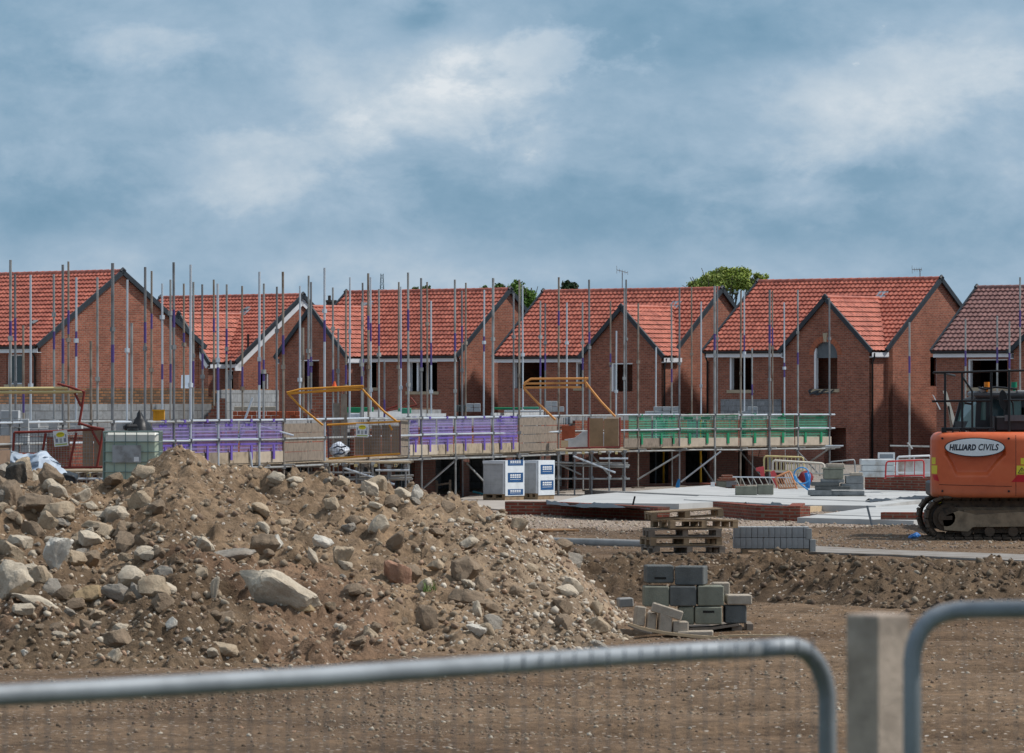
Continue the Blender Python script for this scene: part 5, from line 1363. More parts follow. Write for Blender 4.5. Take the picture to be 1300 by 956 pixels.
lowwall('footing_wall', 'low brick footing corner right of the pallets', [(905,655),(960,660.5),(1016,662),(1022,657)], .34, .3, BRICK3)
lowwall('footing_wall', 'low brick footing wall beside the excavator track', [(1118,666.5),(1200,667)], .28, .4, BRICK3)
lowwall('footing_wall', 'higher brick wall with timber at its foot, left of the excavator', [(1098,628.5),(1215,631.5)], .62, .3, BRICK3)
lowwall('footing_wall', 'short brick footing strip at the foot of the green scaffold', [(888,618),(932,621)], .12, .4, BRICK3)
tag(lowwall('concrete_beam', 'long grey concrete edge beam running across the slabs', [(742,629.5),(900,637),(1105,645)], .17, .35, CONCG), cat='concrete beam')
tag(lowwall('concrete_kerb', 'grey concrete kerb in front of the bright lower slab', [(1012,659),(1118,663)], .13, .2, CONCG), cat='kerb')
tag(lowwall('timber_formwork', 'pale timber formwork between the two right-hand slabs', [(1016,652),(1060,645.5),(1106,640),(1180,636)], .10, .12, WOODP), cat='formwork')
tag(lowwall('timber_board', 'short pale timber board by the low brick corner', [(1020,651),(1068,648)], .14, .2, WOODP), cat='board')
# pallet-like timber at the foot of the higher wall
def sheetstrip(name, label, pts, w, m, cat='plastic sheet', z=.12, amp=.05):
    mb = MB(); P_ = []; n = 30
    for j in range(4):
        for i in range(n):
            tt = i/(n-1)*(len(pts)-1); k = min(int(tt), len(pts)-2); f_ = tt-k; x = pts[k][0]+(pts[k+1][0]-pts[k][0])*f_; y = pts[k][1]+(pts[k+1][1]-pts[k][1])*f_
            g0 = px_ground(x, y, z); P_.append(g0+Vector((0, j*w/3, amp*(.3+.5*math.sin(i*.37+j*.8)+.35*math.sin(i*.83+j*2.1)+.15*math.sin(i*2.1+j))*(1 if 0<j<3 else .2))))
    mb.grid(P_, n, 4); return mb.solo(name, m, label, cat, 'black membrane lying by the slabs', smooth=True)
mb = MB(); mb.path([px_ground(700,688,.05), px_ground(760,689.5,.06), px_ground(823,691.5,.05)], .09, 10); mb.solo('drain_pipe', CONCG, 'long grey pipe lying behind the soil bank, left of the pallets', 'pipe', smooth=True, angle=50)
sheetstrip('black_membrane', 'black plastic membrane along the left brick footing', [(694,641),(730,643.5),(760,645),(826,646)], 3., BLACKS, z=.28, amp=.10)
sheetstrip('black_membrane', 'black membrane strip behind the low brick corner', [(950,645.5),(1010,646.5)], 4., BLACKS, z=.25, amp=.12)
sheetstrip('black_membrane', 'ragged black membrane strip left of the excavator', [(1105,638),(1140,634.5),(1170,634),(1300,634)], 2., BLACKS, z=.16, amp=.09)
sheetstrip('grey_membrane', 'grey and blue hoses and film lying under the excavator body', [(1185,641),(1230,640),(1310,640)], 4., M('grey_blue_film', (.20,.27,.32), .4, var=.5, scale=2, bump=.5, bscale=5), z=.10, amp=.10)
slab('timber_crib', [(1104,632),(1146,633.5),(1180,632.6),(1150,629.5),(1112,629.5)], .12, WOODP, None, 'flat pale timber pallet at the foot of the higher brick wall', 'timber pallet', th=.09)

# ================================================================== pallets
def pallet(name, label, loc, rz, m=WOOD, L=1.2, D=1.0, group='wooden pallets', seed=0):
    t = thing(name, label, 'pallet', loc, rz, group); ORIG[t.name] = Vector((0,0,0)); r = random.Random(seed)
    for k in range(7):
        y = -D/2+k*(D-.1)/6; mb = MB(); mb.box((-L/2+r.uniform(-.01,.01), y, .122), (L/2+r.uniform(-.01,.01), y+.1, .144)); mb.build('top_board', m, t, world=False)
    for k in range(3):
        x = -L/2+k*(L-.1)/2
        mb = MB(); mb.box((x, -D/2, .1), (x+.1, D/2, .121)); mb.build('stringer', m, t, world=False)
        for j in range(3): mb = MB(); y = -D/2+.0+j*(D-.145)/2; mb.box((x, y+.002, .022), (x+.1, y+.143, .099)); mb.build('spacer_block', m, t, world=False)
    for k in range(3):
        y = -D/2+k*(D-.1)/2; mb = MB(); mb.box((-L/2, y, 0), (L/2, y+.1, .021)); mb.build('bottom_board', m, t, world=False)
    return t
s_ = 71.; b0 = P(868, 698, s_); zb = float(ground_z(b0.x, b0.y)); b0.z = zb
pl = [('lowest weathered pallet of the leaning pallet pile',0,0,WOODG,.22),('second lowest pallet of the pile, dark between its boards',-.04,.0,WOOD,.18),
      ('third pallet up the pile, a grey one',-.02,.0,WOODG,.10),('second pallet from the top, sticking out to the right',.20,.0,WOOD,.34),('topmost pallet of the pile, slightly tilted',.02,.0,WOOD,.10)]
hgt = (698-636)/s_-zb*0
for i, (lb, dx, dy, m_, rz) in enumerate(pl):
    o = pallet('wooden_pallet', lb, b0+Vector((dx, .4+dy, .02+i*.155+(.02 if i > 3 else 0))), rz, m_, group='pallets piled by the grey blocks', seed=i, L=1.3)
    if i == 4: o.rotation_euler = (.0, -.055, rz)
o = pallet('wooden_pallet', 'rusty-brown pallet lying flat behind the soil bank', px_ground(690, 683, .0)+Vector((0,.5,.02)), .3, M('rusty_wood', (.36,.20,.10), .9, var=.35), seed=9); 
# pack of dense blocks beside the pallets
t0 = px_ground(985, 703)+Vector((0,0,.0)); s_ = F/t0.y; zb = float(ground_z(t0.x, t0.y))
tb = thing('wooden_pallet', 'low pallet carrying the neat two-layer pack of grey blocks', 'pallet', (t0.x, t0.y+.5, zb)); mb = MB(); mb.box((t0.x-.6, t0.y+.05, zb+.06), (t0.x+.6, t0.y+1., zb+.085)); mb.build('top_boards', WOOD, tb)
mb = MB(); 
for k in range(3): mb.box((t0.x-.6+k*.55, t0.y+.05, zb), (t0.x-.5+k*.55, t0.y+1., zb+.06))
mb.build('stringers', WOOD, tb)
me = MB(); me.obox((0,0,.0), (.1, .44, .215), 0, bev=.006); blk = me.build('concrete_block', M('pale_dense_block', (.33,.34,.345), .92, var=.25, scale=5, bump=.5, bscale=50), None)
first = True
xL, xR = (936-650)/s_, (1024-650)/s_; nn = 13
mats_ = [CBLOCK, CBLOCKG, CONCG]
for r_ in range(2):
    for k in range(nn):
        if first: o = blk; first = False
        else: o = blk.copy(); COL.objects.link(o)
        x = xL+(xR-xL)*k/(nn-1); 
        hh = (699-671)/s_/2
        o.location = (x, t0.y+.35, zb+.09+hh*(r_+.5)); o.scale = ((xR-xL)/(nn-1)/.1*.97, 1.2, hh/.215*.97); o.rotation_euler = (0,0,rnd.uniform(-.02,.02))
        tag(o, 'grey dense block in the neat two-layer pack right of the pallets', 'concrete block', 'blocks of the neat two-layer pack')
for i, (px, yb, yt, lb) in enumerate([(1030,701,685,'loose grey block standing at the right end of the neat pack'),(1025,685,671,'grey block set back on the right end of the neat pack')]):
    A = P(px, yb, s_); mb = MB(); mb.obox((A.x, A.y+.3, (A.z+(yb-yt)/s_/2)), (.11,.44,(yb-yt)/s_), .15, bev=.006); mb.solo('concrete_block', CBLOCK, lb, 'concrete block', 'loose blocks near the neat pack')

# ================================================================== foreground pile of blocks (each one its own thing)
s_ = 105.; y00 = F/s_
gz = float(ground_z((868-650)/s_, y00))
FB = [ # px0,px1,ytop,ybot,depth back,material,label,rz,tilt,dep
 (818,856,718,740.5,.25,CBLOCKD,'dark block with a hand hole, left one of the top two',.06,0,.44),
 (856.5,900,719,743,.20,CBLOCKD,'dark slate-grey block, right one of the top two',-.16,0,.40),
 (816,849.5,744,770,.12,CBLOCKG,'grey block with vertical streaks, left end of the middle row',.03,0,.44),
 (850,884,744,769.5,.12,CBLOCKD,'mottled dark block in the centre of the middle row',.0,0,.44),
 (884.8,919,743.5,769.2,.12,CBLOCKG,'greenish grey block, right end of the middle row',.02,0,.44),
 (906,928.5,741,766,.62,CBLOCKT,'pale block hidden behind the right end of the middle row',.0,0,.30),
 (861,881.4,770,793,.14,CBLOCKG,'half-hidden block at the left of the bottom row',.0,0,.44),
 (882,916.5,770,792.5,.10,CBLOCKG,'grey block with a hand hole in the bottom row',.0,0,.44),
 (919,948,768.5,791.5,.16,CBLOCKD,'dark blue-grey block at the right of the bottom row',.04,0,.40),
 (921,955,755,767.8,.14,CBLOCKT,'flat buff stone lying on the right bottom block',.05,0,.40),
 (803.5,819,768.5,793.5,-.15,CBLOCKT,'buff kerb stone standing on end, leftmost of three',.15,-.10,.22),
 (819,832.5,776,798,-.22,CBLOCKT,'buff kerb stone standing on end, middle of three',.1,-.08,.22),
 (833,852,777,801,-.28,CBLOCKT,'buff kerb stone standing on end, rightmost of three',.1,-.06,.26),
 (851,873,787,801.5,-.25,CBLOCKT,'buff stone lying on its side under the leaning one',.08,.0,.26),
 (858,905,799,806,-.30,CBLOCKT,'long buff stone lying flat in front of the pile',-.04,.02,.30),
 (784,806,761.5,773.5,.75,CONCG,'grey slab fragment left behind the buff stones',.1,.05,.3),
 (846,866,793,801,.1,CBLOCKG,'small grey block end low in the pile',.0,0,.3),
]
for px0, px1, yt, yb, bk, m_, lb, rz, tl, dep in FB:
    A = P(px0, yb, s_); B_ = P(px1, yt, s_); W, H = B_.x-A.x, B_.z-A.z
    if rz: W = max(.05, (W-abs(math.sin(rz))*dep)/math.cos(rz))
    mb = MB(); c_ = Vector(((A.x+B_.x)/2, A.y+bk+dep/2-.2, (A.z+B_.z)/2))
    ro = Matrix.Rotation(rz, 3, 'Z') @ Matrix.Rotation(-tl, 3, 'Y')
    mb.obox(c_, (W-.004, dep, H-.003), ro, bev=.012)
    if 'hand hole' in lb:
        mb.mi = 1; mb.obox(c_+ro@Vector((0, -dep/2-.001, -H*.22 if 'top' in lb else H*.22)), (W*.42, .004, .028), ro)
    mb.solo('concrete_block' if m_ is not CBLOCKT else 'kerb_stone', [m_, DARKIN], lb, 'concrete block' if m_ is not CBLOCKT else 'stone block')
A = P(826, 764, s_); B_ = P(866, 786, s_)
mb = MB(); ang = math.atan2(12, 38); mb.obox(((P(845.5, 775, s_)).x, y00-.42, P(845, 774.5, s_).z), (.385, .12, .115), Matrix.Rotation(ang, 3, 'Y'), bev=.012); mb.solo('kerb_stone', CBLOCKT, 'buff stone leaning across the three standing ones', 'stone block')
t = thing('wooden_pallet', 'broken pallet under the foreground pile of blocks', 'pallet', P(912, 803, s_)+Vector((0,.2,0)))
mb = MB(); A = P(862, 797, s_); B_ = P(958, 793, s_); mb.prism([P(862,797.5,s_)+Vector((0,-.1,0)), P(905,795.5,s_)+Vector((0,-.1,0)), P(938,791.5,s_)+Vector((0,-.1,0)), P(938,794.,s_)+Vector((0,-.1,0)), P(905,799,s_)+Vector((0,-.1,0)), P(862,800,s_)+Vector((0,-.1,0))], (0,1.0,0)); mb.build('top_board', WOODG, t)
for a, b, yt, yb in ((929,942,795,806),(948,956,792,802),(884,892,800,807)):
    mb = MB(); A = P(a, yb, s_); B_ = P(b, yt, s_); mb.box((A.x, A.y-.05, A.z), (B_.x, A.y+.8, B_.z)); mb.build('spacer_block', WOODG, t)
mb = MB(); mb.box((P(870,806,s_).x, y00-.05, P(870,807,s_).z), (P(958,806,s_).x, y00+.8, P(870,806,s_).z+.01)); mb.build('bottom_board', WOODG, t)
def lath(label, pts, w, s, m=WOODP, group='laths'):
    mb = MB(); q = [P(x, y, s) for x, y in pts]
    for a, b in zip(q, q[1:]): mb.prism([a, b, b+Vector((0,0,-w)), a+Vector((0,0,-w))], (0,.06,0))
    mb.solo('timber_lath', m, label, 'timber lath')
lath('long pale lath curving below the block pile', [(797,790),(815,796),(845,802),(880,806),(925,809)], .035, 108)
lath('short darker lath beside the long pale one', [(797,793),(812,799),(828,803)], .02, 109, WOODG)
lath('straight timber lying right of the block pile', [(912,806.5),(955,805.5),(1000,806)], .02, 108.5)

# ================================================================== stone and block heaps on the slab
def heap(label, rows, s, name='slab_stack', cat='block stack'):
    A = P((rows[0][0]+rows[0][1])/2, rows[0][3], s); t = thing(name, label, cat, A)
    for x0, x1, yt, yb, m_, bk in rows:
        a = P(x0, yb, s); b = P(x1, yt, s); mb = MB(); mb.obox(((a.x+b.x)/2, a.y+bk+.25, (a.z+b.z)/2), (b.x-a.x-.01, .5, b.z-a.z-.006), rnd.uniform(-.06,.06), bev=.012); mb.build('slab', m_, t)
BG = CBLOCK; DG = CBLOCKD
heap('tall uneven stack of grey slabs and blocks in the middle of the slab', [(1029,1064,629,637,BG,0),(1064,1100,629,637,DG,0),(1027,1056,622,629,BG,0),(1056,1098,623,629,BG,.05),(1035,1080,617,622,DG,.0),(1068,1097,614,622,BG,.1),
   (1030,1066,612,617,DG,0),(1043,1072,608,613,BG,.05),(1046,1071,596,608,CBLOCKG,0),(1044,1073,593.5,596,CBLOCKG,0),(1050,1072,588.5,593.5,CBLOCKT,.05),(1074,1097,604,614,BG,.1),(1080,1096,600,604,CBLOCKT,.1)], 47)
heap('pile of brown bricks on grey blocks at the green scaffold foot', [(910,922,611,619,CBLOCKG,0),(922,936,610.5,619,BG,0),(913,934,606,610.5,BRICK,0),(916,931,603,606,BRICK,0.05),(911,930,608,611,BRICK,0)], 41)
for x0, x1, yt, yb, lb in ((934,961,617,630,'grey-green block on the white slab, left one of a pair'),(962,982,615.5,628,'grey-green block on the white slab, right one of a pair')):
    a = P(x0, yb, 46.5); b = P(x1, yt, 46.5); mb = MB(); mb.obox(((a.x+b.x)/2, a.y+.2, (a.z+b.z)/2), (b.x-a.x, .44, b.z-a.z), .0, bev=.012); mb.solo('concrete_block', CBLOCKG, lb, 'concrete block')
for x, y, lb in ((1034,647.5,'small black block on the slab edge, leftmost of three'),(1042,646.5,'small black block on the slab edge, middle of three'),(1064,644.5,'small black block on the slab edge, rightmost of three')):
    a = P(x, y, 49); mb = MB(); mb.obox(a+Vector((0,0,.03)), (.13,.15,.07), .2, bev=.01); mb.solo('spacer', BLACKP, lb, 'spacer')
t = thing('steel_rod', 'dark steel rod leaning against the end of the concrete beam', 'rod', P(1106, 676, 58)); mb = MB(); mb.tube(P(1101, 643, 57), P(1109, 675, 58), .025, 8); mb.build('shaft', BLACKP, t); mb = MB(); mb.tube(P(1101, 676, 58), P(1117, 675.5, 58), .02, 6); mb.build('foot', BLACKP, t)
t = thing('steel_rod', 'thin dark rod stuck upright by the left brick footing', 'rod', P(796, 660, 54)); mb = MB(); mb.tube(P(806, 630, 54), P(800, 656, 54), .022, 8); mb.build('shaft', BLACKP, t); mb = MB(); mb.tube(P(800, 656, 54), P(794, 660, 54), .02, 6); mb.build('foot', BLACKP, t)
mb = MB(); mb.tube(P(1077, 660.5, 54.6), P(1087, 659, 54.6)+Vector((0,.5,0)), .075, 14); mb.tube(P(1077, 660.5, 54.6), P(1079.5, 660.2, 54.6)+Vector((0,.12,0)), .09, 14); mb.solo('clay_pipe', CLAY, 'short orange clay pipe lying at the slab edge', 'pipe')
# blue mini tools, blue cover on pole foot, blue rag by the track
t = thing('shovel', 'blue-headed shovel lying on the ground left of the wrapped packs', 'shovel', P(615, 632, 44.5)); mb = MB(); mb.tube(P(600, 624, 44.5), P(616, 628, 44.5), .03, 8); mb.build('handle', M('teal_paint', (.03,.22,.28), .5), t)
mb = MB(); mb.prism([P(615,626,44.5), P(620,627,44.5), P(628,638,44.5), P(624,640,44.5), P(617,634,44.5)], (0,.12,0)); mb.build('blade', BLUE, t)
mb = MB(); mb.prism([P(861,608,40.5), P(863.5,608.5,40.5), P(863,618,40.5), P(860.5,624,40.5), P(857,624,40.5), P(858.5,614,40.5)], (0,.1,0)); mb.solo('blue_sleeve', M('sky_blue_plastic', (.02,.22,.55), .5), 'blue plastic sleeve at the foot of a green-scaffold pole', 'sleeve')
blobsack('blue_container', 'small blue container lying against the excavator track', 1160, 681, 17, 11, 66, BLUE, 33, 'container', .25)
blobsack('cement_sack', 'crumpled white sack with dark print at the right edge of the heap', 648, 690.5, 14, 24, 82, WHITEB, 21, 'sack', .3)
A = P(905, 618, 42); mb = MB(); mb.box((A.x-.06, A.y, A.z), (A.x+.06, A.y+.15, A.z+.14)); mb.solo('white_bucket', WHITE, 'small white tub at the foot of the green scaffold', 'tub')
# barriers
def barrier(name, label, pts, m, s, bars, r=.02, cat='barrier', low=None, group='pedestrian barriers', feet=True):
    """pts: outline top-left, top-right, bottom-right, bottom-left (photo px)"""
    q = [P(x, y, s) for x, y in pts]; c_ = (q[2]+q[3])/2; t = thing(name, label, cat, c_, 0, group)
    def rnd_corner(a, b, c, f=.22):
        return [b+(a-b)*f*.9, b+(a-b)*f*.3+(c-b)*f*.06, b+(c-b)*f*.3+(a-b)*f*.03, b+(c-b)*f*.9]
    mb = MB(); mb.path([q[3]]+[q[0]+(q[3]-q[0])*.2, q[0]+(q[3]-q[0])*.06+(q[1]-q[0])*.015, q[0]+(q[1]-q[0])*.05, q[1]+(q[0]-q[1])*.05, q[1]+(q[2]-q[1])*.06+(q[0]-q[1])*.015, q[1]+(q[2]-q[1])*.2, q[2]], r, 8); mb.build('frame', m, t, smooth=True, angle=60)
    mb = MB(); mb.tube(q[3]+(q[0]-q[3])*.12, q[2]+(q[1]-q[2])*.12, r*.9, 8); mb.build('bottom_rail', m, t, smooth=True, angle=60)
    for k in range(1, bars):
        f_ = k/bars; mb = MB(); mb.tube(q[0]+(q[1]-q[0])*f_, q[3]+(q[2]-q[3])*f_+(q[0]-q[3])*.12, r*.55, 6); mb.build('bar', m, t)
    if feet:
        for e in (q[3], q[2]): mb = MB(); mb.tube(e+Vector((0,-.22,.0)), e+Vector((0,.22,.0)), r, 6); mb.build('foot', m, t)
    return t
barrier('crowd_barrier', 'cream round-cornered barrier behind the blue hose', [(981,584.5),(1046,588.5),(1046,603.5),(981,600.5)], CREAM, 42.5, 12, .035)
barrier('crowd_barrier', 'thin grey barrier in front of the dark doorway', [(1054,586.5),(1085,583.5),(1086,604),(1054,606)], STEEL, 43, 2, .022)
barrier('crowd_barrier', 'pale yellow barrier under the end of the green scaffold', [(970,579),(1020,580.5),(1020,600),(970,600)], M('straw_paint', (.62,.52,.25), .5), 41.5, 10, .028)
barrier('crowd_barrier', 'white barrier on the brick wall left of the excavator', [(1139,580),(1182,578.5),(1182,603),(1139,603)], WHITE, 45.5, 2, .028)
barrier('crowd_barrier', 'red tubular barrier left of the excavator, in front of the foil box', [(1125,586),(1173,584),(1173,606),(1124,607)], M('barrier_red', (.55,.04,.04), .5), 47, 4, .022)
barrier('crowd_barrier', 'orange barrier toppled against the blue hose', [(984,606),(1003,598),(1012,622),(990,622)], M('salmon_paint', (.65,.28,.13), .5), 43.5, 7, .028)
t = thing('railing_panel', 'low pale railing panel with slanting bars lying on the slab', 'railing', P(965, 618, 43.5)); mb = MB(); mb.tube(P(930,605.5,43.5), P(1010,606.5,43.5), .02, 6); mb.build('top_rail', STEELB, t)
for k in range(11): mb = MB(); mb.tube(P(934+k*7.4,606,43.5), P(939+k*7.6,617.5,43.5), .014, 6); mb.build('bar', CREAM, t)
t = thing('hose_coil', 'coiled blue hose standing beside the grey slab stack', 'hose', P(1020, 618, 45)); mb = MB()
mb.path([P(1017+10*math.cos(a_/14*math.pi*2)-.0+(a_*.16), 602-9.5*math.sin(a_/14*math.pi*2)+a_*.25, 45)+Vector((0,a_*.02,0)) for a_ in range(16)], .020, 8); mb.build('coil', BLUEL, t, smooth=True)
mb = MB(); mb.path([P(1009,604,44.8), P(1014,613,44.8), P(1022,619,44.8), P(1026,622,44.8)], .024, 8); mb.build('tail', BLUEL, t, smooth=True); mb = MB(); mb.path([P(1024,600,44.6), P(1026,610,44.6), P(1025,620,44.6)], .07, 8); mb.build('thick_end', M('mid_blue', (.02,.17,.5), .5), t, smooth=True)
blobsack('red_sack', 'dark red sack slumped behind the blue hose', 1022, 607, 22, 22, 44, M('dark_red_cloth', (.16,.015,.02), .8, bump=.3, bscale=6), 41, 'sack', .4)
t = thing('plastic_barrier', 'pink plastic barrier broken at the scaffold foot', 'barrier', P(972, 606, 42.5)); mb = MB(); mb.prism([P(960,594,42.5), P(970,592,42.5), P(971,605,42.5), P(966,605,42.5), P(965,599,42.5), P(960,598,42.5)], (0,.15,0)); mb.build('left_piece', PINK, t)
mb = MB(); mb.prism([P(978,599,42.6), P(983,597,42.6), P(988,606,42.6), P(986,620,42.6), P(982,612,42.6), P(979,604,42.6)], (0,.15,0)); mb.build('right_piece', PINK, t)
FOIL = M('silver_foil', (.60,.62,.62), .45, .1, var=.35, scale=2.2, c2=(.30,.25,.20), bump=.4, bscale=7)
t = thing('insulation_stack', 'silver foil-faced stack behind the brick wall by the excavator', 'insulation stack', P(1118, 610, 45)); a = P(1094, 606, 45.2); b = P(1137, 583, 45.2)
for k in range(3): mb = MB(); mb.obox(((a.x+b.x)/2+rnd.uniform(-.03,.03), a.y+.5, a.z+(b.z-a.z)*(k+.5)/3), (b.x-a.x, .9, (b.z-a.z)/3-.008), 0, bev=.015); mb.build('foil_board', FOIL, t)
mb = MB(); a = P(1140, 605, 44.8); b = P(1182, 583, 44.8); mb.box((a.x, a.y, a.z), (b.x, a.y+.5, b.z)); mb.solo('stained_box', M('rust_stained_white', (.58,.57,.55), .6, var=.3, scale=1.6, c2=(.28,.12,.06), bump=.3), 'white box streaked with rust behind the white barrier, left of the excavator', 'storage box')
t = thing('window_frame', 'small white-framed panel standing on the foil stack', 'window frame', P(1126, 584, 45)); a = P(1115.5, 584, 45); b = P(1137, 574.5, 45); mb = MB(); w_ = .05
mb.box((a.x, a.y+.3, a.z), (b.x, a.y+.36, a.z+w_)); mb.box((a.x, a.y+.3, b.z-w_), (b.x, a.y+.36, b.z)); mb.box((a.x, a.y+.3, a.z+w_), (a.x+w_, a.y+.36, b.z-w_)); mb.box((b.x-w_, a.y+.3, a.z+w_), (b.x, a.y+.36, b.z-w_)); mb.build('frame', WHITE, t)
mb = MB(); mb.box((a.x+w_, a.y+.32, a.z+w_), (b.x-w_, a.y+.34, b.z-w_)); mb.build('panel', M('grey_panel', (.25,.28,.31), .4), t)
t = thing('timber_trestle', 'low brown timber trestle left of the wrapped packs', 'trestle', P(552, 626, 45.5)); 
for x, yt in ((538,612),(553,610),(570,609)): mb = MB(); a = P(x, 627, 45.5); b = P(x+3, yt, 45.5); mb.box((a.x, a.y, a.z), (b.x, a.y+.06, b.z)); mb.build('leg', WOODG, t)
mb = MB(); mb.prism([P(540,617,45.5), P(571,612,45.5), P(571,614.5,45.5), P(540,619.5,45.5)], (0,-.04,0)); mb.build('rail', WOODG, t)
# white film drum behind excavator etc: leaning planks beside the cab
for x0, y0, x1, y1, w_, m_, lb in ((1197,496,1210,540,5,CREAM,'wide pale plank leaning beyond the excavator'),(1184,501,1193,520,1.6,WHITE,'short white rod leaning beyond the excavator'),(1203,515,1207,545,2.4,WOODG,'narrow grey plank behind the wide pale one')):
    mb = MB(); s = 52; mb.prism([P(x0,y0,s), P(x0+w_,y0+1,s), P(x1+w_,y1,s), P(x1,y1,s)], (0,.05,0)); mb.solo('leaning_plank', m_, lb, 'plank')
for x, y0, y1, s, lb in ((1154.6,409,600,43,'lone scaffold pole in front of the arched-window house gable'),(1225.7,405,600,40,'lone scaffold pole seen just left of the excavator beacon'),(1266,401,600,40,'lone pole in front of the russet roof, left of two'),(1281.5,408,600,40,'lone pole in front of the russet roof, right of two'),(1295,352,600,42,'tallest lone pole at the right edge of the photo')):
    mb = MB(); a = P(x, 506, s); mb.tube((a.x, a.y, 0), (a.x, a.y, EYE-(y0-506)/s), .028, 8, 0); zt = EYE-(y0-506)/s; mb.tube((a.x, a.y, zt-1.5), (a.x, a.y, zt-1.0), .030, 8, 1); mb.solo('scaffold_pole', [STEEL, PURP], lb, 'scaffold pole', 'lone poles at the right', smooth=True, angle=40)
mb = MB(); mb.tube(P(1130,566,42.9), P(1180,567,42.9), .025, 8); mb.tube(P(1152,562,43)-Vector((0,.05,0)), P(1158,570,43)-Vector((0,.05,0)), .03, 6); mb.solo('scaffold_tube', STEEL, 'level scaffold tube clamped to the lone pole left of the excavator', 'scaffold tube')
# ================================================================== excavator
XS = 64.; XY = F/XS
def E(px, py, dy=0.): return P(px, py, XS)+Vector((0, dy, 0))
ORANGE = NT('excavator_orange'); ORANGE.set(.42, 0, .45)
n_ = ORANGE.noise(2.5, 6, .65); n2_ = ORANGE.noise(16, 5, .7)
sz_ = ORANGE.n('ShaderNodeSeparateXYZ', Vector=ORANGE.obj)
dust = ORANGE.math('MULTIPLY', ORANGE.math('SUBTRACT', 1.0, ORANGE.math('MULTIPLY', ORANGE.math('SUBTRACT', sz_.outputs[2], .84), 3.2), 0), ORANGE.math('ADD', n2_, .15)); dust.node.use_clamp = True
ORANGE.color(ORANGE.mix(ORANGE.math('MULTIPLY', dust, .55), ORANGE.ramp(n_, [(.3, (.54,.098,.030)), (.55, (.63,.128,.042)), (.8, (.66,.155,.06))]), (.26,.15,.09,1)))
ORANGE.bump(n2_, .06, .01)
MUD = M('track_mud', (.085,.060,.042), .9, .0, var=.5, scale=7, bump=.8, bscale=18, c2=(.035,.027,.022))
MUDL = M('dusty_steel', (.18,.13,.085), .9, 0, var=.6, scale=5, bump=.4, bscale=25, c2=(.12,.09,.07))
DKM = M('charcoal_panel', (.028,.030,.034), .5, var=.2, scale=4)
ex = thing('excavator', 'orange tracked excavator seen from behind at the right edge', 'excavator', (E(1262,690).x, XY, float(ground_z(E(1262,690).x, XY))))
def stadium(t, L, r):
    """point at fraction t on a stadium of length L and radius r, centred at 0 -> (x, z, angle)"""
    st = L-2*r; per = 2*st+2*math.pi*r; d = (t % 1)*per
    if d < st: return -st/2+d, r, 0.
    d -= st
    if d < math.pi*r: a = d/r; return st/2+r*math.sin(a), r*math.cos(a), a
    d -= math.pi*r
    if d < st: return st/2-d, -r, math.pi
    d -= st; a = d/r; return -st/2-r*math.sin(a), -r*math.cos(a), math.pi+a
gx = float(ground_z(E(1290,690).x, XY))
for side, yc in ((0, -1.0), (1, 1.0)):
    cx, cz = E(1294, 0).x, gx+.42; L = 3.85; r = .405
    mb = MB(); n = 46
    for k in range(n):
        x, z, a = stadium(k/n, L, r); ro = Matrix.Rotation(a, 3, 'Y')
        mb.obox((cx+x, XY+yc, cz+z), (.17, .6, .05), ro, bev=.006); mb.obox(Vector((cx+x, XY+yc, cz+z))+ro@Vector((.05,0,.028)), (.03, .58, .022), ro)
        mb.obox(Vector((cx+x, XY+yc, cz+z))+ro@Vector((0,0,-.045)), (.16, .16, .06), ro)
    mb.path([(cx+stadium(k/60, L-.04, r-.02)[0], XY+yc, cz+stadium(k/60, L-.04, r-.02)[1]) for k in range(61)], .03, 6)
    tr = mb.build('track', MUD, ex)
    mb = MB(); mb.prism([(cx-1.5, XY+yc-.10, cz-.30), (cx+1.5, XY+yc-.10, cz-.30), (cx+1.62, XY+yc-.10, cz+.33), (cx-1.62, XY+yc-.10, cz+.33)], (0,.2,0)); mb.build('packed_mud', MUD, tr)
    mb = MB(); mb.prism([(cx-1.58, XY+yc-.22, cz-.24), (cx-1.12, XY+yc-.22, cz-.27), (cx-1.02, XY+yc-.22, cz-.18), (cx+1.1, XY+yc-.22, cz-.16), (cx+1.1, XY+yc-.22, cz+.06), (cx+.3, XY+yc-.22, cz+.13), (cx-.4, XY+yc-.22, cz+.10), (cx-.95, XY+yc-.22, cz+.06), (cx-1.30, XY+yc-.22, cz+.14), (cx-1.62, XY+yc-.22, cz+.02)], (0,.05,0)); mb.build('side_plate', M('pale_dusty_plate', (.27,.205,.14), .9, var=.6, scale=4, bump=.4, c2=(.13,.10,.07)), tr)
    mb = MB(); mb.obox((cx, XY+yc, cz+.03), (L-1.0, .30, .36), 0, bev=.03); mb.obox((cx-.1, XY+yc-.18, cz+.05), (2.2,.04,.22), 0, bev=.015); mb.build('track_frame', MUDL, tr)
    for sx, rr in ((-1, .31), (1, .32)):
        mb = MB(); c_ = Vector((cx+sx*(L/2-.39), XY+yc, cz)); mb.tube(c_-Vector((0,.17,0)), c_+Vector((0,.17,0)), rr-.04, 24); mb.tube(c_-Vector((0,.22,0)), c_-Vector((0,.17,0)), .17, 16); mb.obox(c_-Vector((0,.225,0)), (.22,.02,.08), .0); mb.build('idler_wheel', MUD, tr, smooth=True, angle=40)
    for k in range(6):
        mb = MB(); c_ = Vector((cx-1.15+k*.46, XY+yc, cz-.27)); mb.tube(c_-Vector((0,.2,0)), c_+Vector((0,.2,0)), .10, 16); mb.build('roller', MUD, tr, smooth=True, angle=40)
mb = MB(); mb.obox((E(1288,0).x, XY, gx+.55), (1.5,1.5,.35), 0, bev=.05); mb.tube((E(1262,0).x, XY, gx+.7), (E(1262,0).x, XY, gx+.98), .55, 24); mb.build('undercarriage', MUD, ex)
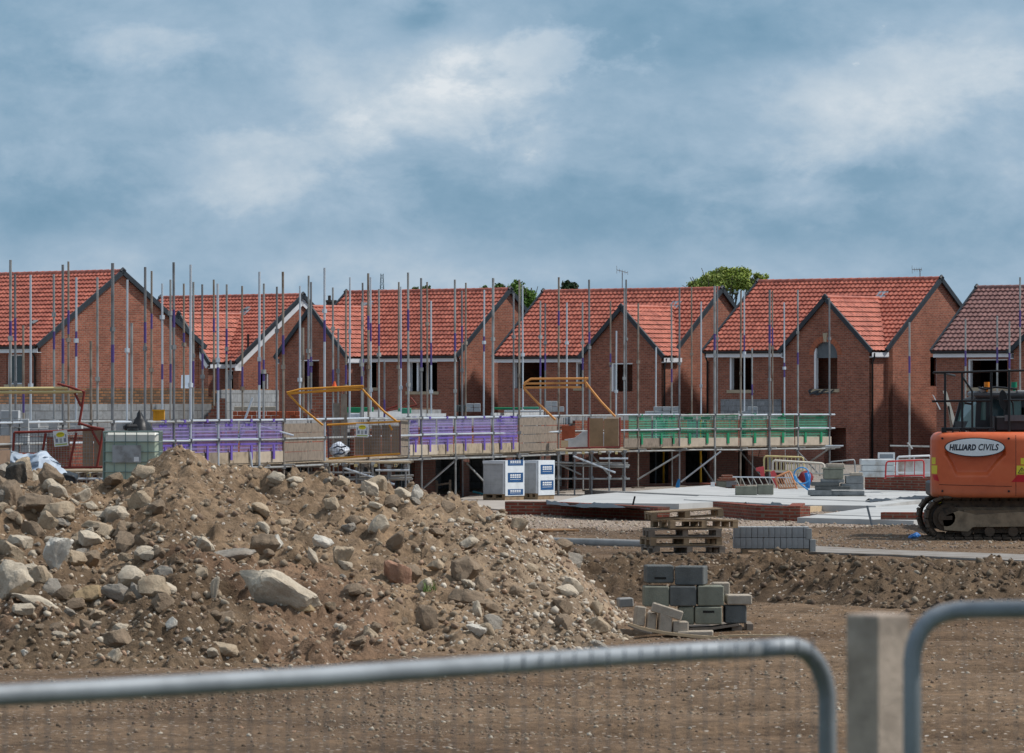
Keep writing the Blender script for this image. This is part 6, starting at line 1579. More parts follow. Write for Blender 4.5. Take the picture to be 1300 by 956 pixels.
# counterweight
CX = E(1262,0).x; HW = 1.31; ZB, ZT = EYE-(630-506)/XS, EYE-(548-506)/XS
def cwy(u, z):
    """depth of the rear face (relative to XY) at |u|<=1"""
    ins = 0
    d = .17-(ZT-z)
    if d > 0: ins += .17-math.sqrt(max(0, .17**2-d*d))
    d = .10-(z-ZB)
    if d > 0: ins += .6*(.10-math.sqrt(max(0, .10**2-d*d)))
    return -1.50+.34*abs(u)**2.4+ins, ins
def recess(x, z):
    px = 650+x*XS; py = 506+(EYE-z)*XS
    # trapezoid hollow under the oval
    yl = 577; yr = 603.5
    if py < 568 or py > 606: return 0.
    f = (py-yl)/(yr-yl); xl = 1193+14*max(f,0)**.8; xr = 1269-24*max(f,0)**.8
    e = min((px-xl)/4, (xr-px)/4, (yr-py)/6, 1.); e = max(0., e)
    g_ = min(1, max(0, (py-568)/4))
    return .11*e*g_
mb = MB(); NU, NZ = 120, 60; pts = []
for j in range(NZ+1):
    z = ZB+(ZT-ZB)*j/NZ
    for i in range(NU+1):
        u = -1+2*i/NU
        # rounded vertical corners
        y, ins = cwy(u, z); x = CX+u*(HW-ins*.9)
        c = max(0., (abs(u)-.90)/.10); y = y+.16*c*c
        pts.append((x, XY+y+recess(x, z), z))
mb.grid(pts, NU+1, NZ+1)
# sides, top, bottom closed back to y=-.55
b = len(mb.v)
for col in (0, NU):
    sidep = []
    for j in range(NZ+1):
        p_ = pts[j*(NU+1)+col]; sidep += [p_, (p_[0], XY-.55, p_[2])]
    mb.add(sidep, [(2*j, 2*j+1, 2*j+3, 2*j+2) for j in range(NZ)])
top = [pts[NZ*(NU+1)+i] for i in range(NU+1)]; mb.add(top+[(p_[0], XY-.55, p_[2]) for p_ in top], [(i, i+1, NU+1+i+1, NU+1+i) for i in range(NU)])
bot = [pts[i] for i in range(NU+1)]; mb.add(bot+[(p_[0], XY-.55, p_[2]) for p_ in bot], [(i, i+1, NU+1+i+1, NU+1+i) for i in range(NU)])
cw = mb.build('counterweight', ORANGE.m, ex, smooth=True, angle=50)
def on_cw(px, py, off):
    x = (px-650)/XS; z = EYE-(py-506)/XS; u = (x-CX)/HW; u = max(-1, min(1, u))
    y, ins = cwy(u, z); c = max(0., (abs(u)-.90)/.10); y += .16*c*c
    return Vector((x, XY+y-off, z))
def patch(name, poly, off, m, par, n=10):
    """thin sheet on the counterweight: poly of photo px (4 corners)"""
    mb = MB(); pts = []
    (a, b_, c, d) = poly
    for j in range(n+1):
        for i in range(n+1):
            f, g_ = i/n, j/n; x = (a[0]*(1-f)+b_[0]*f)*(1-g_)+(d[0]*(1-f)+c[0]*f)*g_; y = (a[1]*(1-f)+b_[1]*f)*(1-g_)+(d[1]*(1-f)+c[1]*f)*g_
            pts.append(on_cw(x, y, off))
    mb.grid(pts, n+1, n+1); return mb.build(name, m, par)
def oval(name, cx_, cy_, rx, ry, off, m, par):
    mb = MB(); n = 40; rings = 6; pts = [on_cw(cx_, cy_, off)]
    for r_ in range(1, rings+1):
        for k in range(n): a = 2*math.pi*k/n; pts.append(on_cw(cx_+rx*r_/rings*math.cos(a), cy_+ry*r_/rings*math.sin(a), off))
    fs = [(0, 1+k, 1+(k+1) % n) for k in range(n)]
    for r_ in range(rings-1):
        for k in range(n): fs.append((1+r_*n+k, 1+r_*n+(k+1) % n, 1+(r_+1)*n+(k+1) % n, 1+(r_+1)*n+k))
    mb.add(pts, fs); return mb.build(name, m, par)
BLKV = M('black_vinyl', (.02,.022,.026), .5)
ov = oval('oval_rim', 1230, 567, 37.6, 12.0, .006, BLKV, cw); oval('oval_plate', 1230, 567, 36.2, 10.9, .009, M('logo_white', (.78,.84,.87), .4, var=.03), cw)
def text_on_cw(txt, x0, x1, yt, yb, bold, name='lettering'):
    cu = bpy.data.curves.new('t', 'FONT'); cu.body = txt; cu.size = 1; cu.shear = .22; cu.offset = bold; cu.resolution_u = 3; cu.space_character = 1.05
    o = bpy.data.objects.new('t', cu); COL.objects.link(o); dg = bpy.context.evaluated_depsgraph_get(); me = o.evaluated_get(dg).to_mesh()
    vs = [v.co.copy() for v in me.vertices]; fs = [tuple(p.vertices) for p in me.polygons]; o.evaluated_get(dg).to_mesh_clear()
    bpy.data.objects.remove(o); bpy.data.curves.remove(cu)
    xa, xb = min(v.x for v in vs), max(v.x for v in vs); za, zb_ = min(v.y for v in vs), max(v.y for v in vs)
    mb = MB(); mb.add([on_cw(x0+(x1-x0)*(v.x-xa)/(xb-xa), yb-(yb-yt)*(v.y-za)/(zb_-za), .013) for v in vs], fs); return mb.build(name, M('ink_navy', (.012,.018,.035), .5), cw)
text_on_cw('HILLIARD', 1198.3, 1231.2, 563.2, 571.0, .045); text_on_cw('CIVILS', 1234, 1259.5, 562.8, 571.0, .024)
STY = M('sticker_yellow', (.72,.62,.05), .45, var=.08); STR = M('reflector_red', (.50,.012,.02), .3, var=.1)
for q in ([(1177.9,580),(1182,580),(1182,588.5),(1177.9,588.5)], [(1177.6,590),(1184,590),(1183.6,600.5),(1177.8,600.5)], [(1287,580.5),(1312,580.5),(1312,588.5),(1287,588.5)], [(1282,590),(1312,590),(1312,601),(1281.5,601)]): patch('warning_sticker', q, .006, STY, cw)
patch('reflector', [(1179,602),(1184,602),(1186,610),(1180,608)], .006, STR, cw); patch('reflector', [(1283,602),(1312,602),(1312,610.5),(1275,610.5)], .006, STR, cw)
mb = MB(); tri = [(1288.5,592.3),(1293.5,599.3),(1283.8,599.3)]
for k in range(3): mb.tube(on_cw(*tri[k], .012), on_cw(*tri[(k+1) % 3], .012), .006, 5)
mb.tube(on_cw(1288.6,594.6,.012), on_cw(1288.6,597.6,.012), .006, 5); mb.build('triangle_mark', BLKV, cw)
mb = MB(); mb.tube(on_cw(1296,597,.012), on_cw(1302,595.5,.012), .005, 5); mb.tube(on_cw(1296,599,.012), on_cw(1306,599,.012), .004, 5); mb.build('sticker_print', BLKV, cw)
for px_ in (1208, 1316):
    mb = MB(); c_ = Vector(((px_-650)/XS, XY-1.18, ZT-.01)); mb.path([c_+Vector((-.07,0,0)), c_+Vector((-.06,0,.06)), c_+Vector((.06,0,.06)), c_+Vector((.07,0,0))], .018, 6); mb.build('lifting_eye', BLACKP, cw)
for q in ([(1281,552),(1281,628)], [(1186,614),(1276,616)]):
    mb = MB(); mb.path([on_cw(q[0][0]+(q[1][0]-q[0][0])*k/20, q[0][1]+(q[1][1]-q[0][1])*k/20, .001) for k in range(21)], .006, 4); mb.build('panel_seam', M('seam_dark', (.10,.03,.02), .8), cw)
for px_, py_ in ((1190,556),(1272,556),(1190,622),(1272,622)):
    mb = MB(); a_ = on_cw(px_, py_, .0); mb.tube(a_+Vector((0,.01,0)), a_-Vector((0,.02,0)), .022, 8); mb.build('bolt', BLACKP, cw)
# upper frame, hood
mb = MB(); mb.obox((CX, XY+.45, (ZB+1.12)/2+.02), (2.5, 2.05, .30), 0, bev=.04); mb.build('upper_frame', DKM, ex)
mb = MB(); mb.obox((CX+.65, XY+.35, 1.72), (1.28, 1.85, .82), 0, bev=.06); mb.build('side_cover', ORANGE.m, ex)
A = E(1257,547); B_ = E(1330,528); mb = MB(); mb.box((A.x, XY-.9, A.z-.01), (A.x+.02, XY+.2, B_.z)); mb.obox(((A.x+B_.x)/2, XY-.3, (A.z+B_.z)/2), (B_.x-A.x-.05, 1.1, B_.z-A.z), 0, bev=.03); hd = mb.build('engine_hood', DKM, ex)
mb = MB(); mb.obox(E(1288, 530.5, -.9), (.55,.05,.12), 0); mb.build('vent', M('grey_plastic', (.12,.13,.14), .5), hd)
# cab with pillars and panes
cab = MB(); X0c, X1c = E(1238,0).x, E(1300,0).x; y0c, y1c = XY-.10, XY+1.45; zc0, zc1 = ZT-.02, EYE-(503-506)/XS
def post(px0, py0, px1, py1, dy, w=.08): cab.prism([E(px0,py0,dy)+Vector((-w/2,0,0)), E(px0,py0,dy)+Vector((w/2,0,0)), E(px1,py1,dy)+Vector((w/2,0,0)), E(px1,py1,dy)+Vector((-w/2,0,0))], (0,w,0))
post(1241,547,1243,506,0,.10); post(1254,547,1254,506,0,.07); post(1278,547,1278,506,0,.10); post(1300,547,1300,506,0,.10)
post(1216,547,1226,508,.9,.09); post(1238,547,1241,506,1.45,.08); post(1300,547,1300,506,1.45,.08)
cab.prism([E(1216,547,.9), E(1243,547,0), E(1243,535,0), E(1216,535,.9)], (0,.06,0)); cab.prism([E(1226,509,.9), E(1243,509,0), E(1243,505,0), E(1226,506,.9)], (0,.06,0)); cab.box((X0c, y1c-.02, zc0), (X1c, y1c+.08, zc0+.06)); cab.box((X0c, y0c+.02, zc1-.06), (X1c, y0c+.10, zc1-.005)); cab.box((X0c, y1c-.02, zc1-.06), (X1c, y1c+.08, zc1-.005))
cab.box((X0c, y0c+.02, zc0), (X1c, y0c+.10, zc0+.25))
cb_ = cab.build('cab', DKM, ex); mb = MB(); mb.box((X1c-.05, y0c+.1, zc0), (X1c, y1c, zc0+.5)); mb.build('cab_side', DKM, cb_)
mb = MB(); mb.obox(((X0c+X1c)/2+.02, XY+.65, zc1+.04), (X1c-X0c+.12, 1.6, .13), 0, bev=.04); mb.prism([E(1226,510,.9), E(1240,505,-.05), E(1240,502,-.05), E(1226,507,.9)], (0,.3,0)); mb.build('cab_roof', M('roof_grey', (.10,.105,.11), .45), cb_)
mb = MB(); mb.prism([E(1217,545,.88), E(1241,545,.02), E(1242,508,.02), E(1227,510,.88)], (0,.012,0)); mb.build('side_pane', M('green_glass', (.10,.17,.155), .08, var=.3, scale=2, spec=.7), cb_)
mb = MB(); mb.prism([E(1243,543,.03), E(1253,543,.03), E(1253,507,.03), E(1243,507,.03)], (0,.012,0)); mb.build('rear_pane', M('green_glass', (0,0,0)), cb_)
mb = MB(); mb.prism([E(1255,545,.03), E(1277,545,.03), E(1277,507,.03), E(1255,507,.03)], (0,.012,0)); mb.build('rear_pane', GLASSD, cb_)
mb = MB(); mb.prism([E(1280,535,.03), E(1298,535,.03), E(1298,509,.03), E(1280,509,.03)], (0,.012,0)); mb.build('rear_pane', M('green_glass', (0,0,0)), cb_)
mb = MB(); mb.obox(E(1256, 523, .75), (.45,.12,.6), 0, bev=.05); mb.build('seat', M('seat_black', (.02,.02,.022), .8), cb_)
# guard rails round the upper deck
gr = bpy.data.objects.new('guard_rail', None); COL.objects.link(gr); gr.parent = ex; ORIG[gr.name] = ORIG[ex.name]
def rail(nm, pts, r=.022): mb = MB(); mb.path([E(x, y, d) for x, y, d in pts], r, 8); mb.build(nm, BLACKP, gr, smooth=True, angle=60)
for px, yt in ((1194.5,474),(1216,473),(1252.5,471),(1275,470)): rail('rail_post', [(px,548,-1.05),(px,yt,-1.05)], .024)
rail('top_rail', [(1180,473.2,-1.05),(1216,472.8,-1.05),(1300,470.5,-1.05),(1345,470,-1.05)]); rail('top_rail', [(1180,473.5,-1.0),(1200,474,.2),(1217,477,.9)]); rail('middle_rail', [(1178,509.5,-1.05),(1252,508.5,-1.05)])
rail('middle_rail', [(1268,508,-1.05),(1345,507,-1.05)], .018); rail('side_brace', [(1217,479,-1.0),(1229,497,-1.0),(1229,547,-1.0)]); rail('foot_rail', [(1192,544.5,-1.05),(1256,544,-1.05)], .035); rail('inner_rail', [(1219,511.5,-.98),(1229,513,-.98)])
for px in (1193,1217,1230,1252): mb = MB(); mb.obox(E(px,545.5,-1.08), (.10,.08,.10), 0, bev=.01); mb.build('rail_clamp', BLACKP, gr)
rail('cable', [(1241,492,-.2),(1250,494,-.2),(1262,491.5,-.2),(1275,492.5,-.2),(1290,494,-.2)], .02)
mb = MB(); pts = []
for k in range(16):
    a = 2*math.pi*k/16; pts.append(E(1268.5+5.2*math.cos(a)+.14*(8*math.sin(a)), 507.5+12.5*math.sin(a), -.95))
mb.prism(pts, (0,.09,0)); mi = mb.build('mirror', BLACKP, ex); mb = MB(); mb.path([E(1274,500,-.9), E(1281,512,-.85), E(1282,530,-.85)], .018, 8); mb.build('mirror_arm', BLACKP, mi)
mb = MB(); mb.tube(E(1275,547,-.6), E(1275,516,-.6), .07, 12); mb.tube(E(1275,516,-.6), E(1270,503,-.75), .07, 12); mb.build('exhaust_pipe', BLACKP, ex, smooth=True, angle=50)
mb = MB(); c_ = E(1252.3,491.5,-.1); mb.tube(c_-Vector((0,0,.12)), c_, .03, 8); mb.tube(c_, c_+Vector((0,0,.10)), .055, 14); be = mb.build('beacon', M('amber_lens', (.85,.25,.01), .25), ex, smooth=True, angle=50)
mb = MB(); mb.obox(c_+Vector((0,0,-.02)), (.13,.13,.03)); mb.build('beacon_base', BLACKP, be)
c_ = E(1288.5,492,.2); mb = MB(); mb.tube(c_-Vector((0,0,.14)), c_, .03, 8); mb.tube(c_, c_+Vector((0,0,.11)), .06, 14); mb.build('green_beacon', M('green_lens', (.01,.22,.12), .3), ex, smooth=True, angle=50)
mb = MB(); mb.tube(E(1244,497,-.1), E(1249,494,-.1), .06, 10); mb.tube(E(1291,498,-.12), E(1306,498,-.12), .045, 10); mb.build('work_lamp', M('lamp_grey', (.3,.3,.3), .3), ex, smooth=True, angle=50)
# boom reaching away from the camera
mb = MB(); q = [Vector((CX+.35, XY+1.3, 1.3)), Vector((CX+.35, XY+3.6, 2.1)), Vector((CX+.35, XY+5.6, 1.9))]
for a_, b_ in zip(q, q[1:]):
    d_ = (b_-a_).normalized(); up_ = Vector((0,-d_.z,d_.y)); mb.prism([a_-up_*.2-Vector((.16,0,0)), a_+up_*.2-Vector((.16,0,0)), a_+up_*.2+Vector((.16,0,0)), a_-up_*.2+Vector((.16,0,0))], b_-a_)
bm_ = mb.build('boom', ORANGE.m, ex)
mb = MB(); mb.prism([Vector((CX+.22, XY+5.4, 2.0)), Vector((CX+.22, XY+5.8, 2.0)), Vector((CX+.22, XY+5.2, .7)), Vector((CX+.22, XY+5.0, .8))], (.26,0,0)); mb.build('dipper_arm', ORANGE.m, bm_)
mb = MB(); mb.prism([Vector((CX-.15, XY+5.3, .75)), Vector((CX-.15, XY+4.5, .65)), Vector((CX-.15, XY+4.4, .15)), Vector((CX-.15, XY+4.9, .05)), Vector((CX-.15, XY+5.3, .25))], (1.0,0,0)); mb.build('bucket', MUDL, ex)
# yellow hoses and blue-grey film below the body
mb = MB(); mb.path([E(1252,637,.2), E(1262,632,.1), E(1274,636,.1), E(1282,633,.2)], .06, 8); mb.build('yellow_hose', M('hose_yellow', (.70,.60,.02), .5), ex, smooth=True)
mb = MB(); mb.prism([E(1193,640,.6), E(1198,639,.6), E(1196,633,.6), E(1193,634,.6)], (0,.2,0)); mb.solo('yellow_marker', M('hose_yellow', (0,0,0)), 'small yellow marker standing behind the excavator track', 'marker')

# ================================================================== fence in front of the camera
s_ = 650.; pc = P(1114.5, 779, s_); g0 = float(ground_z(pc.x, pc.y)); 
mb = MB(); ro = Matrix.Rotation(R(-50), 3, 'Z'); PW = M('fence_post_wood', (.45,.365,.30), .85, var=.35, scale=11, bump=.3, bscale=60)
mb.obox((pc.x, pc.y, (g0+pc.z)/2-.02), (.0905,.0905,pc.z-g0+.04), ro, bev=.004); mb.solo('fence_post', PW, 'blurred square timber fence post in the near foreground', 'fence post')
GAL = M('fence_galvanised', (.27,.295,.32), .55, .3, var=.3, scale=6); WIR = M('fence_wire', (.10,.12,.14), .5, .3)
def hoop(label, top, zrail, bottom_px, nm='railing_panel'):
    """top: list of (px,py) along the tube centre, s found from the rail height"""
    pts = []
    for px, py, z in top:
        s = (py-506)/(EYE-z); pts.append(P(px, py, s))
    c_ = sum(pts, Vector())/len(pts); t = thing(nm, label, 'fence panel', (c_.x, c_.y, 1.2), 0, 'steel hoop panels of the near fence')
    mb = MB(); mb.path(pts, .0182, 16); mb.build('tube_frame', GAL, t, smooth=True)
    return t, pts
ZL = 2.312; ZR = 2.388
straight = [(x, 506+(EYE-ZL)*s2, ZL) for x, s2 in ((-160,791),(0,772.5),(200,750),(400,725.4),(600,696.7),(800,668.5),(900,657),(960,651.5))]
tL, pL = hoop('blurred galvanised fence hoop crossing the bottom, left of the post', straight, ZL, 0)
end = pL[-1]; dr = (pL[-1]-pL[-3]).normalized(); c = end
curve = []
rad = .115
for k in range(1, 10):
    a = math.pi/2*k/9; curve.append(end+dr*(rad*.9*1.0*math.sin(a)*1.0)+Vector((0,0,-rad*(1-math.cos(a)))))
q_ = curve[-1]
# long flat end: widen the bend to match a hoop that reaches the post
mb = MB(); e0 = P(1003, 506+(EYE-ZL)*646, 646); bend = [end, e0]+[e0+dr*(.115*math.sin(math.pi/2*k/9))+Vector((0,0,-.115*(1-math.cos(math.pi/2*k/9)))) for k in range(1,10)]
low = bend[-1].copy(); low.z = 1.25; bend.append(low); mb.path(bend, .0182, 16); mb.build('end_bend', GAL, tL, smooth=True)
mb = MB(); e_ = pL[0].copy(); mb.tube((pL[0].x, pL[0].y, 1.42), (low.x, low.y, 1.42), .016, 10); mb.build('bottom_rail', GAL, tL, smooth=True, angle=50)
n = int((low-Vector((pL[0].x, pL[0].y, low.z))).length/.05)
mb = MB()
for k in range(1, n):
    p_ = Vector((pL[0].x, pL[0].y, 0)).lerp(Vector((low.x, low.y, 0)), k/n); mb.tube((p_.x, p_.y-.021, 1.42), (p_.x, p_.y-.021, ZL-.002), .0011, 4, cap=False)
    mb.tube((p_.x, p_.y-.021, ZL-.002), (p_.x, p_.y-.012, ZL+.014), .002, 4, cap=False)
mb.build('wire_infill', WIR, tL)
sR = 660.
pr = [P(1158,506+(EYE-1.25)*sR,sR), P(1158,838,sR), P(1160,824,sR), P(1165,808,sR), P(1173,795,sR), P(1184,785,sR), P(1198,778.5,sR), P(1216,775,sR), P(1240,774,sR+2), P(1330,773,sR+5), P(1500,772,sR+10)]
c_ = pr[7]; tR = thing('railing_panel', 'blurred galvanised fence hoop right of the post', 'fence panel', (c_.x, c_.y, 1.2), 0, 'steel hoop panels of the near fence')
mb = MB(); mb.path(pr, .0175, 16); mb.build('tube_frame', GAL, tR, smooth=True)
mb = MB(); mb.tube((pr[0].x, pr[0].y, 1.42), (pr[-1].x, pr[-1].y, 1.42), .016, 10); mb.build('bottom_rail', GAL, tR, smooth=True, angle=50)
mb = MB()
for k in range(1, 10): x = pr[0].x+k*.05; mb.tube((x, pr[0].y-.0, 1.42), (x, pr[0].y-.0, pr[8].z-.0), .0008, 4, cap=False)
mb.build('wire_infill', WIR, tR)

# ================================================================== trees, pylon, aerials
def leaf_mat(name, c1, c2):
    t = NT(name); t.set(.6, 0, .3); at = t.n('ShaderNodeAttribute', _attribute_name='Col'); t.color(at.outputs['Color'])
    t.b.inputs['Subsurface Weight'].default_value = 0.; t.b.inputs['Transmission Weight'].default_value = 0.
    return t.m
LEAF = leaf_mat('leaves', 0, 0)
BARK = M('bark', (.12,.10,.08), .9, var=.3)
def tree(label, px, s, ytop, crown, c1, c2, seed, n=7000, bare=(), leaf=.16, group='trees behind the houses'):
    """crown: list of (px, py, rx_px, ry_px) clumps"""
    g = np.random.RandomState(seed); b_ = P(px, 506, s); z0 = 0.
    t = thing('tree', label, 'tree', (b_.x, b_.y, z0), 0, group)
    r = random.Random(seed); tm = MB(); tips = []
    ztr = (EYE-(crown[0][1]-506)/s)*.55
    tm.path([(b_.x, b_.y, z0), (b_.x+.1, b_.y, ztr*.5), (b_.x, b_.y, ztr)], .26, 10, r2=.16); tr = tm.build('trunk', BARK, t, smooth=True)
    lm = MB()
    for (cx_, cy_, rx, ry) in crown:
        e = P(cx_, cy_, s)
        for k in range(5):
            tip = e+Vector((r.uniform(-1,1)*rx/s, r.uniform(-1,1)*rx/s*.7, r.uniform(-.3,1)*ry/s)); mid = (Vector((b_.x, b_.y, ztr))+tip)/2+Vector((r.uniform(-.3,.3), 0, r.uniform(0,.4)))
            lm.path([(b_.x, b_.y, ztr*.95), mid, tip], .09, 5, r2=.02)
    for q in bare:
        lm.path([P(x, y, s)+Vector((0, r.uniform(-.2,.2), 0)) for x, y in q], .045, 5, r2=.012)
    lm.build('limbs', BARK, tr)
    V = []; C = []
    ar = np.array([c[2]*c[3] for c in crown], float); ar /= ar.sum()
    for (cx_, cy_, rx, ry), w_ in zip(crown, ar):
        m = int(n*w_); e = P(cx_, cy_, s); nc = 16+int(40*w_)
        cl = g.normal(size=(nc, 3)); cl /= np.linalg.norm(cl, axis=1)[:,None]; cl *= (g.rand(nc)**.45*.82)[:,None]
        k = g.randint(nc, size=m); p_ = cl[k]+g.normal(size=(m,3))*.15
        sh = g.uniform(.7, 1.25, nc)[k]
        p_ = p_*np.array([rx/s, rx/s*.85, ry/s])+np.array(e)
        a = g.normal(size=(m,3)); a /= np.linalg.norm(a, axis=1)[:,None]; b2 = np.cross(a, g.normal(size=(m,3))); b2 /= np.linalg.norm(b2, axis=1)[:,None]
        sz = leaf*g.uniform(.6, 1.3, m)[:,None]
        V.append(np.stack([p_-a*sz*.5, p_+b2*sz*.35, p_+a*sz*.5, p_-b2*sz*.35], 1))
        f = g.rand(m)[:,None]; C.append((np.array(c1)*(1-f)+np.array(c2)*f)*sh[:,None])
    V = np.concatenate(V); C = np.concatenate(C); m = len(V)
    me = bpy.data.meshes.new('crown'); o3 = np.array(ORIG[t.name]); me.vertices.add(m*4); me.vertices.foreach_set('co', (V-o3).ravel())
    me.loops.add(m*4); me.loops.foreach_set('vertex_index', np.arange(m*4, dtype=np.int32)); me.polygons.add(m); me.polygons.foreach_set('loop_start', np.arange(0, m*4, 4, dtype=np.int32)); me.update(calc_edges=True)
    at = me.color_attributes.new('Col', 'FLOAT_COLOR', 'POINT'); cc = np.ones((m, 4, 4)); cc[:,:,:3] = C[:,None,:]; at.data.foreach_set('color', cc.ravel()); me.materials.append(LEAF)
    o = bpy.data.objects.new('crown', me); COL.objects.link(o); o.parent = t; ORIG[o.name] = ORIG[t.name]
    return t
tree('dense green tree rising between the third and fourth roofs', 660, 20, 355, [(660,384,23,26),(650,372,12,13),(670,378,12,16),(655,362,8,7)], (.06,.13,.022), (.16,.26,.045), 3, 9000)
tree('dark conifer-like tree tip just above the fourth roof', 724, 20, 354, [(723,366,12,8),(719,360,6,5),(729,362,6,5)], (.02,.05,.018), (.05,.085,.03), 5, 2600, leaf=.14)
tree('low tree tops peeping over the third roof', 535, 18, 362, [(527,369,7,6),(541,368,7,6),(549,371,5,3)], (.06,.11,.03), (.12,.18,.05), 6, 1500)
tree('small tree tops touching the left side of the dense tree', 618, 19, 362, [(616,369,8,6),(634,366,8,7),(628,372,7,5)], (.05,.10,.03), (.12,.19,.05), 8, 2200)
tree('big spring-green tree between the two right-hand roofs, bare twigs at its foot', 920, 20, 338, [(917,358,28,19),(940,354,20,15),(893,362,17,11),(966,352,10,8),(880,364,10,7),(925,350,18,12),(955,362,12,10)], (.20,.27,.05), (.42,.48,.12), 11, 13000,
     bare=[[(932,392),(930,378),(921,368)],[(930,384),(936,372),(941,360)],[(926,386),(920,374),(912,368)],[(942,392),(946,378),(956,366)],[(915,384),(908,374),(898,368)],[(936,380),(929,366),(927,352)],[(880,374),(872,366),(866,362)],[(930,392),(924,380),(915,376)]])
mb = MB(); s_ = 5.; C0 = P(485, 506, s_); cx_, cy_ = C0.x, C0.y; t = thing('pylon', 'faint grey lattice pylon far off above the third roof', 'pylon', (cx_, cy_, 0)); ztop = EYE+(506-347.5)/s_
PYL = M('hazy_pylon', (.16,.20,.24), .7)
wz = lambda z: .30+2.6*(1-z/ztop)**1.3
for sx in (-1,1):
    for sy in (-1,1):
        mb = MB(); mb.path([(cx_+sx*wz(ztop*k/8), cy_+sy*wz(ztop*k/8), ztop*k/8) for k in range(9)], .09, 5); mb.build('leg', PYL, t)
mb = MB()
for k in range(20):
    za, zb_ = ztop*k/20, ztop*(k+1)/20; wa, wb_ = wz(za), wz(zb_)
    for sy in (-1,1): mb.tube((cx_-wa, cy_+sy*wa, za), (cx_+wb_, cy_+sy*wb_, zb_), .05, 4); mb.tube((cx_+wa, cy_+sy*wa, za), (cx_-wb_, cy_+sy*wb_, zb_), .05, 4); mb.tube((cx_-wa, cy_+sy*wa, za), (cx_+wa, cy_+sy*wa, za), .05, 4)
mb.build('lattice', PYL, t)
for lb, px, yt, yb, s_, el in (('tv aerial standing above the fourth roof ridge',790,344.5,368,27.6,((783,342.5),(797,346.5))),('tv aerial standing above the ridge of the arched-window house',1168,342,356,28.4,((1158,342.3),(1170,342)))):
    a = P(px, yb, s_); t = thing('tv_aerial', lb, 'aerial', a); AL = M('aerial_grey', (.16,.17,.18), .5, .4); mb = MB(); mb.tube(a, P(px, yt, s_), .022, 6); mb.build('mast', AL, t)
    mb = MB(); mb.tube(P(*el[0], s_), P(*el[1], s_), .016, 6); mb.build('boom', AL, t)
    for k in range(5): mb = MB(); p_ = P(*el[0], s_).lerp(P(*el[1], s_), k/4+.0); h_ = .18 if k in (0,) else .08; mb.tube(p_-Vector((0,.12,h_)), p_+Vector((0,.12,h_)), .010, 4); mb.build('element', AL, t)
# ================================================================== camera, sun, sky
cd = bpy.data.cameras.new('camera'); cam = bpy.data.objects.new('camera', cd); COL.objects.link(cam)
cam.location = (0, 0, EYE); cam.rotation_euler = (R(90), 0, 0)
cd.sensor_width = 36; cd.lens = 36*F/1300; cd.shift_y = 28/1300; cd.clip_start = .5; cd.clip_end = 9000
cd.dof.use_dof = True; cd.dof.focus_distance = 120; cd.dof.aperture_fstop = 14
sc.camera = cam
SUN_EL, SUN_AZ = 50, (.99, .10)
sd = bpy.data.lights.new('sun', 'SUN'); sd.energy = 3.7; sd.angle = R(3.0); sd.color = (1, .95, .88)
so = bpy.data.objects.new('sun', sd); COL.objects.link(so)
d = Vector((SUN_AZ[0]*math.cos(R(SUN_EL)), SUN_AZ[1]*math.cos(R(SUN_EL)), math.sin(R(SUN_EL)))).normalized()
so.rotation_euler = d.to_track_quat('Z', 'Y').to_euler(); so.location = (30, -20, 60)
w = bpy.data.worlds.new('World'); sc.world = w; w.use_nodes = True; t = w.node_tree; t.nodes.clear()
N_ = lambda ty: t.nodes.new(ty)
def ms(op, a, b=0., c=0., clamp=False):
    n = N_('ShaderNodeMath'); n.operation = op; n.use_clamp = clamp
    for v, i in ((a,0),(b,1),(c,2)):
        if isinstance(v, bpy.types.NodeSocket): t.links.new(v, n.inputs[i])
        else: n.inputs[i].default_value = v
    return n.outputs[0]
tc = N_('ShaderNodeTexCoord'); sp = N_('ShaderNodeSeparateXYZ'); t.links.new(tc.outputs['Generated'], sp.inputs[0])
yy = ms('MAXIMUM', ms('ABSOLUTE', sp.outputs[1]), .25)
u = ms('DIVIDE', sp.outputs[0], yy); v = ms('DIVIDE', sp.outputs[2], yy)
cb = N_('ShaderNodeCombineXYZ'); t.links.new(u, cb.inputs[0]); t.links.new(ms('MULTIPLY', v, 1.6), cb.inputs[1]); 
def noise(vec, scale, det, rough, dist=0., off=0.):
    n = N_('ShaderNodeTexNoise'); n.inputs['Scale'].default_value = scale; n.inputs['Detail'].default_value = det; n.inputs['Roughness'].default_value = rough
    n.inputs['Distortion'].default_value = dist
    mp = N_('ShaderNodeMapping'); mp.inputs['Location'].default_value = (off, off*.7, off*.3); t.links.new(vec, mp.inputs[0]); t.links.new(mp.outputs[0], n.inputs['Vector']); return n.outputs['Fac']
big = noise(cb.outputs[0], 15, 9, .58, .15, .35)
fine = noise(cb.outputs[0], 48, 8, .62, .2, 1.2)
lump = noise(cb.outputs[0], 30, 5, .5, .1, 3.3)
def blob(px, py, a, b, rot=0.):
    """soft cloud patch in a fixed direction of the sky; a,b radii in photo pixels"""
    u0, v0 = (px-650)/F, (506-py)/F
    du = ms('ADD', ms('SUBTRACT', u, u0), ms('MULTIPLY', ms('SUBTRACT', big, .5), .03)); dv = ms('ADD', ms('SUBTRACT', v, v0), ms('MULTIPLY', ms('SUBTRACT', fine, .5), .012))
    c, s = math.cos(rot), math.sin(rot)
    p = ms('ADD', ms('MULTIPLY', du, c*F/a), ms('MULTIPLY', dv, s*F/a)); q = ms('ADD', ms('MULTIPLY', du, -s*F/b), ms('MULTIPLY', dv, c*F/b))
    r2 = ms('ADD', ms('MULTIPLY', p, p), ms('MULTIPLY', q, q))
    return ms('EXPONENT', ms('MULTIPLY', r2, -1.))
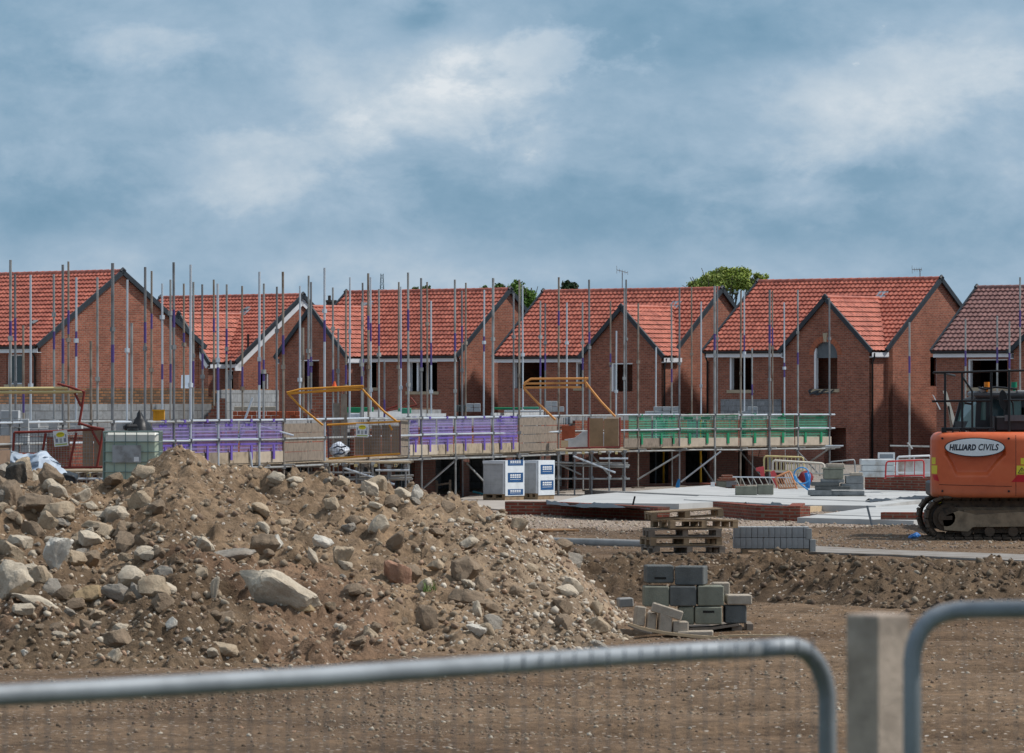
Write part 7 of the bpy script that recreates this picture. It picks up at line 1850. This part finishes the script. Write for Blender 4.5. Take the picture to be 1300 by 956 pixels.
cov = ms('ADD', ms('MULTIPLY', ms('SUBTRACT', big, .5), 1.15), ms('MULTIPLY', ms('SUBTRACT', fine, .5), .62))
cov = ms('ADD', cov, ms('MULTIPLY', ms('SUBTRACT', lump, .5), .5))
cov = ms('ADD', cov, .37)
for (px, py, a, b, rot, k) in [(650,70,165,40,.16,.14),(560,100,110,50,.2,.25),(210,55,180,70,0,.20),(620,130,240,60,.1,.18),(1130,120,230,75,.25,.29),(1180,60,200,60,.1,.22),(350,235,150,50,.3,.12),
                               (1000,190,160,60,.3,.15),(60,280,330,28,0,-.10),(800,280,700,50,0,-.16),(260,95,190,24,0,-.12),(1010,60,190,40,0,-.12),(640,345,900,28,0,.10),(300,180,200,50,0,-.06),
                               (1060,225,150,14,0,-.12),(550,20,40,22,0,-.35)]:
    cov = ms('ADD', cov, ms('MULTIPLY', blob(px, py, a, b, rot), k))
def band(py, h, px=None, a=None):
    """1 at elevation py, fading below over h photo pixels"""
    dv = ms('MULTIPLY', ms('SUBTRACT', (506-py)/F, v), F/h)
    return ms('EXPONENT', ms('MULTIPLY', ms('MAXIMUM', dv, 0.), -1.))
det = noise(cb.outputs[0], 130, 6, .62, .1, 5.1)
edge = ms('ADD', ms('ADD', ms('MULTIPLY', ms('SUBTRACT', fine, .5), 1.5), ms('MULTIPLY', ms('SUBTRACT', lump, .5), 1.4)), ms('MULTIPLY', ms('SUBTRACT', det, .5), .7))
for (px, py, a, b, rot, k, ptop, hh) in [(660,72,175,52,.16,.42,14,60),(560,140,120,50,.1,.13,100,45),(330,200,190,60,.1,.12,160,50),(1120,110,240,60,.2,.09,60,60),(1000,260,170,40,.1,.10,235,40),(180,70,150,50,0,.14,30,50),(470,250,120,40,.2,.08,225,40),(740,210,140,50,-.2,.09,175,50),(60,215,90,40,0,.09,190,40)]:
    m = ms('MULTIPLY', ms('SUBTRACT', ms('ADD', blob(px, py, a, b, rot), edge), .42), 3.6, clamp=True)
    cov = ms('ADD', cov, ms('MULTIPLY', ms('MULTIPLY', m, band(ptop, hh)), k))
cov = ms('ADD', cov, ms('MULTIPLY', ms('SUBTRACT', det, .5), .16))
cr = N_('ShaderNodeValToRGB'); t.links.new(cov, cr.inputs[0]); e = cr.color_ramp
while len(e.elements) < 5: e.elements.new(.5)
for el, (p_, c_) in zip(e.elements, [(.0, srgb(104,146,175)), (.25, srgb(127,162,189)), (.5, srgb(157,183,206)), (.78, srgb(196,210,223)), (1., srgb(226,232,238))]): el.position = p_; el.color = c_
# overcast dome grows brighter and greyer towards the zenith
zen = ms('MULTIPLY', ms('SUBTRACT', sp.outputs[2], .12, clamp=True), 1.3, clamp=True)
mx = N_('ShaderNodeMix'); mx.data_type = 'RGBA'; t.links.new(zen, mx.inputs[0]); t.links.new(cr.outputs[0], mx.inputs[6]); mx.inputs[7].default_value = (.50,.56,.64,1)
b1 = N_('ShaderNodeBackground'); t.links.new(mx.outputs[2], b1.inputs[0]); b1.inputs[1].default_value = 1.0
sky = N_('ShaderNodeTexSky'); sky.sky_type = 'NISHITA'; sky.sun_disc = False; sky.sun_elevation = R(SUN_EL); sky.sun_rotation = math.atan2(SUN_AZ[0], SUN_AZ[1])
b2 = N_('ShaderNodeBackground'); t.links.new(sky.outputs[0], b2.inputs[0]); b2.inputs[1].default_value = .1
mxs = N_('ShaderNodeMixShader'); mxs.inputs[0].default_value = .92; t.links.new(b2.outputs[0], mxs.inputs[1]); t.links.new(b1.outputs[0], mxs.inputs[2])
out = N_('ShaderNodeOutputWorld'); t.links.new(mxs.outputs[0], out.inputs[0])
w.cycles.sampling_method = 'MANUAL'; w.cycles.sample_map_resolution = 512
sc.view_settings.view_transform = 'Standard'; sc.view_settings.look = 'None'; sc.view_settings.gamma = 1; sc.view_settings.exposure = 0
sc.view_settings.use_curve_mapping = False
sc.cycles.use_denoising = True; sc.cycles.max_bounces = 6; sc.cycles.diffuse_bounces = 3; sc.cycles.use_adaptive_sampling = True; sc.cycles.adaptive_threshold = .015
sc.cycles.use_fast_gi = False
